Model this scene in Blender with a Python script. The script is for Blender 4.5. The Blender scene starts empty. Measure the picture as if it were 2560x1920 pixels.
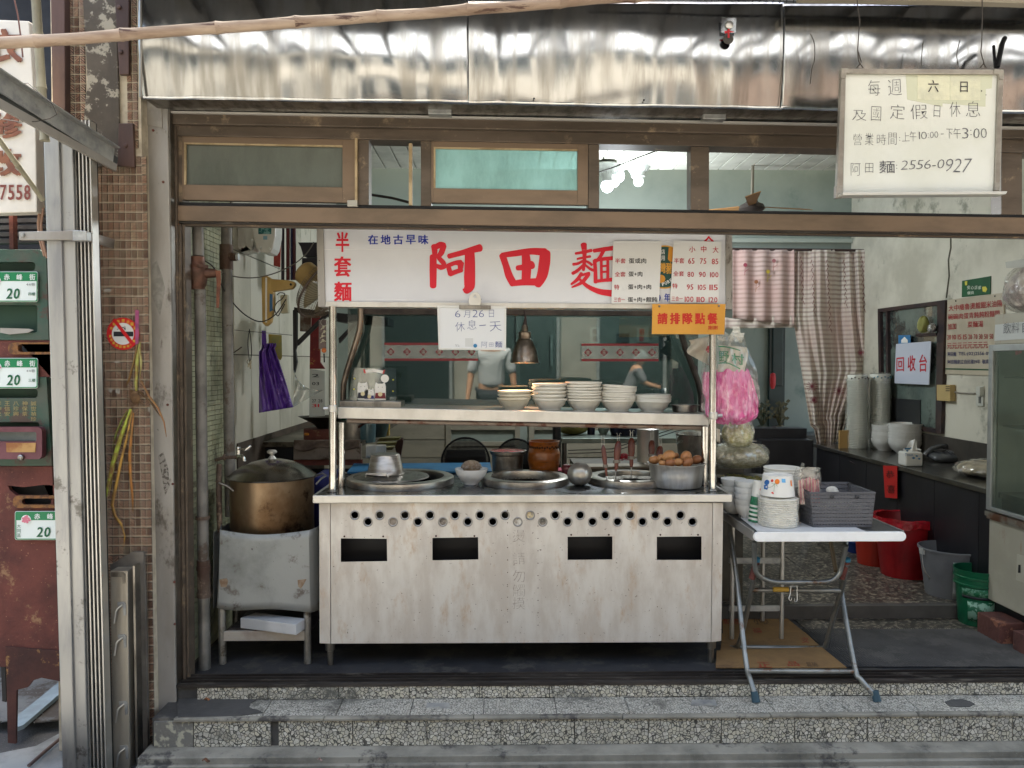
import bpy,bmesh,math,random
from mathutils import Vector,Matrix
random.seed(7)
rnd = random.uniform
R = math.radians
SC = bpy.context.scene
COL = SC.collection

# ------------------------------------------------------------------ camera, sky, sun, exposure
CAM = Vector((0.0,0.0,1.51))
FPX = 1920.0
YAW,PITCH = R(0.9),R(1.67)
FW = Vector((math.sin(YAW) * math.cos(PITCH),math.cos(YAW) * math.cos(PITCH),-math.sin(PITCH)))
RT = Vector((math.cos(YAW),-math.sin(YAW),0))
UP = RT.cross(FW)
cd = bpy.data.cameras.new('camera')
cam = bpy.data.objects.new('camera',cd)
COL.objects.link(cam)
cd.sensor_width = 36.0
cd.lens = FPX / 2560.0 * 36.0
cd.clip_start = 0.05
cd.clip_end = 400
cam.matrix_world = Matrix(((RT.x,UP.x,-FW.x,CAM.x),(RT.y,UP.y,-FW.y,CAM.y),(RT.z,UP.z,-FW.z,CAM.z),(0,0,0,1)))
SC.camera = cam

SUN_EL,SUN_AZ = R(69),R(-20)      # high midday sun from behind the shop: the alley is lit, the shopfront lies in open shade
W = bpy.data.worlds.new('World')
SC.world = W
W.use_nodes = True
nt = W.node_tree
sky = nt.nodes.new('ShaderNodeTexSky')
sky.sky_type = 'NISHITA'
sky.sun_disc = False
sky.sun_elevation = SUN_EL
sky.sun_rotation = SUN_AZ
sky.air_density = 1.6
sky.dust_density = 5.0
sky.ozone_density = 0.6
bg = nt.nodes['Background']
nt.links.new(sky.outputs[0],bg.inputs[0])
bg.inputs[1].default_value = 0.10
sd = bpy.data.lights.new('sun','SUN')
sd.energy = 5.0
sd.angle = R(0.6)
sd.color = (1.0,0.94,0.84)
sun = bpy.data.objects.new('sun',sd)
COL.objects.link(sun)
sv = Vector((math.sin(SUN_AZ) * math.cos(SUN_EL),math.cos(SUN_AZ) * math.cos(SUN_EL),math.sin(SUN_EL)))
sun.rotation_euler = sv.to_track_quat('Z','Y').to_euler()
sun.location = (0,-8,14)
SC.view_settings.view_transform = 'Standard'
SC.view_settings.look = 'None'
SC.view_settings.exposure = 2.72
SC.view_settings.gamma = 1.0
SC.view_settings.use_curve_mapping = False
SC.render.engine = 'CYCLES'
SC.cycles.max_bounces = 8
SC.cycles.diffuse_bounces = 4
SC.cycles.glossy_bounces = 4
SC.cycles.transparent_max_bounces = 16
SC.cycles.caustics_reflective = False
SC.cycles.caustics_refractive = False
SC.cycles.sample_clamp_indirect = 6.0
SC.cycles.use_denoising = True

# ------------------------------------------------------------------ measuring: where the ray of a photo point meets a plane
def ray(px,py):
 return FW + (px - 1280.0) / FPX * RT - (py - 960.0) / FPX * UP
def P(px,py,Y):
 d = ray(px,py); return CAM + d * ((Y - CAM.y) / d.y)
def PX(px,py,X):
 d = ray(px,py); return CAM + d * ((X - CAM.x) / d.x)
def PZ(px,py,Z):
 d = ray(px,py); return CAM + d * ((Z - CAM.z) / d.z)
def onY(Y): return lambda x,y: P(x,y,Y)
def onX(X): return lambda x,y: PX(x,y,X)
def crop(x0,y0,s): return lambda x,y: (x0 + x / s,y0 + y / s)

# ------------------------------------------------------------------ materials
def lin(h):
 h = h.lstrip('#'); o = []
 for i in (0,2,4):
  c = int(h[i:i + 2],16) / 255.0
  o.append(c / 12.92 if c <= 0.04045 else ((c + 0.055) / 1.055) ** 2.4)
 return (o[0],o[1],o[2],1.0)
MATS = {}
def mat(name,c,rough=0.6,metal=0.0,c2=None,ns=6.0,lo=0.4,hi=0.65,st=(1,1,1),bump=0.0,bs=60.0,bst=(1,1,1),
  dirt_or_glint=None,ds=3.0,dlo=0.52,dhi=0.62,dst=(1,1,1),spec=0.5,coat=0.0,emit=0.0,alpha=1.0,trans=0.0,rv=0.0,ior=1.45,fleck=None,fs=90.0,fl=0.68):
 if name in MATS: return MATS[name]
 m = bpy.data.materials.new(name); m.use_nodes = True
 N,L = m.node_tree.nodes,m.node_tree.links
 b = N['Principled BSDF']
 b.inputs['Roughness'].default_value = rough
 b.inputs['Metallic'].default_value = metal
 b.inputs['Specular IOR Level'].default_value = spec
 b.inputs['Coat Weight'].default_value = coat
 b.inputs['IOR'].default_value = ior
 b.inputs['Alpha'].default_value = alpha
 b.inputs['Transmission Weight'].default_value = trans
 C = lin(c)
 b.inputs['Base Color'].default_value = C
 if emit:
  b.inputs['Emission Color'].default_value = C
  b.inputs['Emission Strength'].default_value = emit
 tc = N.new('ShaderNodeTexCoord')
 oi = N.new('ShaderNodeObjectInfo')
 ad = N.new('ShaderNodeVectorMath'); ad.operation = 'ADD'
 sc_ = N.new('ShaderNodeVectorMath'); sc_.operation = 'SCALE'; sc_.inputs[3].default_value = 7.3
 cx = N.new('ShaderNodeCombineXYZ')
 for i in range(3): L.new(oi.outputs['Random'],cx.inputs[i])
 L.new(cx.outputs[0],sc_.inputs[0])
 L.new(tc.outputs['Object'],ad.inputs[0]); L.new(sc_.outputs[0],ad.inputs[1])
 def noise(scale,st,detail=7,rgh=0.62):
  mp = N.new('ShaderNodeMapping'); mp.inputs['Scale'].default_value = st
  L.new(ad.outputs[0],mp.inputs['Vector'])
  n = N.new('ShaderNodeTexNoise'); n.inputs['Scale'].default_value = scale
  n.inputs['Detail'].default_value = detail; n.inputs['Roughness'].default_value = rgh
  L.new(mp.outputs[0],n.inputs['Vector'])
  return n
 def ramp(n,lo,hi):
  r = N.new('ShaderNodeMapRange'); r.inputs['From Min'].default_value = lo; r.inputs['From Max'].default_value = hi
  r.interpolation_type = 'SMOOTHSTEP'
  L.new(n.outputs['Fac'],r.inputs['Value']); return r.outputs[0]
 cur = None
 def mix(fac,a,bcol):
  x = N.new('ShaderNodeMix'); x.data_type = 'RGBA'
  L.new(fac,x.inputs[0])
  if hasattr(a,'is_output'): L.new(a,x.inputs[6])
  else: x.inputs[6].default_value = a
  x.inputs[7].default_value = bcol
  return x.outputs[2]
 if c2:
  n1 = noise(ns,st); f1 = ramp(n1,lo,hi)
  cur = mix(f1,C,lin(c2))
  if rv:
   mr = N.new('ShaderNodeMapRange'); mr.inputs['To Min'].default_value = rough; mr.inputs['To Max'].default_value = rough + rv
   L.new(f1,mr.inputs['Value']); L.new(mr.outputs[0],b.inputs['Roughness'])
 if fleck:
  n3 = noise(fs,(1,1,1),2,0.5); f3 = ramp(n3,fl,fl + 0.05)
  cur = mix(f3,cur if cur else C,lin(fleck))
 if dirt_or_glint:
  n2 = noise(ds,dst,9,0.72); f2 = ramp(n2,.5 + (dlo - .5) * .62,.5 + (dhi - .5) * .7)
  cur = mix(f2,cur if cur else C,lin(dirt_or_glint))
 if cur: L.new(cur,b.inputs['Base Color'])
 if bump:
  nb = noise(bs,bst,4); bp = N.new('ShaderNodeBump'); bp.inputs['Strength'].default_value = bump
  bp.inputs['Distance'].default_value = 0.01
  L.new(nb.outputs['Fac'],bp.inputs['Height']); L.new(bp.outputs[0],b.inputs['Normal'])
 MATS[name] = m
 return m

def stone_chip_mat(name,chips,matrix,scale,edge=0.09,rough=0.45,dirt_or_glint=None,dlo=0.55,dhi=0.7,st=(1,1,1)):
 if name in MATS: return MATS[name]
 m = bpy.data.materials.new(name); m.use_nodes = True
 N,L = m.node_tree.nodes,m.node_tree.links
 b = N['Principled BSDF']; b.inputs['Roughness'].default_value = rough
 tc = N.new('ShaderNodeTexCoord')
 ge = N.new('ShaderNodeNewGeometry')
 nz = N.new('ShaderNodeTexNoise'); nz.inputs['Scale'].default_value = scale * 0.9
 L.new(ge.outputs['Position'],nz.inputs['Vector'])
 vm = N.new('ShaderNodeVectorMath'); vm.operation = 'MULTIPLY_ADD'
 vm.inputs[1].default_value = (0.5 / scale,) * 3
 L.new(nz.outputs['Color'],vm.inputs[0]); L.new(ge.outputs['Position'],vm.inputs[2])
 mp = N.new('ShaderNodeMapping'); mp.inputs['Scale'].default_value = st
 L.new(vm.outputs[0],mp.inputs['Vector'])
 v1 = N.new('ShaderNodeTexVoronoi'); v1.inputs['Scale'].default_value = scale; v1.inputs['Randomness'].default_value = 0.95
 v2 = N.new('ShaderNodeTexVoronoi'); v2.feature = 'DISTANCE_TO_EDGE'; v2.inputs['Scale'].default_value = scale; v2.inputs['Randomness'].default_value = 0.95
 L.new(mp.outputs[0],v1.inputs['Vector']); L.new(mp.outputs[0],v2.inputs['Vector'])
 sp = N.new('ShaderNodeSeparateColor'); L.new(v1.outputs['Color'],sp.inputs[0])
 cr = N.new('ShaderNodeValToRGB'); cr.color_ramp.interpolation = 'LINEAR'
 els = cr.color_ramp.elements
 for i,h in enumerate(chips):
  e = els[i] if i < 2 else els.new(0.5)
  e.position = i / (len(chips) - 1); e.color = lin(h)
 L.new(sp.outputs[0],cr.inputs[0])
 mr = N.new('ShaderNodeMapRange'); mr.inputs['From Min'].default_value = edge * 0.6; mr.inputs['From Max'].default_value = edge * 1.3
 L.new(v2.outputs['Distance'],mr.inputs['Value'])
 mx = N.new('ShaderNodeMix'); mx.data_type = 'RGBA'; mx.inputs[6].default_value = lin(matrix)
 L.new(mr.outputs[0],mx.inputs[0]); L.new(cr.outputs[0],mx.inputs[7])
 out = mx.outputs[2]
 if dirt_or_glint:
  n2 = N.new('ShaderNodeTexNoise'); n2.inputs['Scale'].default_value = 3.2; n2.inputs['Detail'].default_value = 8; n2.inputs['Roughness'].default_value = 0.7
  L.new(ge.outputs['Position'],n2.inputs['Vector'])
  r2 = N.new('ShaderNodeMapRange'); r2.inputs['From Min'].default_value = dlo; r2.inputs['From Max'].default_value = dhi
  L.new(n2.outputs['Fac'],r2.inputs['Value'])
  x2 = N.new('ShaderNodeMix'); x2.data_type = 'RGBA'; x2.inputs[7].default_value = lin(dirt_or_glint)
  L.new(r2.outputs[0],x2.inputs[0]); L.new(out,x2.inputs[6]); out = x2.outputs[2]
 L.new(out,b.inputs['Base Color'])
 bp = N.new('ShaderNodeBump'); bp.inputs['Strength'].default_value = 0.35; bp.inputs['Distance'].default_value = 0.004
 L.new(mr.outputs[0],bp.inputs['Height']); L.new(bp.outputs[0],b.inputs['Normal'])
 MATS[name] = m
 return m

def glass_mat(name,tint,refl=0.25,rough=0.03,clear=(0.8,0.9,0.88),body=0.0,bodyc='#6a8a86',bump=0.0):
 """thin pane: see-through, mirrors more at a slant, with an optional film of dust / obscured body"""
 if name in MATS: return MATS[name]
 m = bpy.data.materials.new(name); m.use_nodes = True
 N,L = m.node_tree.nodes,m.node_tree.links
 out = N['Material Output']; N.remove(N['Principled BSDF'])
 tr = N.new('ShaderNodeBsdfTransparent'); tr.inputs[0].default_value = (*clear,1)
 gl = N.new('ShaderNodeBsdfGlossy'); gl.inputs['Roughness'].default_value = rough; gl.inputs[0].default_value = lin(tint)
 fr = N.new('ShaderNodeLayerWeight'); fr.inputs[0].default_value = 0.5
 pw = N.new('ShaderNodeMath'); pw.operation = 'POWER'; pw.inputs[1].default_value = 5.0; L.new(fr.outputs['Facing'],pw.inputs[0])
 ma = N.new('ShaderNodeMath'); ma.operation = 'MULTIPLY_ADD'; ma.inputs[1].default_value = 0.8; ma.inputs[2].default_value = refl + 0.04; ma.use_clamp = True
 L.new(pw.outputs[0],ma.inputs[0])
 mx = N.new('ShaderNodeMixShader'); L.new(ma.outputs[0],mx.inputs[0]); L.new(tr.outputs[0],mx.inputs[1]); L.new(gl.outputs[0],mx.inputs[2])
 last = mx
 if bump:
  tc = N.new('ShaderNodeTexCoord'); nz = N.new('ShaderNodeTexNoise'); nz.inputs['Scale'].default_value = 9
  L.new(tc.outputs['Object'],nz.inputs['Vector'])
  bp = N.new('ShaderNodeBump'); bp.inputs['Strength'].default_value = bump; bp.inputs['Distance'].default_value = 0.02
  L.new(nz.outputs[0],bp.inputs['Height']); L.new(bp.outputs[0],gl.inputs['Normal'])
 if body:
  df = N.new('ShaderNodeBsdfDiffuse'); tl = N.new('ShaderNodeBsdfTranslucent')
  tc2 = N.new('ShaderNodeTexCoord'); n4 = N.new('ShaderNodeTexNoise'); n4.inputs['Scale'].default_value = 3; n4.inputs['Detail'].default_value = 9; n4.inputs['Roughness'].default_value = .7
  mp2 = N.new('ShaderNodeMapping'); mp2.inputs['Scale'].default_value = (1.6,1,.6); L.new(tc2.outputs['Object'],mp2.inputs[0]); L.new(mp2.outputs[0],n4.inputs['Vector'])
  r4 = N.new('ShaderNodeMapRange'); r4.inputs['From Min'].default_value = .42; r4.inputs['From Max'].default_value = .62; L.new(n4.outputs[0],r4.inputs['Value'])
  m4 = N.new('ShaderNodeMix'); m4.data_type = 'RGBA'; c4 = lin(bodyc); m4.inputs[6].default_value = c4; m4.inputs[7].default_value = (c4[0] * .72,c4[1] * .74,c4[2] * .72,1); L.new(r4.outputs[0],m4.inputs[0])
  L.new(m4.outputs[2],df.inputs[0]); L.new(m4.outputs[2],tl.inputs[0])
  ax = N.new('ShaderNodeMixShader'); ax.inputs[0].default_value = 0.5; L.new(df.outputs[0],ax.inputs[1]); L.new(tl.outputs[0],ax.inputs[2])
  m2 = N.new('ShaderNodeMixShader'); m2.inputs[0].default_value = body
  L.new(mx.outputs[0],m2.inputs[1]); L.new(ax.outputs[0],m2.inputs[2]); last = m2
 L.new(last.outputs[0],out.inputs[0])
 MATS[name] = m
 return m

# ------------------------------------------------------------------ mesh builder
ORG = {}
def rootorg(o):
 while o.parent: o = o.parent
 return ORG[o.name]
class MB:
 def __init__(s): s.v = []; s.f = []
 def add(s,vs,fs):
  n = len(s.v); s.v += [Vector(q) for q in vs]; s.f += [tuple(i + n for i in f) for f in fs]; return s
 def box(s,x0,x1,y0,y1,z0,z1):
  return s.add([(x0,y0,z0),(x1,y0,z0),(x1,y1,z0),(x0,y1,z0),(x0,y0,z1),(x1,y0,z1),(x1,y1,z1),(x0,y1,z1)],
                     [(0,3,2,1),(4,5,6,7),(0,1,5,4),(1,2,6,5),(2,3,7,6),(3,0,4,7)])
 def prism(s,pts,d):
  pts = [Vector(p) for p in pts]; d = Vector(d); n = len(pts)
  return s.add(pts + [p + d for p in pts],[tuple(range(n - 1,-1,-1)),tuple(range(n,2 * n))] + [(i,(i + 1) % n,n + (i + 1) % n,n + i) for i in range(n)])
 def px(s,pts,Y,d):                       # outline at a real distance, given real thickness
  return s.prism([P(x,y,Y) for x,y in pts],(0,d,0))
 def pr(s,x0,y0,x1,y1,Y,d): return s.px([(x0,y0),(x1,y0),(x1,y1),(x0,y1)],Y,d)
 def tube(s,pts,r,seg=8,caps=True,closed=False):
  pts = [Vector(p) for p in pts]; n = len(pts); rs = r if isinstance(r,(list,tuple)) else [r] * n
  base = len(s.v); prev = None
  for i,p in enumerate(pts):
   a = pts[i - 1] if i else (pts[-1] if closed else p); b = pts[i + 1] if i < n - 1 else (pts[0] if closed else p)
   t = (b - a)
   t = t.normalized() if t.length > 1e-9 else Vector((0,0,1))
   if prev is None:
    q = Vector((0,0,1)) if abs(t.z) < 0.9 else Vector((1,0,0))
    u = t.cross(q).normalized()
   else:
    u = (prev - t * prev.dot(t)).normalized()
   w = t.cross(u); prev = u
   for k in range(seg):
    an = 2 * math.pi * k / seg
    s.v.append(p + (u * math.cos(an) + w * math.sin(an)) * rs[i])
  for i in range(n if closed else n - 1):
   j = (i + 1) % n
   for k in range(seg):
    s.f.append((base + i * seg + k,base + i * seg + (k + 1) % seg,base + j * seg + (k + 1) % seg,base + j * seg + k))
  if caps and not closed:
   s.f.append(tuple(base + k for k in range(seg - 1,-1,-1))); s.f.append(tuple(base + (n - 1) * seg + k for k in range(seg)))
  return s
 def lathe(s,prof,c,seg=32,sx=1,sy=1,axis='z',close=False,tilt=None,cap=True):
  c = Vector(c); base = len(s.v); n = len(prof)
  for r,z in prof:
   for k in range(seg):
    an = 2 * math.pi * k / seg
    q = Vector((math.cos(an) * r * sx,math.sin(an) * r * sy,z))
    if axis == 'y': q = Vector((q.x,q.z,q.y))
    elif axis == 'x': q = Vector((q.z,q.x,q.y))
    if tilt: q = tilt @ q
    s.v.append(c + q)
  for i in range(n - 1 + (1 if close else 0)):
   j = (i + 1) % n
   for k in range(seg):
    s.f.append((base + i * seg + k,base + i * seg + (k + 1) % seg,base + j * seg + (k + 1) % seg,base + j * seg + k))
  if not close and cap:
   if prof[0][0] > 1e-6: s.f.append(tuple(base + k for k in range(seg - 1,-1,-1)))
   if prof[-1][0] > 1e-6: s.f.append(tuple(base + (n - 1) * seg + k for k in range(seg)))
  return s
 def ball(s,c,r,seg=16,rings=10):
  rx,ry,rz = r if isinstance(r,(tuple,list)) else (r,r,r)
  prof = [(math.sin(math.pi * i / rings),-math.cos(math.pi * i / rings) * rz) for i in range(rings + 1)]
  prof[0] = (1e-5,-rz); prof[-1] = (1e-5,rz)
  return s.lathe(prof,c,seg,rx,ry)
 def grid(s,fn,nu,nv,closeu=False):
  base = len(s.v)
  for j in range(nv + 1):
   for i in range(nu + (0 if closeu else 1)):
    s.v.append(Vector(fn(i / nu,j / nv)))
  w = nu + (0 if closeu else 1)
  for j in range(nv):
   for i in range(nu):
    i2 = (i + 1) % w if closeu else i + 1
    s.f.append((base + j * w + i,base + j * w + i2,base + (j + 1) * w + i2,base + (j + 1) * w + i))
  return s
 def mesh(s,name,org):
  me = bpy.data.meshes.new(name)
  me.from_pydata([v - org for v in s.v],[],s.f)
  return me
 def build(s,name,m,parent=None,label=None,cat=None,group=None,kind=None,smooth=True,bevel=0,thick=0,sub=0,fix=True):
  if parent: org = rootorg(parent)
  else:
   xs = [v.x for v in s.v]; ys = [v.y for v in s.v]; zs = [v.z for v in s.v]
   org = Vector(((min(xs) + max(xs)) / 2,(min(ys) + max(ys)) / 2,min(zs)))
  me = s.mesh(name,org)
  o = bpy.data.objects.new(name,me); COL.objects.link(o)
  if fix:
   bm = bmesh.new(); bm.from_mesh(me); bmesh.ops.recalc_face_normals(bm,faces=bm.faces); bm.to_mesh(me); bm.free()
  if parent: o.parent = parent
  else: o.location = org; ORG[o.name] = org
  if isinstance(m,(list,tuple)):
   for q in m: me.materials.append(q)
  else: me.materials.append(m)
  if smooth:
   me.shade_smooth(); me.set_sharp_from_angle(angle=R(38))
  if thick:
   md = o.modifiers.new('thickness','SOLIDIFY'); md.thickness = thick; md.offset = 0
  if bevel:
   md = o.modifiers.new('soft_edge','BEVEL'); md.width = bevel; md.segments = 2; md.limit_method = 'ANGLE'; md.angle_limit = R(50)
  if sub:
   md = o.modifiers.new('round','SUBSURF'); md.levels = sub; md.render_levels = sub
  tag(o,label,cat,group,kind)
  return o
def tag(o,label=None,cat=None,group=None,kind=None):
 if label: o['label'] = label
 if cat: o['category'] = cat
 if group: o['group'] = group
 if kind: o['kind'] = kind
 return o
def thing(name,label,cat,loc,group=None):
 o = bpy.data.objects.new(name,None); COL.objects.link(o)
 o.empty_display_size = 0.05
 o.location = Vector(loc); ORG[o.name] = Vector(loc)
 return tag(o,label,cat,group)
def children(o): return [c for c in bpy.data.objects if c.parent == o]
def copy_tree(o,loc=None,label=None,group=None,parent=None,rz=0,scale=None):
 c = o.copy(); COL.objects.link(c); c.parent = parent
 if parent is None:
  if loc is not None: c.location = loc
  ORG[c.name] = ORG[o.name]
  c.rotation_euler.z = rz
  if scale: c.scale = scale
  if label: c['label'] = label
  if group: c['group'] = group
 for ch in children(o): copy_tree(ch,parent=c)
 return c

# ------------------------------------------------------------------ lettering (flat print cut as real shapes, laid 1-2 mm proud)
GL = {}
def area(g_):
 t = 0
 for f in g_[1]:
  for i in range(len(f)):
   a,b = g_[0][f[i]],g_[0][f[(i + 1) % len(f)]]; t += a[0] * b[1] - a[1] * b[0]
 return abs(t) / 2
def glyph(ch,bold=0.0):
 """outline of one character; heavier weights are the plain outline repeated a hair apart, finer ones a true inset where it holds"""
 k = (ch,bold)
 if k in GL: return GL[k]
 if bold > 0.004:
  gv,gf = glyph(ch,0.0); vs,fs = [],[]
  for dx,dy in ((-1,-.6),(1,-.6),(-1,.6),(1,.6),(0,0)):
   n = len(vs); vs += [(a + dx * bold,b + dy * bold) for a,b in gv]; fs += [tuple(i + n for i in f) for f in gf]
  GL[k] = (vs,fs); return GL[k]
 if bold < 0:
  g0 = glyph(ch,0.0); GL[k] = g0
  if ch == '麵': return g0
  for m_ in (1,.75,.5,.3):
   g1 = glyph_raw(ch,bold * m_); q = area(g1) / max(area(g0),1e-6)
   if 1 - .75 * m_ < q < 1 - .12 * m_ and g1[0] and max(a for a,b in g1[0]) < 1.3: GL[k] = g1; break
  return GL[k]
 GL[k] = glyph_raw(ch,0.0); return GL[k]
def glyph_raw(ch,bold):
 cu = bpy.data.curves.new('g','FONT'); cu.body = ch; cu.size = 1; cu.offset = bold; cu.resolution_u = 2
 ob = bpy.data.objects.new('g',cu)
 me = bpy.data.meshes.new_from_object(ob)
 vs = [(v.co.x,v.co.y) for v in me.vertices]; fs = [tuple(p.vertices) for p in me.polygons]
 bpy.data.objects.remove(ob); bpy.data.curves.remove(cu); bpy.data.meshes.remove(me)
 return (vs,fs)
LAY = []
def layout(s,bold=0.0,gap=0.08,cell=1.0,jitter=0.0):
 vs,fs,x = [],[],0.0; LAY.clear()
 for ch in s:
  if ch == ' ': x += 0.45; continue
  if ch == '\u3000': x += cell; continue
  gv,gf = glyph(ch,bold)
  if not gv: x += 0.5; continue
  wide = ord(ch) > 0x2e80
  n = len(vs); sc = 1.0
  mnx = min(a for a,b in gv); mxx = max(a for a,b in gv)
  a_ = rnd(-jitter,jitter); dy = rnd(-jitter,jitter) * 0.5; ca,sa = math.cos(a_),math.sin(a_)
  if wide: ox = x + (cell - 1.0) / 2
  else: ox = x - mnx + gap / 2
  for a,b in gv:
   a2,b2 = a - 0.5,b - 0.35
   a3,b3 = a2 * ca - b2 * sa,a2 * sa + b2 * ca
   vs.append((ox + a3 + 0.5,b3 + 0.35 + dy))
  fs += [tuple(i + n for i in f) for f in gf]; m_ = max(1,len(gv) // 5 if bold > .004 else len(gv)); LAY.extend([.00012 * min(4,i // m_) for i in range(len(gv))])
  x += cell if wide else (mxx - mnx + gap)
 return vs,fs
def put(mb,s,rect,plane,bold=0.0,eps=0.002,gap=0.08,cell=1.0,jitter=0.0,skew=0.0):
 """lay the string s so that its ink fills the quad `rect` (4 corners tl,tr,br,bl or x0,y0,x1,y1)"""
 vs,fs = layout(s,bold,gap,cell,jitter)
 if not vs: return mb
 lay = list(LAY)
 if skew: vs = [(a + b * skew,b) for a,b in vs]
 x0 = min(a for a,b in vs); x1 = max(a for a,b in vs); y0 = min(b for a,b in vs); y1 = max(b for a,b in vs)
 if not isinstance(rect[0],(tuple,list)):
  a,b,c,d = rect; rect = [(a,b),(c,b),(c,d),(a,d)]
 out = []
 for a,b in vs:
  u = (a - x0) / max(x1 - x0,1e-6); v = (y1 - b) / max(y1 - y0,1e-6)
  X = (rect[0][0] * (1 - u) + rect[1][0] * u) * (1 - v) + (rect[3][0] * (1 - u) + rect[2][0] * u) * v
  Y = (rect[0][1] * (1 - u) + rect[1][1] * u) * (1 - v) + (rect[3][1] * (1 - u) + rect[2][1] * u) * v
  p = plane(X,Y); d = (CAM - p).normalized()
  out.append(p + d * (eps + lay[len(out)]))
 return mb.add(out,fs)
def stroke(mb,pts,ws,plane,eps=0.002,fat=1.0):
 """one brush stroke: a ribbon with round ends"""
 pts = [Vector((x,y)) for x,y in pts]; n = len(pts); ws = [w * fat for w in ws]
 # smooth (Catmull-Rom)
 P2,W2 = [],[]
 for i in range(n - 1):
  a = pts[max(i - 1,0)]; b = pts[i]; c = pts[i + 1]; d = pts[min(i + 2,n - 1)]
  for k in range(5):
   t = k / 5
   P2.append(0.5 * ((2 * b) + (c - a) * t + (2 * a - 5 * b + 4 * c - d) * t * t + (3 * b - a - 3 * c + d) * t ** 3)); W2.append(ws[i] * (1 - t) + ws[i + 1] * t)
 P2.append(pts[-1]); W2.append(ws[-1])
 Lf,Rg = [],[]
 for i,p in enumerate(P2):
  t = (P2[min(i + 1,len(P2) - 1)] - P2[max(i - 1,0)])
  t = t.normalized() if t.length > 1e-9 else Vector((1,0)); nn = Vector((-t.y,t.x))
  Lf.append(p + nn * W2[i] / 2); Rg.append(p - nn * W2[i] / 2)
 def V(p):
  q = plane(p.x,p.y); return q + (CAM - q).normalized() * eps
 m = len(P2)
 fs = [(i,i + 1,m + i + 1,m + i) for i in range(m - 1)]
 mb.add([V(p) for p in Lf] + [V(p) for p in Rg],fs)
 for p,w,sgn in ((P2[0],W2[0],-1),(P2[-1],W2[-1],1)):
  t = (P2[1] - P2[0]) if sgn < 0 else (P2[-1] - P2[-2]); t = t.normalized() * sgn; nn = Vector((-t.y,t.x))
  fan = [p + (nn * math.cos(a) + t * math.sin(a) * 0.7) * w / 2 for a in [math.pi * k / 6 for k in range(7)]]
  mb.add([V(q) for q in fan],[tuple(range(7))])
 return mb
def lerp(a,b,t): return a + (b - a) * t
# ------------------------------------------------------------------ palette
BRONZE = mat('bronze_aluminium','62564b',0.42,0.25,c2='50463c',ns=2.5,st=(1,1,4),dirt_or_glint='8d7b66',ds=5,dlo=0.6,dhi=0.72,fleck='a89d8c',fs=120,fl=0.74,bump=0.02)
BRONZE_LIT = mat('bronze_lit','7b6856',0.4,0.2,c2='68594a',ns=2.0,st=(1,1,3),fleck='a39076',fs=130,fl=0.75,bump=0.02)  # the same bronze where lit, the light put into a lighter colour
BRONZE_D = mat('dark_track','2f2b29',0.45,0.4,c2='494440',ns=4,st=(0.4,3,3),dirt_or_glint='65605a',ds=9,dlo=0.58,dhi=0.7,dst=(0.5,4,4))
BEAD = mat('glazing_bead','b5a07e',0.6,c2='94805f',ns=12)
STEEL = mat('stainless_steel','cdcbc6',0.38,0.85,c2='bdbab3',ns=3,st=(2,1,1),bump=0.01,bs=30,bst=(1,1,1),rv=0.08)
STEEL_D = mat('worn_stainless','8f8b84',0.34,1.0,c2='6d6862',ns=6,st=(3,1,1),bump=0.05,bs=30,rv=0.15)
STEEL_TUBE = mat('polished_tube','cfcdc8',0.16,1.0,c2='b3b0aa',ns=8,bump=0.01)
PANEL = mat('counter_sheet','d2cec7',0.42,0.5,c2='c2bab0',ns=3.2,lo=0.38,hi=0.62,st=(2.4,1,0.8),bump=0.06,bs=24,bst=(6,1,1),rv=0.16,dirt_or_glint='b89f85',ds=5,dlo=0.58,dhi=0.85,dst=(1.8,1,0.7),fleck='6f6357',fs=95,fl=0.71)
FASCIA = mat('fascia_sheet','bdbfc1',0.12,1.0,c2='a4a29e',ns=3,st=(5,1,0.6),bump=0.012,bs=6,bst=(4,1,0.4),rv=0.09,dirt_or_glint='8f8b84',ds=9,dlo=0.62,dhi=0.9,dst=(1,1,.5))
GALV = mat('galvanised_steel','b4b5b2',0.45,0.5,c2='8b8d8f',ns=14,lo=0.35,hi=0.7,bump=0.05,bs=50,dirt_or_glint='76726a',ds=5,dlo=0.6,dhi=0.8)
GALV_P = mat('grey_painted_metal','9d9993',0.5,0.25,c2='8b867f',ns=2.5,st=(2,1,0.6),bump=0.05,bs=30,dirt_or_glint='5f5850',ds=3.2,dlo=0.6,dhi=0.72,dst=(1.6,1,0.8),fleck='3c3732',fs=60,fl=0.73)
RUST = mat('rusty_red_iron','6b3b33',0.75,0.1,c2='4c2a26',ns=5,lo=0.35,hi=0.7,bump=0.35,bs=80,dirt_or_glint='8d6c50',ds=6,dlo=0.64,dhi=0.74,fleck='9a6f58',fs=110,fl=0.7)
GREENP = mat('old_green_paint','2f4f42',0.5,c2='4b5147',ns=3.4,bump=0.12,bs=50,dirt_or_glint='4a3a33',ds=4.5,dlo=0.53,dhi=0.62)
CONC = mat('stained_concrete','8f8b7f',0.85,c2='66635a',ns=2.6,bump=0.25,bs=45,dirt_or_glint='4a4744',ds=5,dlo=0.55,dhi=0.68,fleck='8f8c84',fs=160,fl=0.68)
CONC_D = mat('dark_cement','4b4a48',0.8,c2='3c3b3a',ns=5,bump=0.25,bs=50,dirt_or_glint='66635d',ds=8,dlo=0.62,dhi=0.75)
ASPH = mat('alley_asphalt','4c4c4c',0.9,c2='3a3b3d',ns=3,bump=0.5,bs=120,fleck='7a7a78',fs=200,fl=0.66)
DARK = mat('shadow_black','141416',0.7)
BLACKP = mat('black_plastic','1d1d20',0.4,c2='26262a',ns=14)
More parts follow.
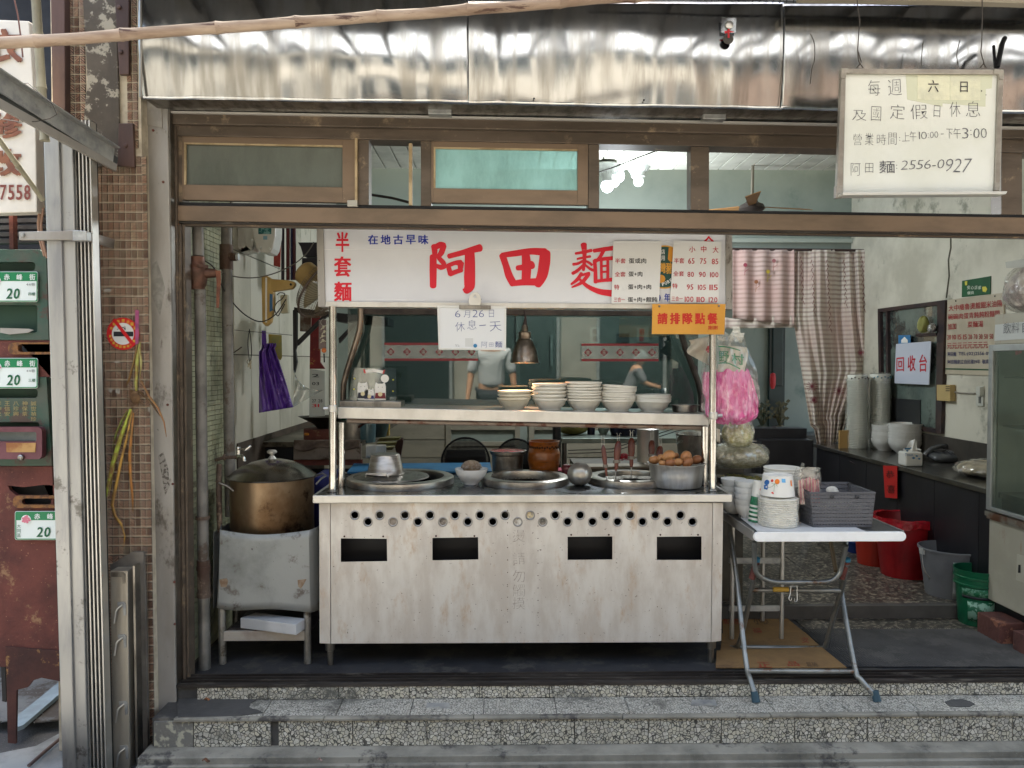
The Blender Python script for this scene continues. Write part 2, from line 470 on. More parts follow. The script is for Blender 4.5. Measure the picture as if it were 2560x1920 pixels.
CHIPS = stone_chip_mat('washed_chip_stone',['96938a','ccc8bb','aaa699','dfdcd1','9b9b92','beb8a4'],'45443f',60,0.08,0.5,dirt_or_glint='55554f',dlo=0.56,dhi=0.68)
CHIPS_F = stone_chip_mat('fine_chip_stone',['8f8c82','b3afa3','7e7d75','c3bfb3'],'4d4c47',78,0.075,0.5,dirt_or_glint='55544e',dlo=0.54,dhi=0.66)
TERR = stone_chip_mat('floor_terrazzo',['6d675c','9a9382','3d3a36','b8b09f','6b5f56','2f2d2b'],'55504a',62,0.05,0.35)
WALLW = mat('aged_white_wall','ccc9bb',0.7,c2='b3b0a2',ns=1.6,bump=0.06,bs=20,dirt_or_glint='8f8f82',ds=2.6,dlo=0.6,dhi=0.75)
WALLT = mat('white_wall_tile','cfcabb',0.28,c2='b5b0a0',ns=1.8,st=(1,1,0.7),dirt_or_glint='8c8b78',ds=3,dlo=0.6,dhi=0.78)
MINT = mat('mint_wall_paint','868f86',0.7,c2='78827a',ns=1.5,bump=0.05,bs=18,dirt_or_glint='66766f',ds=2.4,dlo=0.6,dhi=0.8)
CREAM = mat('cream_panelling','8f8979',0.55,c2='7f7a6c',ns=2.5,st=(1,1,3),dirt_or_glint='67634f',ds=4,dlo=0.62,dhi=0.8)
GROUT_D = mat('dark_grout','4b463e',0.9)
GROUT_L = mat('pale_grout','c4b9a4',0.85,c2='a89d8a',ns=14)
MOS = mat('small_mosaic_tile','a9a98c',0.32,c2='8f9278',ns=9,dirt_or_glint='6d6a58',ds=5,dlo=0.58,dhi=0.7)
WHITEP = mat('white_plastic','dcdcd8',0.35,c2='cfcfca',ns=6)
WHITEB = mat('white_acrylic','d9dade',0.22,c2='d2d3d8',ns=2)
IVORY = mat('ivory_melamine','dcd9cf',0.3,c2='cfcbbf',ns=6,dirt_or_glint='a8a190',ds=9,dlo=0.66,dhi=0.78)
PAPER = mat('paper','dfddd4',0.75,c2='d3d1c8',ns=5)
REDINK = mat('red_print','c40f24',0.5)
REDINK2 = mat('red_vinyl','c21f2e',0.55)
BLUEINK = mat('blue_print','1d3a8a',0.5)
BLACKINK = mat('black_print','22242a',0.6)
GREENINK = mat('green_print','0e5a3a',0.5)
PEN = mat('marker_black','4a4c52',0.6,c2='6b6a70',ns=40)
PENB = mat('marker_blue','3a4c8c',0.6,c2='5a6494',ns=40)

# ------------------------------------------------------------------ the ground in front of the shop
YR1,YR2,YLD = 3.543,3.361,3.271           # upper riser, lower riser, edge of the concrete ledge
ZT,ZL,ZG = -0.0606,-0.19,-0.27
g = MB(); g.grid(lambda u,v: (lerp(-40,40,u),lerp(-45,14,v),ZG),8,8)
g.build('ground',ASPH,kind='structure',fix=False)
g = MB(); g.box(-40,40,-45,3.02,ZG + .002,-0.17)
g.build('alley_road',mat('road_asphalt','817f79',0.9,c2='6a6963',ns=2,bump=0.4,bs=90,fleck='858380',fs=170,fl=0.67,dirt_or_glint='3c3b3a',ds=1.5),kind='structure',smooth=False)
XL = P(378,1830,YR2).x
g = MB(); g.box(XL - 0.02,6,YLD,YR2 + .03,ZG + .002,ZL)
g.box(XL - 0.02,6,YLD - 0.02,YLD,ZG + .002,ZL - 0.028)
g.box(XL - 0.02,6,YLD - 0.045,YLD - .02,ZG + .002,ZL - 0.05)
g.build('concrete_kerb',CONC,kind='structure',bevel=0.004)
# steps: mortar body, each stone tile a piece of its own
steps = MB(); steps.box(XL,6,YR2 + 0.012,YR1 + .02,ZG + .003,ZT - 0.006); steps.box(XL + .02,6,YR1 + 0.012,3.66,ZG + .003,-0.006)
ST = steps.build('entrance_steps',CONC_D,kind='structure',smooth=False)
def tile_row(name,x0,x1,pitch,y0,y1,z0,z1,m,parent,gapw=0.004,jit=0.0015,bev=0):
 x = x0
 while x < x1 - 0.02:
  xe = min(x + pitch,x1)
  b = MB(); j = rnd(-jit,jit)
  b.box(x + gapw / 2,xe - gapw / 2,y0 + (j if (y1 - y0) < .05 else 0),y1,z0,z1 + (j if (z1 - z0) < .05 else 0))
  b.build(name,m,parent,smooth=False,bevel=bev)
  x = xe
xs = P(484,1830,YR2).x
tile_row('stone_tile',XL + 0.01,xs,1,YR2,YR2 + .012,ZL + 0.002,ZT - .016,mat('worn_chip_tile','6e6c66',0.8,c2='a3a08e',ns=28,lo=0.5,hi=0.6,bump=0.3),ST)
tile_row('stone_tile',xs,P(677,1830,YR2).x,1,YR2,YR2 + .012,ZL + 0.002,ZT - .016,CHIPS,ST)
tile_row('stone_tile',P(696,1830,YR2).x,5.6,0.3275,YR2 - .002,YR2 + .012,ZL + 0.002,ZT - .016,CHIPS,ST)
tile_row('stone_tile',XL + .13,5.6,0.3275,YR1,YR1 + .012,ZT + 0.002,-0.003,CHIPS,ST)
x = P(640,1760,3.45).x
tile_row('tread_tile',x - .28,5.6,0.3275,YR2 + .018,YR1 - .001,ZT - .012,ZT,CHIPS_F,ST)
tile_row('nosing',XL + .10,5.6,0.66,YR2 - .012,YR2 + .018,ZT - .014,ZT + .001,CONC,ST,gapw=.002,bev=.004)
cp = crop(400,1600,2.212)
def zpoly(pts,z,t,cr=None):
 q = [PZ(*(cr(*a) if cr else a),z) for a in pts]
 return MB().prism(q,(0,0,t))
zpoly([(95,385),(100,275),(200,262),(370,292),(470,318),(540,330),(500,352),(492,378),(545,392),(570,405),(420,424),(100,432)],ZT,0.004,cp).build('cement_patch',CONC_D,ST,smooth=False)
zpoly([(1730,1752),(1788,1752),(1792,1764),(1728,1764)],ZT,0.006).build('metal_socket_plate',GALV,ST,smooth=False)
zpoly([(1068,1761),(1122,1761),(1126,1772),(1066,1772)],ZT,0.008).build('metal_socket_plate',GALV,ST,smooth=False)
zpoly([(2362,1756),(2378,1750),(2405,1749),(2425,1754),(2437,1761),(2425,1767),(2395,1768),(2372,1766)],ZT,0.003).build('cement_plug',CONC_D,ST,smooth=False)
# threshold tracks
b = MB()
for y0,y1,z in ((YR1 - .004,3.562,.012),(3.562,3.585,.004),(3.585,3.592,.016),(3.592,3.612,.004),(3.612,3.618,.018),(3.618,3.64,.005),(3.64,3.648,.02)):
 b.box(P(440,1700,3.6).x,5.8,y0,y1,-0.002,z)
b.build('threshold_track',BRONZE_D,kind='structure',smooth=False)
# a few fallen leaves and butts
for (x,y,s,c) in ((520,1749,.022,'8a5a3c'),(603,1742,.016,'7c5638'),(515,1902,.02,'6e4b36'),(800,1900,.014,'a58b80')):
 z = ZT if y < 1800 else ZL
 q = PZ(x,y,z + .004)
 m = MB(); m.grid(lambda u,v: (q.x + (u - .5) * s * 2 * (1 - abs(v - .5)),q.y + (v - .5) * s,q.z + .006 * math.sin(u * 5) + .003),4,3)
 m.build('fallen_leaf',mat('dry_leaf_' + c,c,0.8,c2='4c3526',ns=40),label={1749: 'curled brown dry leaf on the dark cement end of the step',1742: 'small dry leaf against the stone riser beside the cement patch',1902: 'dry leaf standing on the concrete kerb at lower left',1900: 'pinkish scrap lying on the concrete kerb'}[y],cat='leaf',group='litter on the steps',thick=0.001)

# ------------------------------------------------------------------ shop floor (front strip, raised inner floor)
YI = 4.45
f = MB(); f.box(-1.6,5.0,3.655,YI + .02,-0.25,0.0)
FL = f.build('shop_floor',mat('dark_floor','3a3a3c',0.6,c2='2c2c2f',ns=4,bump=0.1,dirt_or_glint='4c4a46',ds=6),kind='structure',smooth=False)
f = MB(); f.box(P(1990,1565,4.4).x,5.0,4.20,YI - .001,0.0,0.004); f.build('floor_tile',TERR,FL,smooth=False)
f = MB(); f.box(-1.6,5.0,YI,10.0,-0.25,0.07)
FI = f.build('inner_floor',mat('inner_floor_slab','55534f',0.45,c2='484642',ns=5),kind='structure',smooth=False)
for i in range(12):
 for j in range(8):
  x0 = 0.9 + i * .4; y0 = YI + .03 + j * .6
  if x0 < 4.9: MB().box(x0 + .003,x0 + .397,y0 + .003,y0 + .597,.07,.074).build('floor_tile',TERR,FI,smooth=False)
f = MB(); f.box(.9,5.0,YI - .02,YI + .03,0.0,0.078); f.build('step_edge',mat('grey_edge_strip','54524f',0.6,c2='494745',ns=5),FI,smooth=False)

# ------------------------------------------------------------------ interior walls
XW = -1.52
XR = 3.3
YB = 7.2
def wall(name,b,m,label,smooth=False): return b.build(name,m,label=label,cat='wall',smooth=smooth)
LW = wall('tiled_side_wall',MB().box(XW - .2,XW - .008,3.70,YB,0,3.6),GROUT_D,'white and mosaic tiled side wall behind the pipes and the wall fan')
# small mosaic near the opening: the 300 nearest pieces are parts, the rest one part
wt,ht = 0.044,0.0262
cells = []
for i in range(int((4.42 - 3.72) / wt)):
 for j in range(int(2.55 / ht)):
  y0 = 3.72 + i * wt; z0 = 0.02 + j * ht
  cells.append((y0,z0))
base = MB().box(-.006,0.0,.0015,wt - .0015,.0015,ht - .0015).mesh('mosaic_tile',Vector())
base.materials.append(MOS)
rest = MB()
cells.sort(key=lambda c: (c[0],abs(c[1] - 1.5)))
for k,(y0,z0) in enumerate(cells):
 if k < 300:
  o = bpy.data.objects.new('mosaic_tile',base); COL.objects.link(o); o.parent = LW
  o.location = Vector((XW + rnd(-.001,.001),y0,z0)) - ORG[LW.name]
 else:
  q = rnd(-.001,.001)
  rest.box(XW - .006 + q,XW + q,y0 + .0015,y0 + wt - .0015,z0 + .0015,z0 + ht - .0015)
rest.build('mosaic_tile_field',MOS,LW,kind='stuff',smooth=False)
for i in range(10):
 for j in range(6):
  y0 = 4.42 + i * .3
  if y0 > YB - .05: continue
  MB().box(XW - .008,XW + rnd(0,.0015),y0 + .003,min(y0 + .297,YB),j * .6 + .003 - .25 + .0,j * .6 + .35 - .003).build('wall_tile',WALLT,LW,smooth=False)
wall('plastered_side_wall',MB().box(XR,XR + .2,3.70,YB,0,3.6),WALLW,'off white plastered side wall carrying the price board')
MB().tube([PX(x,y,XR - .003) for x,y in ((2377,585),(2377,620),(2371,650),(2373,690),(2369,720),(2366,745))],.006,5).build('wall_crack',mat('crack','5c5a50',.9),label='thin dark crack running down the white wall above the mirror',cat='crack')
# back wall with a doorway behind the curtain
xd0,xd1 = P(1800,900,YB).x,P(2160,900,YB).x
bw = MB()
bw.box(XW,xd0,YB,YB + .15,0,3.6).box(xd1,XR,YB,YB + .15,0,3.6).box(xd0,xd1,YB,YB + .15,2.55,3.6)
BW = wall('mint_back_wall',bw,MINT,'mint green back wall of the shop with a doorway behind the curtain')
# cream panelling on the lower part of the back wall, board by board
px0,px1 = P(845,1060,YB).x,P(1800,1060,YB).x
CW = thing('wall_panelling','cream grey boards and panels along the bottom of the back wall','panelling',((px0 + px1) / 2,YB,0))
MB().box(px0,px1,YB - .03,YB - .001,.95,1.02).build('rail',CREAM,CW,smooth=False,bevel=.003)
for k in range(5):
 MB().box(px0,P(1115,1060,YB).x,YB - .02,YB - .001,.10 + k * .17,.10 + k * .17 + .163).build('board',CREAM,CW,smooth=False,bevel=.003)
for k in range(5):
 MB().box(P(1400,1060,YB).x,px1,YB - .02,YB - .001,.10 + k * .17,.10 + k * .17 + .163).build('board',CREAM,CW,smooth=False,bevel=.003)
for a,c in ((1115,1300),(1322,1398)):
 xa,xb = P(a,1060,YB).x,P(c,1060,YB).x
 for q in ((xa,xa + .05,.1,.94),(xb - .05,xb,.1,.94),(xa + .05,xb - .05,.87,.94),(xa + .05,xb - .05,.72,.76)):
  MB().box(q[0],q[1],YB - .035,YB - .001,q[2],q[3]).build('stile',CREAM,CW,smooth=False,bevel=.003)
 MB().box(xa + .05,xb - .05,YB - .02,YB - .001,.1,.72).build('panel',CREAM if a == 1115 else mat('green_grey_panel','76806c',.6),CW,smooth=False)
# ceiling: slatted lower part, higher part at the back, beam between
CE = MB().box(-1.7,5,3.72,6.15,3.05,3.2).box(-1.7,5,6.15,9.8,3.6,3.7).build('ceiling',mat('ceiling_white','bdbdb2',.7,c2='aaaaa0',ns=3),kind='structure',smooth=False)
for i in range(40):
 x0 = -1.5 + i * .12
 MB().box(x0 + .004,x0 + .112,5.2,6.14,3.038,3.052).build('ceiling_slat',mat('ceiling_slat','b7b8ad',.6,c2='a3a49a',ns=5),CE,smooth=False)
MB().box(-1.5,XR,YB - .06,YB - .001,2.78,2.83).box(-1.5,XR,YB - .04,YB - .001,2.62,2.66).build('wall_moulding',mat('moulding','a0a79c',.6),BW,smooth=False,bevel=.004)
MB().box(P(1290,700,YB).x,P(1300,700,YB).x,YB - .03,YB - .001,1.02,2.6).build('pilaster',mat('moulding','a0a79c',.6),BW,smooth=False)
# the room beyond the doorway
RB = thing('rear_room','dim mint green room seen through the doorway under the curtain','room',(2.5,9.6,0))
MB().box(1.2,4.2,9.7,9.8,0,3.6).build('wall',MINT,RB,smooth=False)
MB().box(1.2,4.2,9.2,9.68,0,.62).build('low_bench',mat('dark_bench','2b2f2e',.4),RB,smooth=False)
dx0,dx1 = P(1920,900,9.7).x,P(1958,900,9.7).x
MB().box(dx0,dx1,9.64,9.7,.62,2.3).build('dark_door',mat('dark_door','1c2f2e',.4,c2='132423',ns=3),RB,smooth=False)
MB().box(dx0 + .03,dx1 - .03,9.62,9.64,1.2,2.2).build('door_panel',mat('dark_door','1c2f2e',.4),RB,smooth=False,bevel=.01)
q = P(1932,952,9.5)
MB().lathe([(.001,.1),(.05,.09),(.065,.03),(.06,-.05),(.03,-.1),(.001,-.1)],q,12,.6,.3).build('red_lantern',mat('lantern_red','a3141c',.5),label='small red lantern hanging in front of the dark door in the rear room',cat='lantern')
for k,(x,y) in enumerate(((1905,1010),(1950,1008))):
 q = P(x,y + 8,9.4); b = MB()
 b.lathe([(.05,0),(.06,.06),(.045,.1),(.001,.1)],(q.x,q.y,.622),10)
 for _ in range(26):
  a = rnd(0,6.28); h = rnd(.1,.32); rr = rnd(.02,.12)
  p0 = Vector((q.x,q.y,.7)); p1 = p0 + Vector((math.cos(a) * rr,math.sin(a) * rr * .5,h))
  b.tube([p0,p0.lerp(p1,.6) + Vector((0,0,.03)),p1],[.004,.006,.001],4)
  b.add([p1 + Vector((-.03,0,0)),p1 + Vector((0,0,.03)),p1 + Vector((.03,0,.01)),p1 + Vector((0,0,-.02))],[(0,1,2,3)])
 b.build('potted_plant',mat('dark_leaves_%d' % k,['20301f','3b3a20'][k],.5,c2='5a5030',ns=30),label=['dark leafy pot plant on the bench left of the dark door','yellow flecked pot plant in front of the dark door'][k],cat='plant',group='pot plants in the rear room')

# ------------------------------------------------------------------ shopfront: bronze aluminium frame with transom lights
YF = 3.60
def sl(y0,y1): return lambda x: y0 + (y1 - y0) * (x - 425.0) / (2100.0 - 425.0)
def beam(b,t,bt,x0,x1,Y,d): return b.px([(x0,t(x0)),(x1,t(x1)),(x1,bt(x1)),(x0,bt(x0))],Y,d)
FR = thing('shopfront_frame','brown aluminium shopfront frame with a row of transom windows','frame',P(1400,1700,YF + .05))
beam(MB(),sl(282,314),sl(309,338),430,2700,YF - .03,.14).build('head_beam',BRONZE,FR,smooth=False,bevel=.003)
beam(MB(),sl(309.5,338.5),sl(338,372),430,2700,YF,.11).build('head_rail',BRONZE,FR,smooth=False,bevel=.003)
beam(MB(),sl(277,308),sl(281.5,313.5),425,2700,YF - .045,.16).build('drip_strip',mat('white_edge','c9c6c0',.4,.3),FR,smooth=False)
beam(MB(),sl(505,530),sl(513,537),430,2700,YF + .02,.05).build('sliding_track',DARK,FR,smooth=False)
beam(MB(),sl(513,537),sl(551,577),432,2700,YF,.12).build('transom_beam',BRONZE_LIT,FR,smooth=False,bevel=.003)
beam(MB(),sl(551.5,577.5),sl(557,583),434,2700,YF + .012,.03).build('track_lip',BRONZE_D,FR,smooth=False)
beam(MB(),sl(557.5,583.5),sl(564,589),436,2700,YF + .03,.03).build('track_lip',BRONZE,FR,smooth=False)
def vbar(b,xt0,xt1,xb0,xb1,yt,yb,Y,d): return b.px([(xt0,yt),(xt1,yt),(xb1,yb),(xb0,yb)],Y,d)
vbar(MB(),424,440,437,452,284,1712,YF - .01,.13).build('jamb',BRONZE,FR,smooth=False,bevel=.002)
vbar(MB(),440.3,445,452.3,457,560,1705,YF + .01,.05).build('jamb_lip',BRONZE_D,FR,smooth=False)
vbar(MB(),445.3,452,457.3,464,560,1702,YF + .005,.06).build('jamb_lip',BRONZE,FR,smooth=False)
vbar(MB(),452.3,456,464.3,468,562,1700,YF + .03,.05).build('jamb_lip',BRONZE_D,FR,smooth=False)
vbar(MB(),456.3,462,468.3,473,562,1698,YF + .02,.07).build('jamb_lip',BRONZE,FR,smooth=False)
for a,c in ((895,922),(1052,1078),(1471,1498),(1727,1773),(2504,2556)):
 t,bb = sl(338.3,372.3),sl(504.7,529.7)
 MB().px([(a,t(a)),(c,t(c)),(c,bb(c)),(a,bb(a))],YF + .015,.08).build('mullion',BRONZE,FR,smooth=False,bevel=.002)
vbar(MB(),430,455,433,456,339,504,YF + .014,.08).build('mullion',BRONZE,FR,smooth=False,bevel=.002)
OBS = glass_mat('obscured_glass_grey','d4d8d4',0.08,0.15,(.62,.66,.63),0.62,'8b8f86')
OBS2 = glass_mat('obscured_glass_backlit','cfe6e0',0.04,0.2,(.7,.95,.95),0.55,'cdeeea')  # light from behind the pane is put into a brighter aqua body colour
def sash(x0,y0,x1,y1,gx0,gy0,gx1,gy1,Y,glassm,dy=0.018):
 """x0..y1 outer corners, g* glass opening; edges follow the slight fall of the frame"""
 k = lambda x,y: y + (x - x0) * dy
 s = MB()
 q = lambda a,b_,c_,d_: [(a,k(a,b_)),(c_,k(c_,b_)),(c_,k(c_,d_)),(a,k(a,d_))]
 s.px(q(x0,y0,gx0,y1),Y,.035).px(q(gx1,y0,x1,y1),Y,.035).px(q(gx0,y0,gx1,gy0),Y,.035).px(q(gx0,gy1,gx1,y1),Y,.035)
 so = s.build('window_sash',BRONZE_LIT,FR,smooth=False,bevel=.0015)
 if glassm:
  MB().px(q(gx0 - 2,gy0 - 2,gx1 + 2,gy1 + 2),Y + .015,.005).build('glass_pane',glassm,so,smooth=False)
  MB().px(q(gx0,gy0,gx1,gy0 + 4),Y - .002,.012).px(q(gx0,gy0 + 4,gx0 + 4.5,gy1),Y - .002,.012).build('glazing_bead',BEAD,so,smooth=False)
 return so
sash(455,340,892,499,460,356,856,461,YF + .012,OBS)
sash(1078,350,1470,506,1084,367,1444,470,YF + .012,OBS2,.016)
s = MB(); s.px([(1022,358),(1030,358),(1030,512),(1022,512)],YF + .012,.03)
s.build('glazing_bead',BEAD,FR,smooth=False)
vbar(MB(),887,893,887,893,345,515,YF - .004,.02).build('glazing_bead',BEAD,FR,smooth=False)
MB().pr(868,500,893,516,YF - .006,.02).build('corner_block',mat('pale_plastic_block','a9a69c',.5),FR,smooth=False,bevel=.002)
# shutter slot, lip and brackets above the frame
SH = thing('shutter_housing','dark shutter slot with a shiny lip between fascia and window frame','shutter',P(1400,280,3.5))
beam(MB(),sl(248,262),sl(281,313),424,2700,3.66,.05).build('slot_back',DARK,SH,smooth=False)
beam(MB(),sl(243,272),sl(247,276),360,2700,3.40,.24).build('slot_lip',STEEL_D,SH,smooth=False)
b = MB()
for x0,x1 in ((440,1055),(1150,1740),(1835,2090),(2520,2700)):
 b.grid(lambda u,v,x0=x0,x1=x1: P(lerp(x0,x1,u),sl(251,281)(lerp(x0,x1,u)) + v * 5 + 1.2 * math.sin(u * 9),3.46),30,2)
b.build('shutter_bottom_bar',STEEL,SH,thick=.004)
b = MB(); b.grid(lambda u,v: P(lerp(430,2650,u),sl(281,312)(lerp(430,2650,u)) - 11 * max(0,math.sin(u * 26 + 1)) ** .6 * (1 - v) - 1,3.60 + .01 * v),200,2)
b.build('curled_shutter_slat',mat('brown_slat','4e4440',.35,.4,c2='6b5d55',ns=3),SH,thick=.003)
for x0,x1 in ((1070,1128),(1758,1815)):
 beam(MB(),sl(249,279),sl(273,303),x0,x1,3.48,.05).build('slot_bracket',GALV,SH,smooth=False,bevel=.003)
# fascia: three bent sheets of stainless
def fascia(x0,x1,top,seed):
 rr = random.Random(seed)
 ph = [rr.uniform(0,6.28) for _ in range(6)]
 a0 = P(x0,246,3.30).x; a1 = P(x1,246,3.30).x
 def fn(u,v):
  X = lerp(a0,a1,u); xpx = lerp(x0,x1,u)
  zb = P(xpx,sl(246,274)(xpx),3.30).z; zt = P(xpx,top,3.30).z
  z = lerp(zb,zt,v)
  w = .0040 * math.sin(X * 8.5 + 1.6 * v + ph[0]) + .0022 * math.sin(X * 19 - 1.2 * v + ph[1]) + .0012 * math.sin(X * 37 + ph[2] + v * 1.5) + .003 * math.sin(v * 5 + X * 2 + ph[3])
  bow = -.02 * math.sin(v * math.pi) + .012 * (1 - v)
  return (X,3.30 + (.003 if seed == 5 else 0) + w * (.25 + .75 * math.sin(math.pi * min(1,v + .25))) + bow,z)
 return MB().grid(fn,int((x1 - x0) / 5),26)
FA = thing('steel_fascia','buckled stainless steel fascia above the shopfront mirroring the awning','fascia',P(1400,246,3.3))
fascia(352,1171,-12,3).build('fascia_sheet',FASCIA,FA,thick=.002)
fascia(1168,1958,4,5).build('fascia_sheet',FASCIA,FA,thick=.002)
fascia(1955,2700,10,8).build('fascia_sheet',FASCIA,FA,thick=.002)
b = MB(); b.tube([P(352,0,3.285),P(352,243,3.285)],.006,6).tube([P(1955,12,3.292),P(1955,266,3.292)],.0015,6)
b.build('seam',STEEL_D,FA)
for x,y in ((1335,246),(1610,250)):
 q = P(x,y,3.285); MB().lathe([(.004,0),(.004,.004)],q,8,axis='y').build('rivet',DARK,FA)
# opaque wall above / behind fascia
wall('upper_facade',MB().box(P(353,0,3.45).x,5.2,3.42,3.60,P(0,230,3.45).z + .04,4.1),CONC,'upper wall of the building above the steel fascia')
# ------------------------------------------------------------------ awning overhead and the far side of the alley
AW = thing('awning','translucent cream sheet awning on ribs over the shopfront','awning',(0.5,2.4,3.2))
AWM = glass_mat('awning_sheet','ffffff',0.0,.4,(.4,.4,.38),0.85,'c6c8cb')
MB().grid(lambda u,v: (lerp(-1.75,4.6,u),lerp(1.9,2.72,v),3.22 + .006 * math.sin(u * 400)),240,2).build('sheet',AWM,AW,fix=False)
for i in range(23):
 x0 = -1.7 + i * .275 + rnd(-.02,.02)
 MB().box(x0,x0 + .06,1.9,3.25,3.165,3.205).build('rib',mat('dark_rib','33302d',.6),AW,smooth=False)
MB().box(-1.75,4.6,1.86,1.9,3.16,3.24).build('edge_bar',GALV,AW,smooth=False)
MB().box(-1.75,4.6,2.72,3.29,3.21,3.22).build('flashing',mat('dark_flashing','3a3b3e',.6),AW,smooth=False)
# black wire grille along the top of the fascia
GR = MB()
def gtop(x): return lerp(-6,22,max(0,(x - 1500) / 1060.0))
for k in range(3):
 GR.tube([P(x,gtop(x) - k * 9 - 2 - 2 * k,3.24 - k * .012) for x in (1480,1800,2150,2600)],.0022,4)
for i in range(66):
 x = 1490 + i * 17
 GR.tube([P(x,gtop(x) + 1,3.24),P(x + 5,gtop(x) - 24,3.20)],.0022,4)
GR.build('wire_grille',mat('black_wire','1a1a1c',.5),label='black square wire grille along the top edge of the fascia',cat='grille')
MB().px([(2000,-30),(2700,-30),(2700,12),(2350,2),(2000,-4)],3.16,.04).build('pale_gutter',mat('pale_trim','a39a8a',.7),label='pale flat trim strip above the wire grille at top right',cat='trim',smooth=False)

def facade(name,label,x0,x1,y,h,m,storeys,nw,seed,depth=4):
 rr = random.Random(seed)
 t = thing(name,label,'building',((x0 + x1) / 2,y,-0.17),'buildings across the alley')
 fl = h / storeys
 MB().box(x0,x1,y - depth,y - .12,-.17,h).build('wall',m,t,smooth=False)
 w = (x1 - x0) / nw
 for s in range(storeys):
  for i in range(nw):
   a = x0 + i * w + w * .2; c = a + w * .6; z0 = s * fl + (.0 if s == 0 else .9); z1 = s * fl + fl * .8
   f = MB().box(a - .05,a,y - .12,y - .02,z0,z1).box(c,c + .05,y - .12,y - .02,z0,z1).box(a,c,y - .12,y - .02,z1 - .05,z1).box(a,c,y - .12,y - .02,z0,z0 + .05)
   fo = f.build('window',GALV,t,smooth=False)
   MB().box(a,c,y - .10,y - .08,z0 + .05,z1 - .05).build('pane',mat('dark_window','232a2c',.12),fo,smooth=False)
  MB().box(x0,x1,y - .12,y + (.25 if s else .0),s * fl + fl * .88,s * fl + fl * .93).build('ledge',m,t,smooth=False)
 return t
facade('apartment_block','grey plastered block across the alley, left',-12,-2.6,-5.6,7.6,mat('plaster_a','8f8a7f',.8,c2='77736a',ns=1.2),3,5,1)
facade('apartment_block','pale tiled block across the alley facing the noodle stand',-2.5,3.4,-5.4,6.6,mat('plaster_b','a09a8e',.7,c2='8b857a',ns=1.2),2,3,2)
facade('apartment_block','brown tiled block across the alley, right',3.5,14,-5.7,8.2,mat('plaster_c','6e5d50',.8,c2='5b4d43',ns=1.2),3,5,3)

# ------------------------------------------------------------------ left: tiled column
YC = 3.47
def cl(y): return lerp(126,150,max(0,(y - 0) / 1920))
def crr(y): return lerp(348,380,max(0,(y - 250) / 1600)) if y > 250 else 352
col = MB(); col.px([(120,-60),(352,-60),(352,250),(384,1940),(150,2040),(126,0)],YC,.5)
TC = col.build('tiled_column',GROUT_L,label='column faced with red brown ribbed mosaic tiles beside the shopfront',cat='column',smooth=False)
# two tile shapes: a base with slanting ribs
tw,th = 0.0249,0.0415
def ribbed(sgn,m,nm):
 b = MB(); b.box(.0024,tw - .0024,-.003,.001,.003,th - .003)
 for k in range(5):
  c = (k - 1.0) * th / 3.3
  pts = []
  x0,x1 = .003,tw - .003
  za,zb = c,c + th * .42
  if sgn < 0: za,zb = zb,za
  w = .0052
  q = [(x0,za),(x1,zb),(x1,zb + w),(x0,za + w)]
  q = [(x,min(max(z,.003),th - .003)) for x,z in q]
  if abs(q[0][1] - q[3][1]) + abs(q[1][1] - q[2][1]) < .001: continue
  b.prism([(x,-.0075,z) for x,z in q],(0,.0045,0))
 me = b.mesh(nm,Vector()); me.materials.append(TDK); me.materials.append(m)
 for i_,p_ in enumerate(me.polygons): p_.material_index = 0 if i_ < 6 else 1
 return me,b
TDK = mat('tile_groove','33231c',.6,c2='2a1b15',ns=40)
TM = [mat('tile_red','bd9c84',.45,c2='a07862',ns=40,dirt_or_glint='c2ab90',ds=16,dlo=.56,dhi=.64),mat('tile_brown','ac9380',.45,c2='bb967e',ns=40,dirt_or_glint='a8957c',ds=16,dlo=.56,dhi=.64),mat('tile_dark','745c4c',.5,c2='8f6c58',ns=40,dirt_or_glint='9a8b75',ds=16,dlo=.55,dhi=.64)]
variants = [ribbed(1,TM[0],'column_tile'),ribbed(-1,TM[1],'column_tile'),ribbed(1,TM[2],'column_tile'),ribbed(-1,TM[0],'column_tile')]
spots = []
def tiles_in(xa,ya,xb,yb):
 p0,p1 = P(xa,yb,YC),P(xb,ya,YC)
 n = max(1,int((p1.x - p0.x) / tw)); m = int((p1.z - p0.z) / th)
 for j in range(m):
  for i in range(n): spots.append((p0.x + i * tw,p0.z + j * th))
tiles_in(224,372,374,1930)
tiles_in(162,-30,214,375)
tiles_in(320,-30,350,372)
spots.sort(key=lambda s: -s[1])
spots = [s for s in spots if P(0,0,YC) and not (s[1] < P(300,1420,YC).z and s[0] < P(250,1500,YC).x - .03)]
step_ = max(1,len(spots) / 300.0)
rest = [MB(),MB(),MB()]; FI_ = [[],[],[]]
for k,(x,z) in enumerate(spots):
 vi = (int(round(x / tw)) % 2) + (2 if rnd(0,1) < .35 else 0)
 me,bb = variants[vi]
 if k < 300:
  o = bpy.data.objects.new('column_tile',me); COL.objects.link(o); o.parent = TC
  o.location = Vector((x,YC,z)) - ORG[TC.name]
 else:
  mi = {0: 0,1: 1,2: 2,3: 0}[vi]
  rest[mi].add([v + Vector((x,YC,z)) for v in bb.v],bb.f); FI_[mi] += [3] * 6 + [mi] * (len(bb.f) - 6)
allr = MB(); idx = []
for i,r_ in enumerate(rest):
 allr.add(r_.v,r_.f); idx += [i] * len(r_.f)
o = allr.build('column_tile_field',TM + [TDK],TC,kind='stuff',smooth=False)
nq = [len(v_[1].f) for v_ in variants]; flat_i = []
for i,r_ in enumerate(rest): flat_i += FI_[i]
for p_,i in zip(o.data.polygons,flat_i): p_.material_index = i
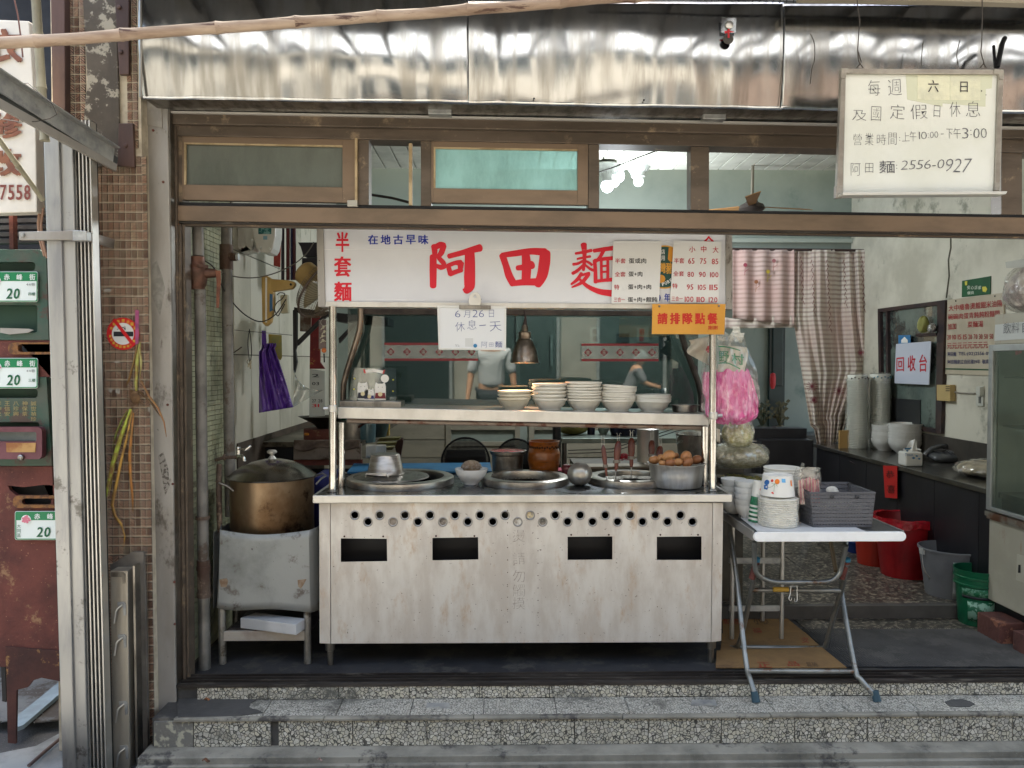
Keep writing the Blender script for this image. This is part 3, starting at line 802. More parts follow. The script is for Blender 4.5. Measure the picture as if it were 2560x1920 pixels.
# brown steel strips and the plaster patch on the upper column
BRS = mat('brown_steel','56413a',.5,.2,c2='443430',ns=3,st=(2,1,.6),bump=.05)
PLS = mat('blistered_plaster','4d4740',.85,c2='5a534a',ns=6,bump=.3,bs=40,dirt_or_glint='9c9688',ds=11,dlo=.555,dhi=.6)
MB().px([(126,-40),(161,-40),(163,300),(160,330),(132,330)],YC - .05,.045).build('steel_strip',BRS,TC,smooth=False,bevel=.003)
MB().px([(204,-40),(288,-40),(296,200),(300,400),(240,420),(205,330),(218,200)],YC - .018,.012).build('plaster_patch',PLS,TC,smooth=False,bevel=.004)
MB().px([(284,-40),(322,-40),(322,186),(298,186)],YC - .028,.02).build('steel_strip',BRS,TC,smooth=False,bevel=.003)
MB().px([(296,308),(332,308),(336,418),(293,414)],YC - .028,.02).build('steel_strip',BRS,TC,smooth=False,bevel=.003)
for x,y in ((298,18),(302,130),(314,364)):
 MB().lathe([(.011,0),(.009,-.006),(.001,-.008)],P(x,y,YC - .029),8,axis='y').build('bolt',BRS,TC)
MB().pr(236,915,259,1020,YC - .01,.006).build('metal_tag',mat('rusted_tag','55403a',.7,c2='6d5a50',ns=20),TC,smooth=False)
# small torn paper scraps
for k,(x,y,w,h) in enumerate(((268,726,22,9),(292,905,18,6),(276,976,10,12),(294,978,12,14),(372,1025,6,12))):
 MB().px([(x - w / 2,y),(x,y - h / 2),(x + w / 2,y - h / 4),(x + w / 3,y + h / 2),(x - w / 3,y + h / 3)],YC - .012,.001).build('glue_residue',mat('old_paper','bdb8ad',.8,c2='989287',ns=60),TC,smooth=False)
# no smoking disc
NS = thing('no_smoking_sign','round red and white no smoking sticker on the tiled column','sign',P(308,788,YC - .016))
q = P(308,834 + (-0),YC - .013); q = P(308,600 + 608 / 2.592,YC - .013)
rr_ = 40 * 3.457 / FPX
MB().lathe([(rr_,0),(rr_,-.002),(.0001,-.002)],q,40,axis='y').build('red_ring',mat('sign_red','cf2328',.4),NS)
MB().lathe([(rr_ * .68,0),(rr_ * .68,-.003),(.0001,-.003)],q,40,axis='y').build('white_disc',mat('sign_white','dfdfdd',.4),NS)
MB().pr(284,829,333,841,q.y - .0045,.001).build('cigarette',BLACKINK,NS,smooth=False)
b = MB(); b.px([(281,801),(287,796),(338,861),(332,867)],q.y - .006,.001); b.build('bar',mat('sign_red','cf2328',.4),NS,smooth=False)
b = MB()
stroke(b,[(301,822),(308,818),(313,824),(312,815)],[2,2,2,1],onY(q.y - .003),.0015); stroke(b,[(293,824),(300,819)],[1.5,1],onY(q.y - .003),.0018)
b.build('smoke_curl',BLACKINK,NS)
for k,ch in enumerate('本場所禁止吸菸'):
 a = math.radians(-155 + k * 21.6); cx,cy = 308 + 33 * math.cos(a),834.5 + 33 * math.sin(a); s_ = 4.2
 b = MB(); put(b,ch,(cx - s_,cy - s_,cx + s_,cy + s_),onY(q.y - .002),.02); b.build('lettering',mat('sign_yellow','e2c64a',.5),NS,smooth=False)
for k,ch in enumerate('違者最高罰鍰新台幣'):
 a = math.radians(170 - k * 17); cx,cy = 308 + 33 * math.cos(a),834.5 + 33 * math.sin(a); s_ = 3.4
 b = MB(); put(b,ch,(cx - s_,cy - s_,cx + s_,cy + s_),onY(q.y - .002),.02); b.build('lettering',mat('sign_yellow','e2c64a',.5),NS,smooth=False)
# dried leek bundle hanging on the column
def leaf_strip(b,pts,w,Y0,tw_=1.0):
 n = len(pts); L_,R_ = [],[]
 for i,(x,y) in enumerate(pts):
  a = Vector(pts[max(i - 1,0)]); c = Vector(pts[min(i + 1,n - 1)]); t = (c - a).normalized(); nn = Vector((-t.y,t.x))
  ww = w * math.sin(math.pi * (0.12 + .86 * i / (n - 1))) + .6
  L_.append(P(x + nn.x * ww / 2,y + nn.y * ww / 2,Y0 - .006 * math.sin(i))); R_.append(P(x - nn.x * ww / 2,y - nn.y * ww / 2,Y0 + .004 - .004 * i / n))
 b.add(L_ + R_,[(i,i + 1,n + i + 1,n + i) for i in range(n - 1)])
LK = thing('dried_leek_bundle','withered leek with yellow green leaves hung on the tiled column','plant',P(330,1010,YC - .03))
for pts,w,c in (([(350,855),(343,900),(340,960),(342,1000)],9,'a8ad5a'),([(326,1022),(312,1065),(296,1110),(281,1160),(270,1215),(262,1262)],10,'b5c24c'),
                  ([(330,1028),(318,1090),(303,1150),(291,1210),(280,1262),(287,1290),(303,1310),(312,1340),(309,1368)],7,'c79a4a'),
                  ([(334,1032),(329,1080),(324,1140),(326,1190),(331,1240),(332,1280)],7,'b5793c'),([(344,860),(336,900),(322,950),(315,965)],5,'8d7346'),
                  ([(352,950),(372,990),(395,1020),(410,1055),(416,1092)],5,'8a5f3c'),([(352,980),(380,1010),(400,1040)],4,'6b5238'),([(320,1025),(305,1050),(290,1085),(281,1120)],5,'7f9146'),
                  ([(348,862),(353,905),(350,945)],5,'b9b274'),([(329,1024),(309,1080),(288,1150),(272,1240)],5,'d3c877')):
 b = MB(); leaf_strip(b,pts,w,YC - .022 - rnd(0,.012)); b.build('leaf',mat('leek_' + c,c,.6,c2='8d6a3c',ns=25),LK,thick=.002)
b = MB()
for _ in range(60):
 c = P(338 + rnd(-12,12),995 + rnd(-16,16),YC - .03); d_ = Vector((rnd(-1,1),rnd(-.6,.3),rnd(-1,1))).normalized() * rnd(.015,.04)
 b.tube([c,c + d_ * .5 + Vector((0,0,rnd(-.01,.01))),c + d_],[.002,.0016,.0006],4)
b.ball(P(338,993,YC - .03),(.022,.015,.028),10,8)
b.build('root_tangle',mat('dry_roots','5d4630',.9,c2='86694a',ns=60),LK)
b = MB(); b.px([(338,775),(347,776),(346,858),(338,862)],YC - .02,.002); b.build('pink_ribbon',mat('pink_ribbon','b35a86',.5,c2='8c4470',ns=40),LK,smooth=False)

# silver wall post beside the opening
PO = thing('door_post','scuffed pale metal post at the left edge of the shop opening','post',P(410,1775,3.5))
MB().px([(347,246),(419,246),(429,900),(440,1773),(383,1778),(366,900)],3.535,.08).build('post_sheet',GALV_P,PO,smooth=False,bevel=.004)
MB().px([(352,247),(404,247),(406,322),(414,326),(414,334),(401,318),(355,312)],3.530,.005).build('patch_plate',mat('patch_plate','aaa59d',.5,.3,c2='8f8a82',ns=9),PO,smooth=False,bevel=.002)
MB().px([(419.5,247),(424,247),(443,1772),(440.6,1772)],3.545,.06).build('edge_strip',STEEL_D,PO,smooth=False)
for x,y in ((383,326),(408,455),(432,1210),(436,1455),(437,1560),(419,1012)):
 MB().lathe([(.006,0),(.005,-.004),(.0005,-.005)],P(x,y,3.533),8,axis='y').build('screw',RUST,PO)
MB().px([(380,660),(392,652),(405,690),(412,720),(400,790),(388,760),(379,740)],3.5335,.0012).build('glue_smear',mat('smear','7d7a73',.7,c2='8e8b84',ns=40),PO,smooth=False)
MB().px([(395,1140),(408,1130),(420,1170),(424,1215),(412,1240),(405,1190)],3.5335,.0012).build('soot_stain',mat('soot','57524b',.9,c2='8b867f',ns=60,lo=.45,hi=.5),PO,smooth=False)

# shutter guide post in front (leaves the picture at the bottom)
YS = 3.20
GP = thing('shutter_guide_post','tall stainless shutter guide post with vertical ribs, left foreground','post',P(190,1990,YS + .05))
vbar(MB(),107,146,158,190,300,2010,YS,.13).build('post_face',mat('guide_steel','a9a9a8',.38,.85,c2='8f9093',ns=3,st=(3,1,.5),bump=.05,bs=14,bst=(3,1,.5),dirt_or_glint='6f6d6a',ds=6,dlo=.62,dhi=.72),GP,smooth=False,bevel=.004)
vbar(MB(),146.5,180,190.5,222,300,2010,YS + .012,.12).build('post_face',MATS['guide_steel'],GP,smooth=False,bevel=.004)
vbar(MB(),180,226,222,272,300,2010,YS + .07,.05).build('recess',DARK,GP,smooth=False)
for k in range(5):
 a = 184 + k * 9.2; c = 226 + k * 9.8
 vbar(MB(),a,a + 3,c,c + 3.2,300,2010,YS + .03,.05).build('guide_rib',STEEL,GP,smooth=False)
# strap clamp
b = MB(); b.px([(46,579),(182,576),(182,600),(47,600)],YS - .022,.02)
ST2 = thing('strap_clamp','flat rusty speckled strap clamped round the shutter guide post','clamp',P(150,600,YS))
b.build('strap',GALV_P,ST2,smooth=False,bevel=.003)
MB().px([(181,574),(216,577),(216,601),(181,602)],YS - .04,.04).build('clip',GALV,ST2,smooth=False,bevel=.003)
b = MB(); b.add([P(216,578,YS - .02),P(285,598,YC - .02),P(283,622,YC - .02),P(216,601,YS - .02)],[(0,1,2,3)]); b.build('tail',GALV_P,ST2,thick=.006)
MB().lathe([(.01,0),(.008,-.007),(.001,-.008)],P(58,588,YS - .023),6,axis='y').build('bolt',GALV,ST2)

# galvanised strut crossing to the column

SRT = thing('awning_strut','galvanised channel strut slanting down to the tiled column','strut',P(270,405,3.3))
A0,A1 = P(-140,118,2.55),P(282,388,3.36)
dirv = (A1 - A0).normalized(); up_ = Vector((0,-.15,1)); up_ = (up_ - dirv * up_.dot(dirv)).normalized(); out_ = dirv.cross(up_)
if out_.y > 0: out_ = -out_
hh = .062
def chan(a,c,o0,o1,u0,u1): return MB().add([p + out_ * o + up_ * u for p in (a,c) for o,u in ((o0,u0),(o1,u0),(o1,u1),(o0,u1))],[(0,1,2,3),(7,6,5,4),(0,4,5,1),(1,5,6,2),(2,6,7,3),(3,7,4,0)])
chan(A0,A1,0,.005,-hh / 2,hh / 2).build('web',GALV,SRT,smooth=False)
chan(A0,A1,-.045,.005,-hh / 2 - .005,-hh / 2).build('flange',GALV,SRT,smooth=False)
chan(A0,A1,-.045,.03,hh / 2,hh / 2 + .005).build('flange',GALV,SRT,smooth=False)
chan(A0 + Vector((0,.01,-.09)),A1 + Vector((0,.01,-.055)),0,.012,-.012,.02).build('lower_lip',GALV_P,SRT,smooth=False)
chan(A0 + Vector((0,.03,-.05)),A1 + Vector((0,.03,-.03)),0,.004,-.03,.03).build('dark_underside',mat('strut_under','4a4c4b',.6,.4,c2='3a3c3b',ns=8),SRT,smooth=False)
# bamboo pole
BM = mat('dry_bamboo','b09c8a',.55,c2='86705f',ns=5,st=(.4,3,3),bump=.12,bs=30,bst=(.3,4,4),dirt_or_glint='503830',ds=7,dlo=.57,dhi=.64,dst=(.16,4,4))
def bamboo(name,label,p0,p1,r0,r1,n,m,seed,group=None):
 rr = random.Random(seed); L_ = (p1 - p0).length; t = thing(name,label,'bamboo',p0,group)
 fr = [0] + sorted((i + rr.uniform(-.15,.15)) / n for i in range(1,n)) + [1]
 for a,c in zip(fr[:-1],fr[1:]):
  q0,q1 = p0.lerp(p1,a),p0.lerp(p1,c); ra,rc = lerp(r0,r1,a),lerp(r0,r1,c); bend = Vector((0,0,rr.uniform(-.004,.004)))
  b = MB(); ts = [0,.01 / max(.02,(q1 - q0).length),.1,.5,.9,1 - .01 / max(.02,(q1 - q0).length),1]
  b.tube([q0.lerp(q1,s) + bend * math.sin(math.pi * s) for s in ts],[ra * 1.13,ra * 1.05,ra * .97,(ra + rc) / 2 * .95,rc * .97,rc * 1.02,rc * 1.1],14)
  b.build('cane_segment',m,t)
 return t
bamboo('bamboo_pole','split dry bamboo pole crossing the top of the picture in front of the fascia',P(-120,118,2.3),P(1760,-20,2.5),.0180,.0165,9,BM,4)
bamboo('bamboo_pole','thin upright bamboo cane standing beside the white sign',P(112,352,3.1),P(88,-30,3.1),.017,.018,3,mat('pale_bamboo','9b9580',.55,c2='7f7a68',ns=4,bump=.1),5)
bamboo('bamboo_pole','thin bamboo stick leaning across the lower part of the white sign',P(-40,300,2.9),P(108,500,3.15),.010,.010,2,mat('pale_bamboo','9b9580'),6)
# wires near the strut
WIRE = mat('thin_wire','3b3531',.5)
MB().tube([P(x,y,2.9) for x,y in ((0,297),(50,305),(90,304),(125,296),(142,286),(132,262),(105,238),(86,222),(70,208),(58,209))],.0016,5).build('loose_wire',WIRE,label='thin wire looping round the slanting strut',cat='wire')
MB().tube([P(x,y,2.95) for x,y in ((34,-10),(45,40),(53,100),(57,143))],.003,5).build('hanging_twig',mat('twig','6b4a45',.7),label='thin reddish twig hanging over the top of the white sign',cat='twig')
MB().tube([P(x,y,3.3) for x,y in ((100,520),(96,560),(100,600),(112,640))],.006,6).tube([P(x,y,3.29) for x,y in ((108,520),(103,560),(106,600),(118,645))],.005,6).build('pipe_loop',mat('copper_loop','9a7a66',.5,.4),label='pair of thin insulated pipes behind the shutter guide post',cat='pipe')
# white shop sign at upper left
WS = thing('tailor_sign','white sign board with brown characters at the upper left edge','sign',P(30,530,3.26))
MB().px([(-220,40),(72,52),(88,300),(92,530),(-220,540)],3.26,.06).build('board',mat('sign_board_white','dcd7ce',.4,c2='cfc9bf',ns=3),WS,smooth=False,bevel=.004)
BRN = mat('brown_letters','8c5a40',.5,c2='6f4434',ns=12)
for ch,r_ in (('衣',(-34,72,56,158)),('修',(-26,282,56,346)),('改',(-32,372,54,440))):
 b = MB(); put(b,ch,r_,onY(3.255),.035); b.build('lettering',BRN,WS,smooth=False,thick=.003)
b = MB(); put(b,'2',(-14,462,-2,500),onY(3.255),.02)
for k,ch in enumerate('7558'): put(b,ch,(0 + k * 20,462,16 + k * 20,500),onY(3.255),.02)
b.build('lettering',mat('brown_digits','7a3d33',.5),WS,smooth=False)
# dark backdrop wall in the side passage
wall('passage_wall',MB().box(-6,XW - .25,5.2,5.35,-.27,6),mat('passage_wall','4a4c50',.8,c2='36383c',ns=1.5),'dark wall at the end of the side passage')
wall('passage_wall',MB().box(-6,P(-30,900,3.7).x - .4,3.8,3.9,.9,6),mat('passage_wall2','3a3a3e',.8,c2='2c2d31',ns=2),'dark boarded wall behind the letter boxes')
LV = thing('louvre','dark louvre of flat slats between the white sign and the letter boxes','louvre',P(0,610,3.45))
for k in range(5):
 MB().px([(-120,610 - k * 17),(108,606 - k * 17),(108,596 - k * 17),(-120,600 - k * 17)],3.42,.05).build('slat',mat('slat_dark','2e2f35',.5),LV,smooth=False)
MB().px([(22,530),(32,530),(34,640),(24,640)],3.36,.03).build('rusty_bar',RUST,label='rusty upright bar below the white sign',cat='bar',smooth=False)
# tread plates at lower left
TP = mat('tread_plate','9da1a3',.4,.6,c2='84898c',ns=3,bump=.1,dirt_or_glint='6f6a66',ds=3)
tp = thing('tread_plate','sloping chequered metal ramp plates at the lower left behind the post','ramp',PZ(80,1780,ZG + .01))
def tq(pts,z): return [PZ(x,y,z) for x,y in pts]
MB().prism(tq([(-60,1700),(150,1690),(152,1725),(60,1800),(-60,1812)],ZG + .05),(0,0,.006)).build('plate',TP,tp,smooth=False)
MB().prism(tq([(85,1808),(150,1745),(156,1800),(110,1806)],ZG + .05),(0,0,.006)).build('plate',TP,tp,smooth=False)
MB().prism(tq([(20,1838),(42,1800),(150,1712),(152,1742),(60,1822)],ZG + .062),(0,0,.02)).build('kerb_rail',mat('painted_rail','8fa2ad',.5,c2='7c8a92',ns=6),tp,smooth=False)
b = MB()
for i in range(16):
 for j in range(10):
  y = 1712 + j * 10.5; x = -20 + i * 11 + (j % 2) * 5
  if x > 148 - max(0,(y - 1735)) * .75 or 14 < x < 44 and y > 1700: continue
  q = PZ(x,y,ZG + .058); a = (.7 if (i + j) % 2 else -.7)
  b.add([q + Vector((math.cos(a) * s * .012 - math.sin(a) * t * .003,math.sin(a) * s * .012 + math.cos(a) * t * .003,.004 if not (s == 1 or s == -1) else 0)) for s,t in ((-1,0),(0,-1),(1,0),(0,1))],[(0,1,2,3)])
b.build('chequer_studs',TP,tp,kind='stuff')
MB().prism(tq([(-60,1900),(90,1870),(155,1835),(160,1925),(-60,1990)],ZG + .003),(0,0,.01)).build('cement_apron',mat('pale_cement','8e9190',.8,c2='6f7272',ns=4,bump=.2),kind='structure',smooth=False)
MB().tube([PZ(x,y,ZG + .03) for x,y in ((72,1914),(110,1880),(152,1845))],.008,7).build('old_rod',mat('old_rod','5d4c48',.7),label='thin rusty rod lying on the cement at lower left',cat='rod')
MB().prism([(-6,YC - .25,ZG),(P(0,0,3.6).x - .9,YC - .25,ZG),(P(0,0,3.6).x - .9,YC + .5,ZG),(-6,YC + .5,ZG)],(0,0,.03)).build('passage_kerb',CONC,kind='structure',smooth=False)

# ------------------------------------------------------------------ letter boxes
YM = 3.33
c2_ = crop(0,600,2.592)
def q2(*pts): return [c2_(x,y) for x,y in pts]
def holed(outer,holes,Y,d,m,name,parent,bevel=0):
 """flat sheet with real openings: outline and holes in photo points laid out at distance Y"""
 cu = bpy.data.curves.new('sheet','CURVE'); cu.dimensions = '2D'; cu.fill_mode = 'BOTH'
 def sp(pts):
  s = cu.splines.new('POLY'); s.points.add(len(pts) - 1)
  for i,(x,y) in enumerate(pts):
   p = P(x,y,Y); s.points[i].co = (p.x,p.z,0,1)
  s.use_cyclic_u = True
 sp(outer)
 for h in holes: sp(h)
 ob = bpy.data.objects.new('s',cu); me0 = bpy.data.meshes.new_from_object(ob)
 bm = bmesh.new(); bm.from_mesh(me0)
 for v in bm.verts: v.co = Vector((v.co.x,Y,v.co.y))
 bmesh.ops.remove_doubles(bm,verts=bm.verts,dist=1e-5)
 ex = bmesh.ops.extrude_face_region(bm,geom=bm.faces[:])
 for v in [g_ for g_ in ex['geom'] if isinstance(g_,bmesh.types.BMVert)]: v.co.y += d
 bmesh.ops.recalc_face_normals(bm,faces=bm.faces)
 b = MB(); bm.verts.index_update(); b.v = [v.co.copy() for v in bm.verts]; b.f = [tuple(v.index for v in f.verts) for f in bm.faces]
 bm.free(); bpy.data.objects.remove(ob); bpy.data.curves.remove(cu); bpy.data.meshes.remove(me0)
 return b.build(name,m,parent,smooth=False,bevel=bevel)
def rrect(x0,y0,x1,y1,r=8,n=4):
 pts = []
 for cx,cy,a0 in ((x1 - r,y0 + r,-90),(x1 - r,y1 - r,0),(x0 + r,y1 - r,90),(x0 + r,y0 + r,180)):
  for k in range(n + 1):
   a = math.radians(a0 + 90 * k / n); pts.append((cx + r * math.cos(a),cy + r * math.sin(a)))
 return pts
MBX = thing('letter_boxes','stack of old rusty green and red iron letter boxes at the left edge','mailbox',P(40,1640,YM + .1))
holed([(-90,622),(100,624),(116,640),(122,850),(-90,850)],[rrect(-70,655,88,677,9),rrect(-70,762,93,831,6)],YM,.03,GREENP,'box_front',MBX,.002)
MB().pr(-90,625,112,848,YM + .05,.12).build('box_inside',mat('box_dark_green','173a2a',.6,c2='0f2a20',ns=4),MBX,smooth=False)
MB().px(q2((0,570),(180,575),(215,583),(180,600),(60,612),(0,600)),YM - .01,.01).build('rusty_flap',GALV_P,MBX,smooth=False)
holed([(-90,851),(124,851),(126,942),(-90,942)],[rrect(44,860,140,880,9)],YM + .005,.03,RUST,'iron_band',MBX)
holed(rrect(20,856,160,886,14),[rrect(44,860,150,880,9)],YM - .005,.01,mat('rust_orange','8a6038',.85,c2='5a4030',ns=40,bump=.4,bs=90),'slot_rim',MBX)
holed([(-90,943),(116,943),(130,1165),(-90,1165)],[rrect(-60,972,94,995,9),rrect(-60,1056,98,1070,6)],YM,.03,GREENP,'box_front',MBX,.002)
MB().pr(-90,945,125,1160,YM + .05,.12).build('box_inside',MATS['box_dark_green'],MBX,smooth=False)
LG = mat('faded_gold_letters','9a8a5a',.6)
for r0,s_ in ((0,'誠世禎珍'),):
 pass
b = MB()
for ci,s_ in enumerate(('誠世禎珍','神保茶','八珍興','王信安','李坤火')):
 for k,ch in enumerate(s_):
  x = 84 - ci * 22; y = 1003 + k * 13; put(b,ch,(x - 7,y,x + 7,y + 11),onY(YM - .001),0)
b.build('brushed_lettering',LG,MBX,smooth=False)
holed(rrect(-50,1068,105,1148,12),[rrect(-50,1080,91,1104,4)],YM - .05,.03,mat('maroon_box','5b2f38',.45,c2='6d4048',ns=8),'coin_box',MBX,.003)
MB().pr(-50,1079,92,1105,YM - .03,.01).build('window_pane',mat('murky_pane','4c5454',.3,c2='6c7272',ns=5),MBX,smooth=False)
MB().px(q2((38,1315),(232,1315),(228,1375),(42,1375)),YM - .053,.004).build('rusty_label',mat('label_rust','b08a55',.7,c2='8c5b35',ns=12),MBX,smooth=False)
MB().lathe([(.013,0),(.012,-.012),(.007,-.016),(.001,-.014)],P(*c2_(142,1408),YM - .05),16,axis='y').build('lock',STEEL_D,MBX)
holed([(-90,1166),(130,1166),(150,1640),(120,1638),(90,1632),(70,1645),(55,1660),(20,1668),(-30,1665),(-90,1660)],[[(20,1214),(60,1218),(110,1212),(140,1214),(140,1236),(90,1240),(40,1238),(24,1225)],rrect(54,1246,128,1262,8)],YM + .004,.02,RUST,'iron_sheet',MBX)
holed(rrect(32,1239,150,1270,14),[rrect(54,1246,140,1262,8)],YM - .006,.01,mat('rust_orange','8a6038'),'slot_rim',MBX)
c3 = crop(0,1200,2.305)
MB().px([c3(*a) for a in ((30,960),(340,985),(345,1160),(290,1150),(240,1140),(190,1155),(160,1195),(95,1210),(90,1520),(45,1515),(35,1060))],YM - .004,.012).build('ragged_lower_sheet',mat('dark_rust','4a2b25',.8,c2='38211e',ns=6,bump=.3,dirt_or_glint='86643f',ds=9,dlo=.64,dhi=.7),MBX,smooth=False)
MB().px([c3(*a) for a in ((5,1050),(28,1048),(35,1280),(12,1275))],YM + .01,.02).build('leg_bracket',BLACKP,MBX,smooth=False)
MB().pr(-90,1170,135,1600,YM + .06,.1).build('box_inside',DARK,MBX,smooth=False)
# house number plates
GRN,PINK = mat('plate_green','107a4c',.35),mat('plate_pink','cf7a8c',.5)
def number_plate(x0,y0,x1,y1,floor_,label):
 t = thing('house_number_plate',label,'sign',P((x0 + x1) / 2,y1,YM - .012),'green and white house number plates')
 w,h = x1 - x0,y1 - y0; Y0 = YM - .012
 rx = lambda u: x0 + w * u; ry = lambda v: y0 + h * v
 MB().px(rrect(x0,y0,x1,y1,5),Y0,.004).build('plate',mat('plate_white','d9e2e0',.3),t,smooth=False,bevel=.001)
 b = MB().px([(rx(.03),ry(.04)),(rx(.97),ry(.04)),(rx(.985),ry(.1)),(rx(.985),ry(.31)),(rx(.015),ry(.31)),(rx(.015),ry(.1))],Y0 - .001,.001)
 b.build('green_band',GRN,t,smooth=False)
 holed(rrect(rx(.008),ry(.015),rx(.992),ry(.985),4.5),[rrect(rx(.025),ry(.045),rx(.975),ry(.955),4)],Y0 - .0018,.001,GRN,'green_border',t)
 b = MB()
 for k,ch in enumerate('赤峰街'): put(b,ch,(rx(.36 + k * .24),ry(.08),rx(.47 + k * .24),ry(.28)),onY(Y0 - .0012),.02)
 b.build('lettering',mat('plate_white','d9e2e0'),t,smooth=False)
 b = MB(); put(b,'44巷',(rx(.78),ry(.37),rx(.95),ry(.47)),onY(Y0 - .0005),0); b.build('lettering',mat('plate_grey','6a6f70',.5),t,smooth=False)
 b = MB(); put(b,'20',(rx(.40),ry(.55),rx(.66),ry(.90)),onY(Y0 - .0005),.022,skew=.14); put(b,floor_,(rx(.82),ry(.68),rx(.95),ry(.79)),onY(Y0 - .0005),.01)
 for k,ch in enumerate('大同區'): put(b,ch,(rx(.04),ry(.46 + k * .16),rx(.11),ry(.58 + k * .16)),onY(Y0 - .0005),0)
 b.build('lettering',GREENINK,t,smooth=False)
 c = P(rx(.21),ry(.30),Y0 - .002)
 MB().lathe([(.021,0),(.021,-.001),(.0001,-.001)],c,24,axis='y').build('emblem_disc',mat('plate_white','d9e2e0'),t,smooth=False)
 b = MB()
 for k in range(14):
  a = k * 2.4; r_ = .0042 * math.sqrt(k); b.lathe([(.0052,0),(.0052,-.0006 - .0001 * k),(.0001,-.0006 - .0001 * k)],c + Vector((math.cos(a) * r_,-.001,math.sin(a) * r_ + .002)),8,axis='y')
 b.build('flower_emblem',PINK,t,smooth=False)
number_plate(-38,679,94.5,755,'四樓','topmost house number plate, green band over a white field, on the letter boxes')
number_plate(-36,895,94.5,971,'三樓','middle house number plate, above the brushed gold characters')
number_plate(37,1278,172,1350,'二樓','lowest house number plate, on the rusty red sheet, partly behind the post')

# stored shutter post with latches, standing by the column
LP_ = thing('latch_post','short stainless post with four lever latches standing against the column','post',P(310,1930,3.33))
MB().px([c3(635,490),c3(760,415),c3(826,415),c3(842,1000),(370,1935),(285,1935)],3.41,.02).build('back_plate',mat('dull_steel_sheet','7d7871',.5,.4,c2='67625c',ns=5),LP_,smooth=False)
MB().px([c3(634,524),c3(735,524),(324,1935),(283,1935)],3.33,.07).build('front_strip',mat('front_strip_steel','b5aea0',.4,.6,c2='9a9387',ns=3,st=(4,1,.4),bump=.04),LP_,smooth=False,bevel=.002)
MB().px([c3(736,520),c3(770,515),c3(795,1660),(328,1935)],3.38,.02).build('slot',DARK,LP_,smooth=False)
MB().px([c3(765,495),c3(777,495),c3(795,1660),c3(783,1660)],3.335,.05).build('side_edge',STEEL_D,LP_,smooth=False)
MB().px([c3(640,532),c3(708,532),c3(720,545),c3(720,595),c3(706,600),c3(704,560),c3(640,558)],3.326,.004).build('top_plate',STEEL_D,LP_,smooth=False)
for x,y in ((302,1516),(303,1597),(306,1764),(308,1875)):
 MB().px([(x - 9,y - 10),(x + 8,y - 11),(x + 12,y - 5),(x + 12,y + 22),(x + 7,y + 24),(x + 5,y + 2),(x - 8,y + 1)],3.325,.004).build('latch_plate',GALV,LP_,smooth=False)
 l_ = MB().tube([P(x + 4,y - 4,3.322),P(x - 9,y + 6,3.312),P(x - 13,y + 14,3.31)],.0045,8).tube([P(x - 12,y + 10,3.31),P(x - 17,y + 42,3.312)],.0042,8).build('latch_lever',STEEL,LP_)
# ------------------------------------------------------------------ noodle stand
ZTOP = P(1300,1237,3.72).z
SX0,SX1 = P(798,1500,3.74).x,P(1807,1500,3.74).x
NS_ = thing('noodle_stand','long stainless noodle stand with round vent holes and four square openings','food stand',((SX0 + SX1) / 2,4.1,0))
def circ(cx,cy,r,n=20): return [(cx + r * math.cos(2 * math.pi * k / n),cy + r * math.sin(2 * math.pi * k / n)) for k in range(n)]
up_x = [887 + (1701 - 887) * k / 13 for k in range(14)]
lo_x = [920 + (1731 - 920) * k / 13 for k in range(14)]
wins = [[(852,1346),(967,1347),(968,1403),(852,1405)],[(1081,1345),(1195,1343),(1196,1399),(1081,1401)],[(1419,1342),(1531,1341),(1531,1399),(1419,1400)],[(1642,1342),(1754,1341),(1754,1400),(1642,1400)]]
YP = 3.74
holed([(826.5,1257),(1781,1257),(1777,1605),(828,1609)],[circ(x,1288,8.6) for x in up_x] + [circ(x,1304.5,8.6) for x in lo_x] + wins,YP,.003,PANEL,'front_panel',NS_)
MB().px([(798,1258),(825,1258),(826,1609),(799,1608)],YP,.02).build('corner_panel',PANEL,NS_,smooth=False)
MB().px([(1782.5,1257),(1808,1257),(1803,1602),(1778.5,1605)],YP,.02).build('corner_panel',PANEL,NS_,smooth=False)
MB().box(SX0 + .002,SX0 + .012,YP + .02,4.45,P(0,1608,YP).z,ZTOP - .03).build('side_panel',PANEL,NS_,smooth=False)
MB().box(SX1 - .014,SX1 - .004,YP + .02,4.45,P(0,1608,YP).z,ZTOP - .03).build('side_panel',PANEL,NS_,smooth=False)
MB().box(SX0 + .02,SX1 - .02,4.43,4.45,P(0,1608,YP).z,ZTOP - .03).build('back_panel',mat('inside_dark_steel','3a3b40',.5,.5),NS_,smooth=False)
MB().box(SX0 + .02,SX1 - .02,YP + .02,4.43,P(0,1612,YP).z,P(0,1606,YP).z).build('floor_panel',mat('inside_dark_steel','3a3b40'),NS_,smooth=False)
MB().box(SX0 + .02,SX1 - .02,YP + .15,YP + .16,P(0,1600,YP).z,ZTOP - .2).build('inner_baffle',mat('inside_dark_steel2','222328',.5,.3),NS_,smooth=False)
RINGM = mat('grommet_steel','9a9690',.35,.8)
for x,y in [(x,1288) for x in up_x] + [(x,1304.5) for x in lo_x]:
 MB().lathe([(.0185,0),(.0235,-.0008),(.024,-.003),(.0205,-.0045),(.0178,-.003),(.0172,.012)],P(x,y,YP),24,axis='y',close=True).build('vent_ring',RINGM,NS_)
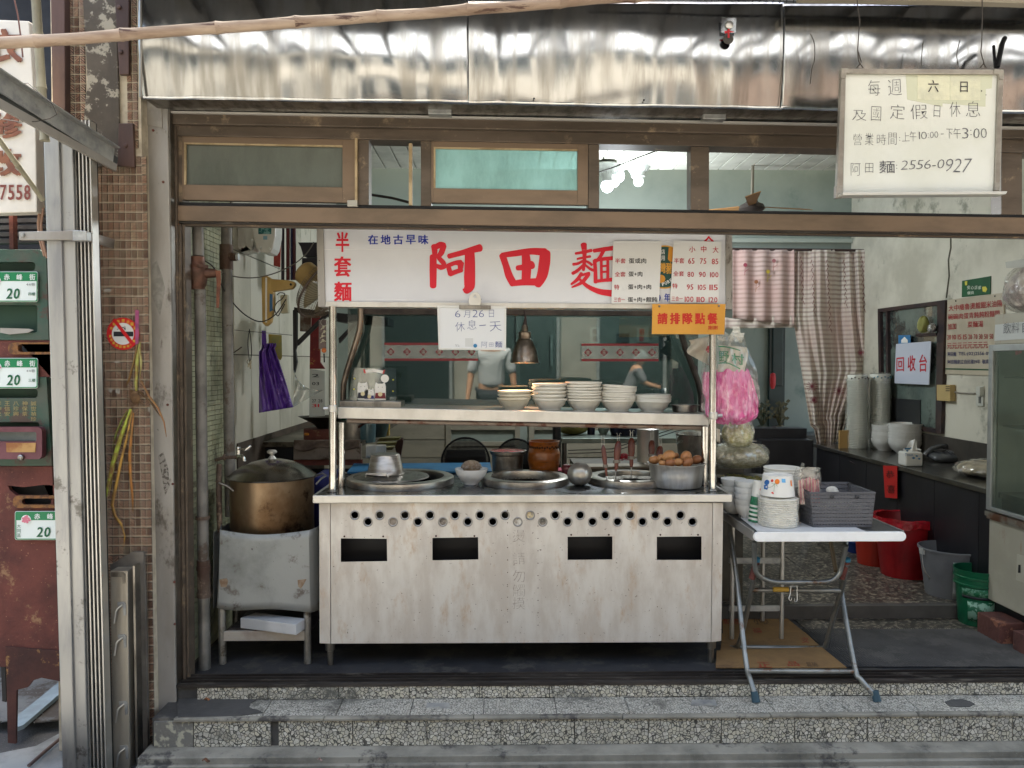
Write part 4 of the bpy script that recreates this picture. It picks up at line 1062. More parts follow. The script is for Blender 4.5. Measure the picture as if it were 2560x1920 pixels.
# a few plugged vents
for x,y,c in ((983,1304.5,'8a7f74'),(1109,1304.5,'5d5450'),(1296,1304.5,'e4ddd0'),(1329,1288,'d8c49a'),(1358,1304.5,'5f5c54')):
 q = P(min(up_x + lo_x,key=lambda a: abs(a - x)),y,YP)
 MB().lathe([(.0172,.004),(.0001,.003)],q,16,axis='y').build('vent_plug',mat('plug_' + c,c,.6,c2='9a8f80',ns=60),NS_,smooth=False)
for w in wins:
 for x in (w[0][0] + 9,w[1][0] - 9):
  MB().lathe([(.005,0),(.004,-.003),(.001,-.003)],P(x,w[0][1] - 5,YP),10,axis='y').build('bolt',mat('dark_bolt','4b3a33',.5,.4),NS_)
rv = MB()
for i in range(10):
 for x in (1269,1345): rv.lathe([(.0028,0),(.0022,-.0012),(.0003,-.0015)],P(x,1276 + i * 31 + (8 if x > 1300 else 0),YP),6,axis='y')
rv.build('rivet_rows',mat('dark_bolt','4b3a33'),NS_,kind='stuff')
b = MB()
for k,(ch,y) in enumerate((('燙',1340),('請',1396),('勿',1440),('觸',1476),('摸',1508))):
 put(b,ch,(1282,y - 15,1312,y + 15),onY(YP),-.018,jitter=.06,eps=.001)
b.build('marker_writing',mat('faint_marker','8a8078',.6,c2='b3a99e',ns=60),NS_,smooth=False)
# work top with turned-down front edge and three round wells
FZ0 = P(1300,1256.5,3.72).z
XT0,XT1 = P(782,1237,3.72).x,P(1830,1237,3.72).x
MB().box(XT0,XT1,3.715,3.733,FZ0,ZTOP).build('front_edge',STEEL,NS_,smooth=False,bevel=.003)
MB().box(XT0,XT0 + .012,3.733,4.5,FZ0,ZTOP).box(XT1 - .012,XT1,3.733,4.5,FZ0,ZTOP).build('side_edge',STEEL,NS_,smooth=False)
wells = [(PZ(1005,1192,ZTOP + .02),.285),(PZ(1312,1190,ZTOP + .02),.235),(PZ(1570,1190,ZTOP + .02),.225)]
cu = bpy.data.curves.new('top','CURVE'); cu.dimensions = '2D'; cu.fill_mode = 'BOTH'
def spl(pts):
 s = cu.splines.new('POLY'); s.points.add(len(pts) - 1)
 for i,p in enumerate(pts): s.points[i].co = (p[0],p[1],0,1)
 s.use_cyclic_u = True
spl([(XT0 + .012,3.733),(XT1 - .012,3.733),(XT1 - .012,4.5),(XT0 + .012,4.5)])
wells = [(Vector((w.x,4.12 + .0,0)),r) for w,r in wells]
for w,r in wells: spl([(w.x + (r - .02) * math.cos(a * math.pi / 24),w.y + (r - .02) * math.sin(a * math.pi / 24)) for a in range(48)])
ob = bpy.data.objects.new('t',cu); me0 = bpy.data.meshes.new_from_object(ob)
b = MB(); b.add([(v.co.x,v.co.y,ZTOP - .002) for v in me0.vertices],[tuple(p.vertices) for p in me0.polygons])
TOPM = mat('worktop_steel','74767a',.2,1.0,c2='5c5f64',ns=4,bump=.03,bs=12,rv=.15)
b.build('work_top',TOPM,NS_,smooth=False)
bpy.data.objects.remove(ob); bpy.data.curves.remove(cu)
for i,(w,r) in enumerate(wells):
 c = (w.x,w.y,ZTOP)
 MB().lathe([(r,-.004),(r + .003,.002),(r,.03),(r - .012,.036),(r - .05,.034),(r - .052,.028),(r - .05,-.02)],c,64,close=True).build('well_ring',mat('well_ring_steel','bab5ac',.28,.85,c2='8d877e',ns=6,bump=.05,bs=10),NS_)
 MB().lathe([(r - .05,.0),(r - .06,-.16),(r - .08,-.18),(.001,-.18)],c,48,cap=False).build('well_wall',STEEL_D,NS_)
 MB().lathe([(r - .054,-.012),(.0001,-.012)],c,48).build('broth',mat('broth_%d' % i,['3a3129','4a3d2c','554a33'][i],.08,0,c2='2d2620',ns=6,bump=.05,bs=14),NS_)
# front feet and rear feet
for x,y,r0 in ((826,3.80,.026),(1777,3.80,.026),(850,4.38,.024),(1770,4.38,.024)):
 q = P(x,1640,y); z1 = P(0,1610,YP).z
 b = MB().lathe([(r0 * .55,0),(r0 * .6,.07),(r0 * .95,.075),(r0,z1 + .005)],(q.x,y,0.001),16)
 b.build('foot',STEEL_D,NS_)
# posts and shelf
def post(x,yb,yt,Y,r,nm='post',m=STEEL_TUBE,xb=None):
 a = P(x if xb is None else xb,yb,Y); c = P(x,yt,Y); a.z = ZTOP - .001
 return MB().tube([a,c],r,20).build(nm,m,NS_)
post(832,1228,766,3.83,.0185)
post(1782,1226,770,3.83,.0175)
post(853.5,1211,1056,4.0,.0180,xb=853.5)
post(1762,1208,1066,4.0,.0185)
for x,y in ((832,1226),(1782,1224)):
 q = P(x,y,3.83); MB().lathe([(.024,0),(.022,.006),(.0187,.008)],(q.x,3.83,ZTOP),20).build('post_flange',STEEL_D,NS_)
shz = lambda x: lerp(0,1,(x - 848) / 922.0)
MB().px([(845,1018),(1772,1036),(1772,1064),(845,1046)],3.93,.02).px([(845,1017.5),(1772,1035.5),(1772,1040),(845,1022)],3.951,.37).build('shelf',STEEL,NS_,smooth=False,bevel=.002)
b = MB(); b.tube([P(868,1052,4.02),P(1765,1069,4.02)],.012,12); b.build('shelf_rail',mat('rusty_rail','a49488',.5,.3,c2='7c5648',ns=9,lo=.5,hi=.62),NS_)
for x,y in ((832,1021),(1783,1039)):
 q = P(x,y,3.83)
 MB().lathe([(.0215,-.017),(.0225,-.012),(.0225,.012),(.0215,.017)],q,20).tube([q + Vector((-.045 if x < 1000 else .0,0,0)),q + Vector((.0 if x < 1000 else .045,0,0))],.009,8).build('pipe_clamp',STEEL,NS_)
# bent back pipes that carry the glass
b = MB(); b.tube([P(x,y,lerp(4.16,4.3,(y - 760) / 270)) for x,y in ((902,745),(902,800),(899,826),(892,850),(868,925),(859,960),(857,1022))],.0165,12); b.build('bent_pipe',mat('bronzed_pipe','8a7d70',.35,.8,c2='5e554d',ns=6),NS_)
b = MB(); b.tube([P(x,y,lerp(4.16,4.3,(y - 760) / 270)) for x,y in ((1700,760),(1702,830),(1712,865),(1745,955),(1752,985),(1753,1034))],.017,12); b.build('bent_pipe',mat('dark_bent_pipe','4a4744',.4,.8,c2='35322f',ns=6),NS_)
# glass screen behind the shelf, leaning slightly
GLS = glass_mat('screen_glass','e6ebe8',0.045,0.02,(.36,.42,.41),bump=.0)
gz0,gz1 = P(0,1022,4.30).z,P(0,770,4.30).z
gx0,gx1 = P(868,900,4.3).x,P(1748,900,4.3).x
TLT = math.tan(R(1.0)) * (gz1 - gz0)
MB().prism([(gx0,4.33,gz0),(gx1,4.33,gz0),(gx1,4.33 - TLT,gz1),(gx0,4.33 - TLT,gz1)],(0,.0015,0)).build('glass_screen',GLS,NS_,smooth=False)
b = MB(); b.px([(905,770),(1745,778),(1745,790),(905,786)],4.20,.05); b.build('top_rail',mat('dark_top_rail','4f4640',.4,.5,c2='342e2b',ns=6),NS_,smooth=False,bevel=.004)
# frosted good-luck tape strips on the glass
yt = 4.29
for x0,x1,y0,y1 in ((961,1195,857,902),(1454,1646,859,903)):
 tp_ = MB().pr(x0,y0,x1,y0 + 5.5,yt,.001).pr(x0,y1 - 5.5,x1,y1,yt,.001); tp_.build('red_stripes',mat('tape_red','7d1a26',.5),NS_,smooth=False)
 MB().pr(x0,y0 + 6,x1,y1 - 6,yt,.0006).build('clear_tape',glass_mat('clear_tape','ffffff',.06,.25,(.75,.8,.8),.10,'b0b8b4'),NS_,smooth=False)
 n = 6 if x0 < 1200 else 5
 for k,ch in enumerate('金玉滿堂福壽'[:n]):
  cx = x0 + 16 + k * (x1 - x0 - 32) / (n - 1); cy = (y0 + y1) / 2
  d_ = 10
  b = MB(); b.px([(cx,cy - d_),(cx + d_,cy),(cx,cy + d_),(cx - d_,cy)],yt - .001,.0005).build('red_diamond',mat('tape_red2','742230',.5),NS_,smooth=False)
  b = MB(); put(b,ch,(cx - 5,cy - 5,cx + 5,cy + 5),onY(yt - .002),.01,eps=.0005); b.build('lettering',mat('tape_pale','9aa6a0',.5),NS_,smooth=False)

# ------------------------------------------------------------------ the big light-box sign
YG = 3.86
LB = thing('stand_sign','white light-box sign in a steel frame with large red brush characters','sign',P(1310,773,YG + .05))
MB().px([(808,570),(1815,585),(1815,761),(812,754)],YG,.09).build('sign_face',WHITEB,LB,smooth=False)
fz = YG - .012
MB().px([(791,566),(807.5,567),(813,767),(795,767)],fz,.11).build('sign_frame',GALV_P,LB,smooth=False,bevel=.002)
MB().px([(1815.5,583),(1831,583),(1831,773),(1815.5,773)],fz,.11).build('sign_frame',GALV_P,LB,smooth=False,bevel=.002)
MB().px([(813.3,754),(1815.2,761),(1815.2,773),(813.3,767)],fz,.11).build('sign_frame',STEEL,LB,smooth=False,bevel=.002)
MB().px([(791,558),(1831,575),(1831,583),(791,570)],fz + .005,.1).build('sign_frame',GALV_P,LB,smooth=False)
b = MB()
b.tube([P(808 + k * 25,624 + k * .05 - (0 if k % 2 else .7),YG - .0005) for k in range(41)],.0009,4); b.build('tape_seam',mat('tape_seam','eeeeee',.2),LB)
RD = mat('brush_red','d4112c',.45)
c5 = crop(800,540,2.963); c6 = crop(1300,540,2.963)
pl5 = lambda x,y: P(*c5(x,y),YG); pl6 = lambda x,y: P(*c6(x,y),YG)
def strokes(name,lst,plane,m):
 b = MB()
 for k,(pts,ws) in enumerate(lst): stroke(b,pts,ws,plane,.0012 + .00025 * k,1.42 if len(lst) < 14 else 1.15)
 return b.build(name,m,LB,smooth=False,fix=False)
strokes('lettering',[
 ([(838,300),(838,400),(838,520)],[36,38,34]),([(845,235),(890,215),(918,218)],[26,34,30]),([(848,225),(850,300)],[36,22]),
 ([(915,222),(900,270),(880,305),(912,345),(925,372)],[32,30,24,26,20]),([(922,372),(895,380),(860,366)],[26,28,18]),
 ([(955,298),(1040,276),(1130,250),(1185,236)],[26,28,34,40]),([(1108,262),(1110,340),(1108,450),(1106,520),(1080,558)],[50,54,58,56,30]),
 ([(1095,552),(1062,545)],[34,12]),([(948,368),(958,400),(965,432)],[24,26,24]),([(948,368),(1000,348),(1040,348)],[22,22,34]),
 ([(1042,352),(1040,390)],[36,26]),([(965,430),(1010,412),(1048,400)],[26,24,24])],pl5,RD)
strokes('lettering',[
 ([(1352,292),(1375,360),(1400,440),(1432,500)],[36,34,40,40]),([(1350,290),(1440,278),(1560,262),(1665,268)],[26,32,34,42]),
 ([(1668,275),(1662,350),(1645,440),(1612,508)],[56,60,56,40]),([(1430,500),(1510,490),(1610,488)],[28,34,40]),
 ([(1522,275),(1530,370),(1525,480)],[40,50,46]),([(1462,385),(1520,378),(1570,362)],[26,34,44])],pl5,RD)
strokes('lettering',[
 ([(472,212),(478,300),(470,400)],[40,26,20]),([(412,278),(470,268),(528,255)],[16,20,22]),([(425,318),(470,308),(520,300)],[14,16,18]),
 ([(470,330),(430,352),(395,358)],[16,18,20]),([(478,330),(510,345),(532,362)],[14,18,18]),([(468,365),(425,405),(390,425)],[18,22,22]),([(480,360),(520,392),(545,402)],[14,18,20]),
 ([(455,425),(425,470),(380,505)],[22,24,14]),([(445,442),(480,432),(512,425)],[16,18,22]),([(508,430),(460,490),(385,528)],[26,24,10]),([(435,462),(500,520),(590,560),(700,575)],[14,26,36,46]),
 ([(548,258),(610,248),(690,238)],[24,26,30]),([(620,252),(595,300),(560,340)],[26,22,18]),
 ([(555,330),(620,318),(700,312)],[22,24,26]),([(552,330),(558,400),(560,490)],[24,24,26]),([(602,330),(604,480)],[18,18]),([(650,326),(650,480)],[18,20]),
 ([(605,372),(650,368)],[14,14]),([(605,415),(650,412)],[14,14]),([(560,485),(620,476),(700,470)],[20,22,26]),([(700,312),(702,475)],[22,26])],pl6,RD)
for ch,r_ in (('半',(839,580,873,630)),('套',(835,641,878,692)),('麵',(835,704,879,753)),('全',(1759,590,1785,620))):
 b = MB(); put(b,ch,r_,onY(YG),.028,eps=.0015,skew=-.0); b.build('lettering',RD,LB,smooth=False)
b = MB()
for k,ch in enumerate('在地古早味'): put(b,ch,(920 + k * 31.5,587,945 + k * 31.5,611),onY(YG),.025,eps=.0015)
b.build('lettering',mat('brush_blue','16309a',.45),LB,smooth=False)
b = MB(); put(b,'0',(1638,735,1652,754),onY(YG),.03); put(b,'年',(1661,733,1675,754),onY(YG),.03); b.build('lettering',mat('brush_blue','16309a'),LB,smooth=False)
# round pork sticker between the two menus
c7 = crop(1500,580,5.924)
PK = thing('pork_origin_sticker','round green and yellow sticker half hidden between the two menu sheets','sticker',P(*c7(960,840),YG - .002))
q = P(*c7(950,520),YG); rS = 320 / 5.924 * 3.86 / FPX
MB().lathe([(rS,0),(rS,-.0015),(.0001,-.0015)],q,40,axis='y').build('yellow_disc',mat('sticker_yellow','d9a03c',.5),PK,smooth=False)
MB().lathe([(rS * .94,0),(rS * .94,-.0022),(.0001,-.0022)],q,40,axis='y').build('green_disc',mat('sticker_green','1d4a42',.5),PK,smooth=False)
yk = YG - .0022; wk = mat('sign_white','dfdfdd')
b = MB(); put(b,'店',[c7(*a) for a in ((905,255),(962,255),(962,330),(905,330))],onY(yk),.02,eps=.001); put(b,'用',[c7(*a) for a in ((905,350),(960,350),(960,422),(905,422))],onY(yk),.02,eps=.001)
for k,ch in enumerate('PORK'):
 x,y = [(925,800),(968,785),(1010,766),(1050,742)][k]; a = [-.25,-.38,-.5,-.6][k]
 ca,sa = math.cos(a),math.sin(a)
 put(b,ch,[c7(x + u * ca - v * sa,y + u * sa + v * ca) for u,v in ((0,-50),(36,-50),(36,0),(0,0))],onY(yk),.03,eps=.001)
b.build('lettering',wk,PK,smooth=False)
b = MB(); put(b,'灣',[c7(*a) for a in ((880,455),(975,455),(975,610),(880,610))],onY(yk),.03,eps=.001); put(b,'豬',[c7(*a) for a in ((978,450),(1085,450),(1085,620),(978,620))],onY(yk),.03,eps=.001); b.build('lettering',mat('sticker_yellow','d9a03c'),PK,smooth=False)
MB().px([c7(*a) for a in ((1020,230),(1100,240),(1100,440),(1040,440),(1005,405),(1012,320))],yk - .001,.0008).px([c7(*a) for a in circ(905,695,62)],yk - .001,.0008).build('orange_shape',mat('sticker_orange','d9942e',.5),PK,smooth=False)
# menu sheets, price sheet, queue sign
def sheet(name,label,pts,Y,m,cat='menu',th=.003):
 t = thing(name,label,cat,P(sum(p[0] for p in pts) / 4,max(p[1] for p in pts),Y))
 MB().px(pts,Y,th).build('board' if th > .0025 else 'sheet',m,t,smooth=False)
 return t
YM1 = YG - .02
m1 = sheet('menu_sheet','white menu sheet listing egg and meat toppings, left of the pair on the sign',[(1533.4,602.5),(1654,602.5),(1647.7,759),(1528.7,759)],YM1,mat('menu_white','dadad8',.5))
m2 = sheet('menu_sheet','white menu sheet with three columns of red prices, right of the pair on the sign',[(1684,601),(1804,604.5),(1796,758),(1675.5,758)],YM1,mat('menu_white','dadad8'))
def rows(t,lst,m,plane,cr,bold=.0,name='lettering',eps=.0012,**k):
 b = MB()
 for s_,r_ in lst:
  if not isinstance(r_[0],(tuple,list)): r_ = ((r_[0],r_[1]),(r_[2],r_[1]),(r_[2],r_[3]),(r_[0],r_[3]))
  put(b,s_,[cr(*a) for a in r_],plane,bold,eps=eps,**k)
 return b.build(name,m,t,smooth=False)
rows(m1,[('半套',(222,390,380,465)),('全套',(218,590,378,662)),('特',(210,778,285,852)),('三合一',(205,968,368,1035))],mat('menu_red','b8283c',.5),onY(YM1),c7,.012)
rows(m1,[('蛋或肉',(425,388,685,465)),('蛋+肉',(420,585,628,660)),('蛋+肉+肉',(415,775,758,850)),('蛋+肉+餛飩',(410,962,848,1038))],BLACKINK,onY(YM1),c7,.012)
rows(m2,[('小',(1320,215,1412,300)),('中',(1495,205,1575,300)),('大',(1670,215,1755,310)),('半套',(1095,385,1250,465)),('65',(1305,388,1400,470)),('75',(1480,390,1575,472)),('85',(1655,395,1752,478)),
          ('全套',(1085,580,1245,655)),('80',(1295,590,1390,665)),('90',(1465,590,1565,668)),('100',(1630,595,1755,672)),('特',(1072,760,1148,835)),('95',(1285,775,1382,855)),('105',(1450,780,1568,858)),('115',(1620,780,1745,862)),
          ('三合一',(1062,952,1225,1022)),('100',(1255,955,1385,1035)),('110',(1430,960,1552,1040)),('120',(1610,965,1740,1045))],mat('menu_red','b8283c'),onY(YM1),c7,.010)
YO = 3.795
os_ = sheet('queue_sign','orange yellow plastic sign with red characters screwed below the menus',[(1631,760),(1814,760),(1810.6,836),(1629.6,835)],YO,mat('sign_orange','d59a3e',.4,c2='cb9036',ns=3,dirt_or_glint='b07c35',ds=6,dlo=.68,dhi=.8),'sign')
b = MB()
for k,ch in enumerate('請排隊點餐'): put(b,ch,[c7(850 + k * 185,1198),c7(1002 + k * 185,1198),c7(1002 + k * 185,1365),c7(850 + k * 185,1365)],onY(YO),.04,eps=.0012)
put(b,'謝謝',[c7(1600,1385),c7(1745,1385),c7(1745,1447),c7(1600,1447)],onY(YO),.01,eps=.0012)
b.build('lettering',mat('queue_red','c32a1a',.5),os_,smooth=False)
for a in ((880,1100),(1762,1093)): MB().lathe([(.006,0),(.005,-.004),(.001,-.004)],P(*c7(*a),YO),10,axis='y').build('screw',STEEL_D,os_)
# small clip whiteboard
YC2 = 3.80
cb = thing('clip_whiteboard','small white board clipped below the sign with blue handwriting','whiteboard',P(*c5(1125,992),YC2))
MB().px([c5(*a) for a in ((870,665),(1378,672),(1376,992),(878,988))],YC2,.008).build('board',mat('board_white','d9dbdd',.3),cb,smooth=False)
f_ = MB()
for q4 in (((868,663),(1380,670),(1380,684),(868,677)),((868,677.5),(882,677.5),(890,976),(878,976)),((1366,684.5),(1380,684.5),(1378,980),(1364,980)),((878,976.5),(1378,980.5),(1378,994),(878,990))):
 f_.px([c5(*a) for a in q4],YC2 - .004,.014)
f_.build('board_frame',WHITEP,cb,smooth=False,bevel=.001)
rows(cb,[('6',((1000,700),(1040,700),(1040,750),(1000,750))),('月',(1065,700,1112,752)),('26',(1128,695,1215,750)),('日',(1252,695,1288,750)),('休',(1002,785,1072,855)),('息',(1092,770,1158,840)),('一',(1180,805,1228,815)),('天',(1258,780,1345,855)),('阿',(1195,932,1240,974)),('田',(1252,938,1284,968)),('麵',(1295,928,1350,974))],PENB,onY(YC2),c5,-.016,eps=.001,jitter=.08)
rows(cb,[('Yk',(1000,950,1035,970))],mat('pale_pen','8b8f98',.6),onY(YC2),c5,-.015,eps=.001)
MB().lathe([(.0095,0),(.0095,-.004),(.001,-.005)],P(*c5(1150,961),YC2),20,axis='y').build('blue_magnet',mat('magnet_blue','2a78a8',.4),cb)
MB().px([c5(*a) for a in ((1075,905),(1135,905),(1135,968),(1075,968))],YC2 - .001,.0008).build('tape_patch',mat('tape_patch','c9cbcb',.3),cb,smooth=False)
MB().px([c5(*a) for a in ((1030,658),(1265,662),(1265,690),(1030,688))],YC2 - .012,.012).build('clip_base',STEEL_D,cb,smooth=False,bevel=.002)
holed([c5(*a) for a in ((1105,660),(1100,620),(1112,585),(1130,566),(1168,566),(1186,585),(1195,620),(1190,662))],[[c5(1148 + 9 * math.cos(a),598 + 9 * math.sin(a)) for a in [k * math.pi / 6 for k in range(12)]]],YC2 - .02,.012,STEEL,'clip_tongue',cb,.002)
MB().tube([P(*c5(1100,618),YC2 - .012),P(*c5(1197,618),YC2 - .012)],.003,8).build('clip_pin',STEEL_D,cb)

# ------------------------------------------------------------------ things on the stand
def ring_bowl(b,c,r,h,foot=.5,wall_=.004,n=36,band=False,tilt=None):
 pr = [(.0005,.006),(r * foot,.006),(r * foot,0),(r * foot + .003,0),(r * foot + .004,.007),(r * .84,h * .42),(r * .95,h * .75),(r - .001,h - .012),(r + .004,h - .009),(r + .005,h),(r,h),(r - wall_,h - .006),(r * .9 - wall_,h * .78),(r * .72,h * .4),(r * .45,.013),(.0005,.012)]
 return b.lathe(pr,c,n,tilt=tilt)
YSf = 4.09
def shelf_z(px): return P(px,1018 + 18 * (px - 845) / 927.0,3.951).z + .0005
stacks = [(1287,3,81,.019,973),(1374,5,84,.0215,955),(1459,7,87,.0225,951),(1545,7,85,.0215,960),(1631,5,87,.019,983)]
nm = ['first','second','third','fourth','fifth']
order = ['lowest','second from the bottom','third from the bottom','fourth from the bottom','fifth from the bottom','sixth from the bottom','topmost']
BOWLM = [mat('bowl_cream','d9d2bf',.3,c2='cdc5b0',ns=6),IVORY,IVORY,IVORY,mat('bowl_grey_white','cfcfc8',.32,c2='c0c0b8',ns=6)]
for si,(px,n,wpx,st,ytop) in enumerate(stacks):
 r = wpx / 2 * YSf / FPX; hb = .062
 z0 = shelf_z(px) + .0
 zt = P(px,ytop + 3,YSf).z
 st = (zt - z0 - hb) / max(1,n - 1)
 proto = None
 for k in range(n):
  X = P(px,1000,YSf).x + rnd(-.003,.003); tilt = None
  lab = '%s bowl of the %s stack from the left on the steel shelf' % ('topmost' if k == n - 1 else order[k],nm[si])
  tl = Matrix.Rotation(R(rnd(-1,1) + (3 if si == 3 and k >= n - 2 else 0)),3,'Y')
  b = ring_bowl(MB(),(X,YSf + rnd(-.003,.003),z0 + k * st),r,hb,.6,tilt=tl)
  if k == n - 1:
   b.build('bowl',BOWLM[si],label=lab,cat='bowl',group='stacked bowls on the stand shelf')
  else:
   b.build('bowl',BOWLM[si],label=lab,cat='bowl',group='stacked bowls on the stand shelf')
# flat steel dish, box and acrylic display
def pan_prof(r,h,t=.003,lip=.012,slope=.9): return [(.001,0),(r * slope,0),(r * slope + .004,.004),(r,h),(r + lip,h + .001),(r + lip,h + .004),(r - t,h + .002),(r * slope - t,t + .002),(.001,t)]
q = P(1712,1030,4.1); zz = shelf_z(1712)
MB().lathe(pan_prof(.068,.035),(q.x,4.1,zz),32).build('steel_dish',STEEL_D,label='shallow dark steel dish at the right end of the shelf',cat='dish')
MB().px([(848,1002),(1003,1004),(1003,1021),(848,1018)],4.02,.16).build('steel_box',STEEL_D,label='low steel box lying at the left end of the shelf under the acrylic stand',cat='box',smooth=False,bevel=.003)
AC = thing('acrylic_display','clear acrylic display with cut-out white animal figures and a banner','display stand',P(933,1003,4.06))
MB().pr(879,920,990,1003,4.06,.004).build('clear_panel',glass_mat('acrylic','ffffff',.04,.05,(.86,.9,.9)),AC,smooth=False)
MB().pr(876,990,892,1002,4.04,.05).pr(974,992,989,1003,4.04,.05).build('foot_block',glass_mat('acrylic2','ffffff',.1,.1,(.75,.8,.8),.2,'c0c4c0'),AC,smooth=False)
c5y = onY(4.055)
def fig(cx,top,w,bot,coat):
 b = MB(); b.px([c5(*a) for a in ((cx - w / 2,bot),(cx - w / 2,top + 30),(cx - w * .46,top + 12),(cx - w * .38,top - 4),(cx - w * .2,top + 6),(cx + w * .2,top + 6),(cx + w * .38,top - 4),(cx + w * .46,top + 12),(cx + w / 2,top + 30),(cx + w / 2,bot))],4.054,.0012)
 b.build('figure',mat('card_white','dedcd6',.5),AC,smooth=False)
 MB().px([c5(*a) for a in ((cx - w / 2,bot - 12),(cx - w * .42,bot - (bot - top) * .42),(cx + w * .42,bot - (bot - top) * .42),(cx + w / 2,bot - 12))],4.0525,.001).build('coat',coat,AC,smooth=False)
 MB().px([c5(*a) for a in circ(cx,bot - (bot - top) * .34,w * .2,14)],4.051,.001).build('round_badge',mat('badge_cream','d8cba0',.5),AC,smooth=False)
 b = MB()
 for dx in (-.18,.18): b.px([c5(*a) for a in circ(cx + w * dx,top + (bot - top) * .25,w * .035,8)],4.053,.0006)
 b.build('eyes',BLACKINK,AC,smooth=False)
fig(317,1232,78,1362,mat('coat_navy','1d2030',.5)); fig(446,1236,82,1364,mat('coat_maroon','6e1a26',.5)); fig(365,1280,74,1366,mat('coat_blue','2a2f6e',.5))
b = MB(); b.px([c5(*a) for a in ((330,1142),(400,1132),(472,1146),(466,1168),(400,1156),(336,1164))],4.054,.001); b.build('banner',mat('card_white','dedcd6'),AC,smooth=False)
MB().px([c5(*a) for a in ((318,1133),(333,1138),(340,1166),(326,1164))],4.053,.001).px([c5(*a) for a in ((470,1142),(482,1138),(474,1168),(462,1170))],4.053,.001).build('banner_tail',mat('banner_red','b0302c',.5),AC,smooth=False)
MB().px([c5(*a) for a in circ(480,1204,30,20)],4.054,.001).build('speech_bubble',mat('card_white','dedcd6'),AC,smooth=False)
for x,y in ((256,1205),(542,1213),(252,1283),(540,1297)): MB().px([c5(*a) for a in circ(x,y,6,8)],4.054,.001).build('yellow_dot',mat('dot_yellow','c9c04a',.5),AC,smooth=False)
# heat lamp
HL = thing('heat_lamp','conical steel heat lamp hanging over the bowl stacks','lamp',P(1312,908,4.12))
q = P(1312,908,4.12); s_ = 4.12 / FPX
pr = [(34,0),(36,1.5),(33,6),(31,22),(27,38),(21,52),(17,60),(15.5,61),(15,73),(16,76),(14,79),(8,80),(8,92),(5,96),(.3,97)]
MB().lathe([(r * s_,z * s_) for r,z in pr] ,q,36,cap=False).build('lamp_shade',mat('lamp_steel','9c8f80',.3,1.0,c2='6b5f54',ns=7,bump=.05,bs=20),HL)
MB().lathe([(32 * s_,.001),(30 * s_,20 * s_),(20 * s_,50 * s_),(.001,58 * s_)],q,30,cap=False).build('shade_lining',mat('shade_lining','e8b070',.5),HL)
MB().ball(q + Vector((0,0,24 * s_)),14 * s_,14,10).build('bulb',mat('warm_bulb','ffb45e',.4,emit=9),HL)
MB().tube([q + Vector((0,0,96 * s_)),q + Vector((.004,0,112 * s_)),q + Vector((-.004,0,135 * s_))],[.012,.006,.004],8).build('cord',mat('dark_cord','3a2a26',.6),HL)
l = bpy.data.lights.new('heat_lamp_light','SPOT'); l.energy = 1.0; l.color = (1,.78,.55); l.spot_size = R(120); l.spot_blend = .6; l.shadow_soft_size = .03
lo = bpy.data.objects.new('heat_lamp_light',l); COL.objects.link(lo); lo.location = q + Vector((0,0,-.004)); lo.parent = None
# upturned pot on the left well, lid plate, handle
w0,r0 = wells[0]
zr = ZTOP + .036
PLD = MB().lathe([(.255,0),(.25,.006),(.2,.012),(.001,.014)],(w0.x - .05,w0.y - .005,zr - .006),48,sx=.8,sy=.82).build('pot_lid',STEEL_D,label='flat steel lid half covering the left round well',cat='lid')
MB().tube([Vector((w0.x - .16,3.955,zr + .018)),Vector((w0.x - .155,3.95,zr + .034)),Vector((w0.x - .05,3.94,zr + .036)),Vector((w0.x - .04,3.945,zr + .018))],.004,8).build('lid_handle',STEEL,PLD)
q = P(964,1180,4.13)
MB().lathe([(.101,0),(.103,.003),(.100,.007),(.094,.02),(.078,.098),(.072,.106),(.064,.108),(.055,.106),(.001,.107)],(q.x,4.13,zr + .009),44).build('upturned_pot',mat('pot_satin','b8b0a6',.3,.8,c2='938a80',ns=6,st=(1,1,5)),label='steel pot turned upside down on the lid of the left well',cat='pot')
# white bowl with scouring net
q = PZ(1178,1212,ZTOP)
BWc = (q.x,q.y + .03,ZTOP)
MB().lathe([(.0005,.004),(.034,.004),(.036,0),(.039,0),(.041,.008),(.06,.024),(.079,.052),(.087,.076),(.089,.082),(.086,.082),(.076,.053),(.056,.026),(.0005,.012)],BWc,40).build('white_bowl',mat('white_porcelain','dcdcda',.15,coat=.4),label='white ribbed bowl holding a scouring net, front of the work top',cat='bowl')
b = MB()
rr = random.Random(3)
cc = Vector(BWc) + Vector((0,0,.085))
def netball(n,c,rx,rz,seed):
 rr = random.Random(seed); b = MB()
 for k in range(n):
  a,e = rr.uniform(0,6.28),rr.uniform(0,6.28); ax = Vector((rr.gauss(0,1),rr.gauss(0,1),rr.gauss(0,1))).normalized(); u = ax.orthogonal().normalized(); v = ax.cross(u)
  pts = []
  for j in range(9):
   t = a + j * .7; p = (u * math.cos(t) + v * math.sin(t)); pts.append(c + Vector((p.x * rx,p.y * rx * .8,abs(p.z) * rz)))
  b.tube(pts,.0016,4,closed=False)
 return b
nb = netball(60,cc,.055,.04,3); nb.build('scouring_net',mat('net_mesh','8c8175',.5,.2,c2='6b5a4a',ns=40),label='crumpled metal scouring net in the white bowl',cat='scourer')
MB().ball(cc + Vector((0,0,.006)),(.05,.042,.036),16,10).build('sponge',mat('brown_sponge','8d7b66',.9,c2='6e5c48',ns=30,bump=.5,bs=90),label='brown scrubbing sponge inside the scouring net',cat='sponge')
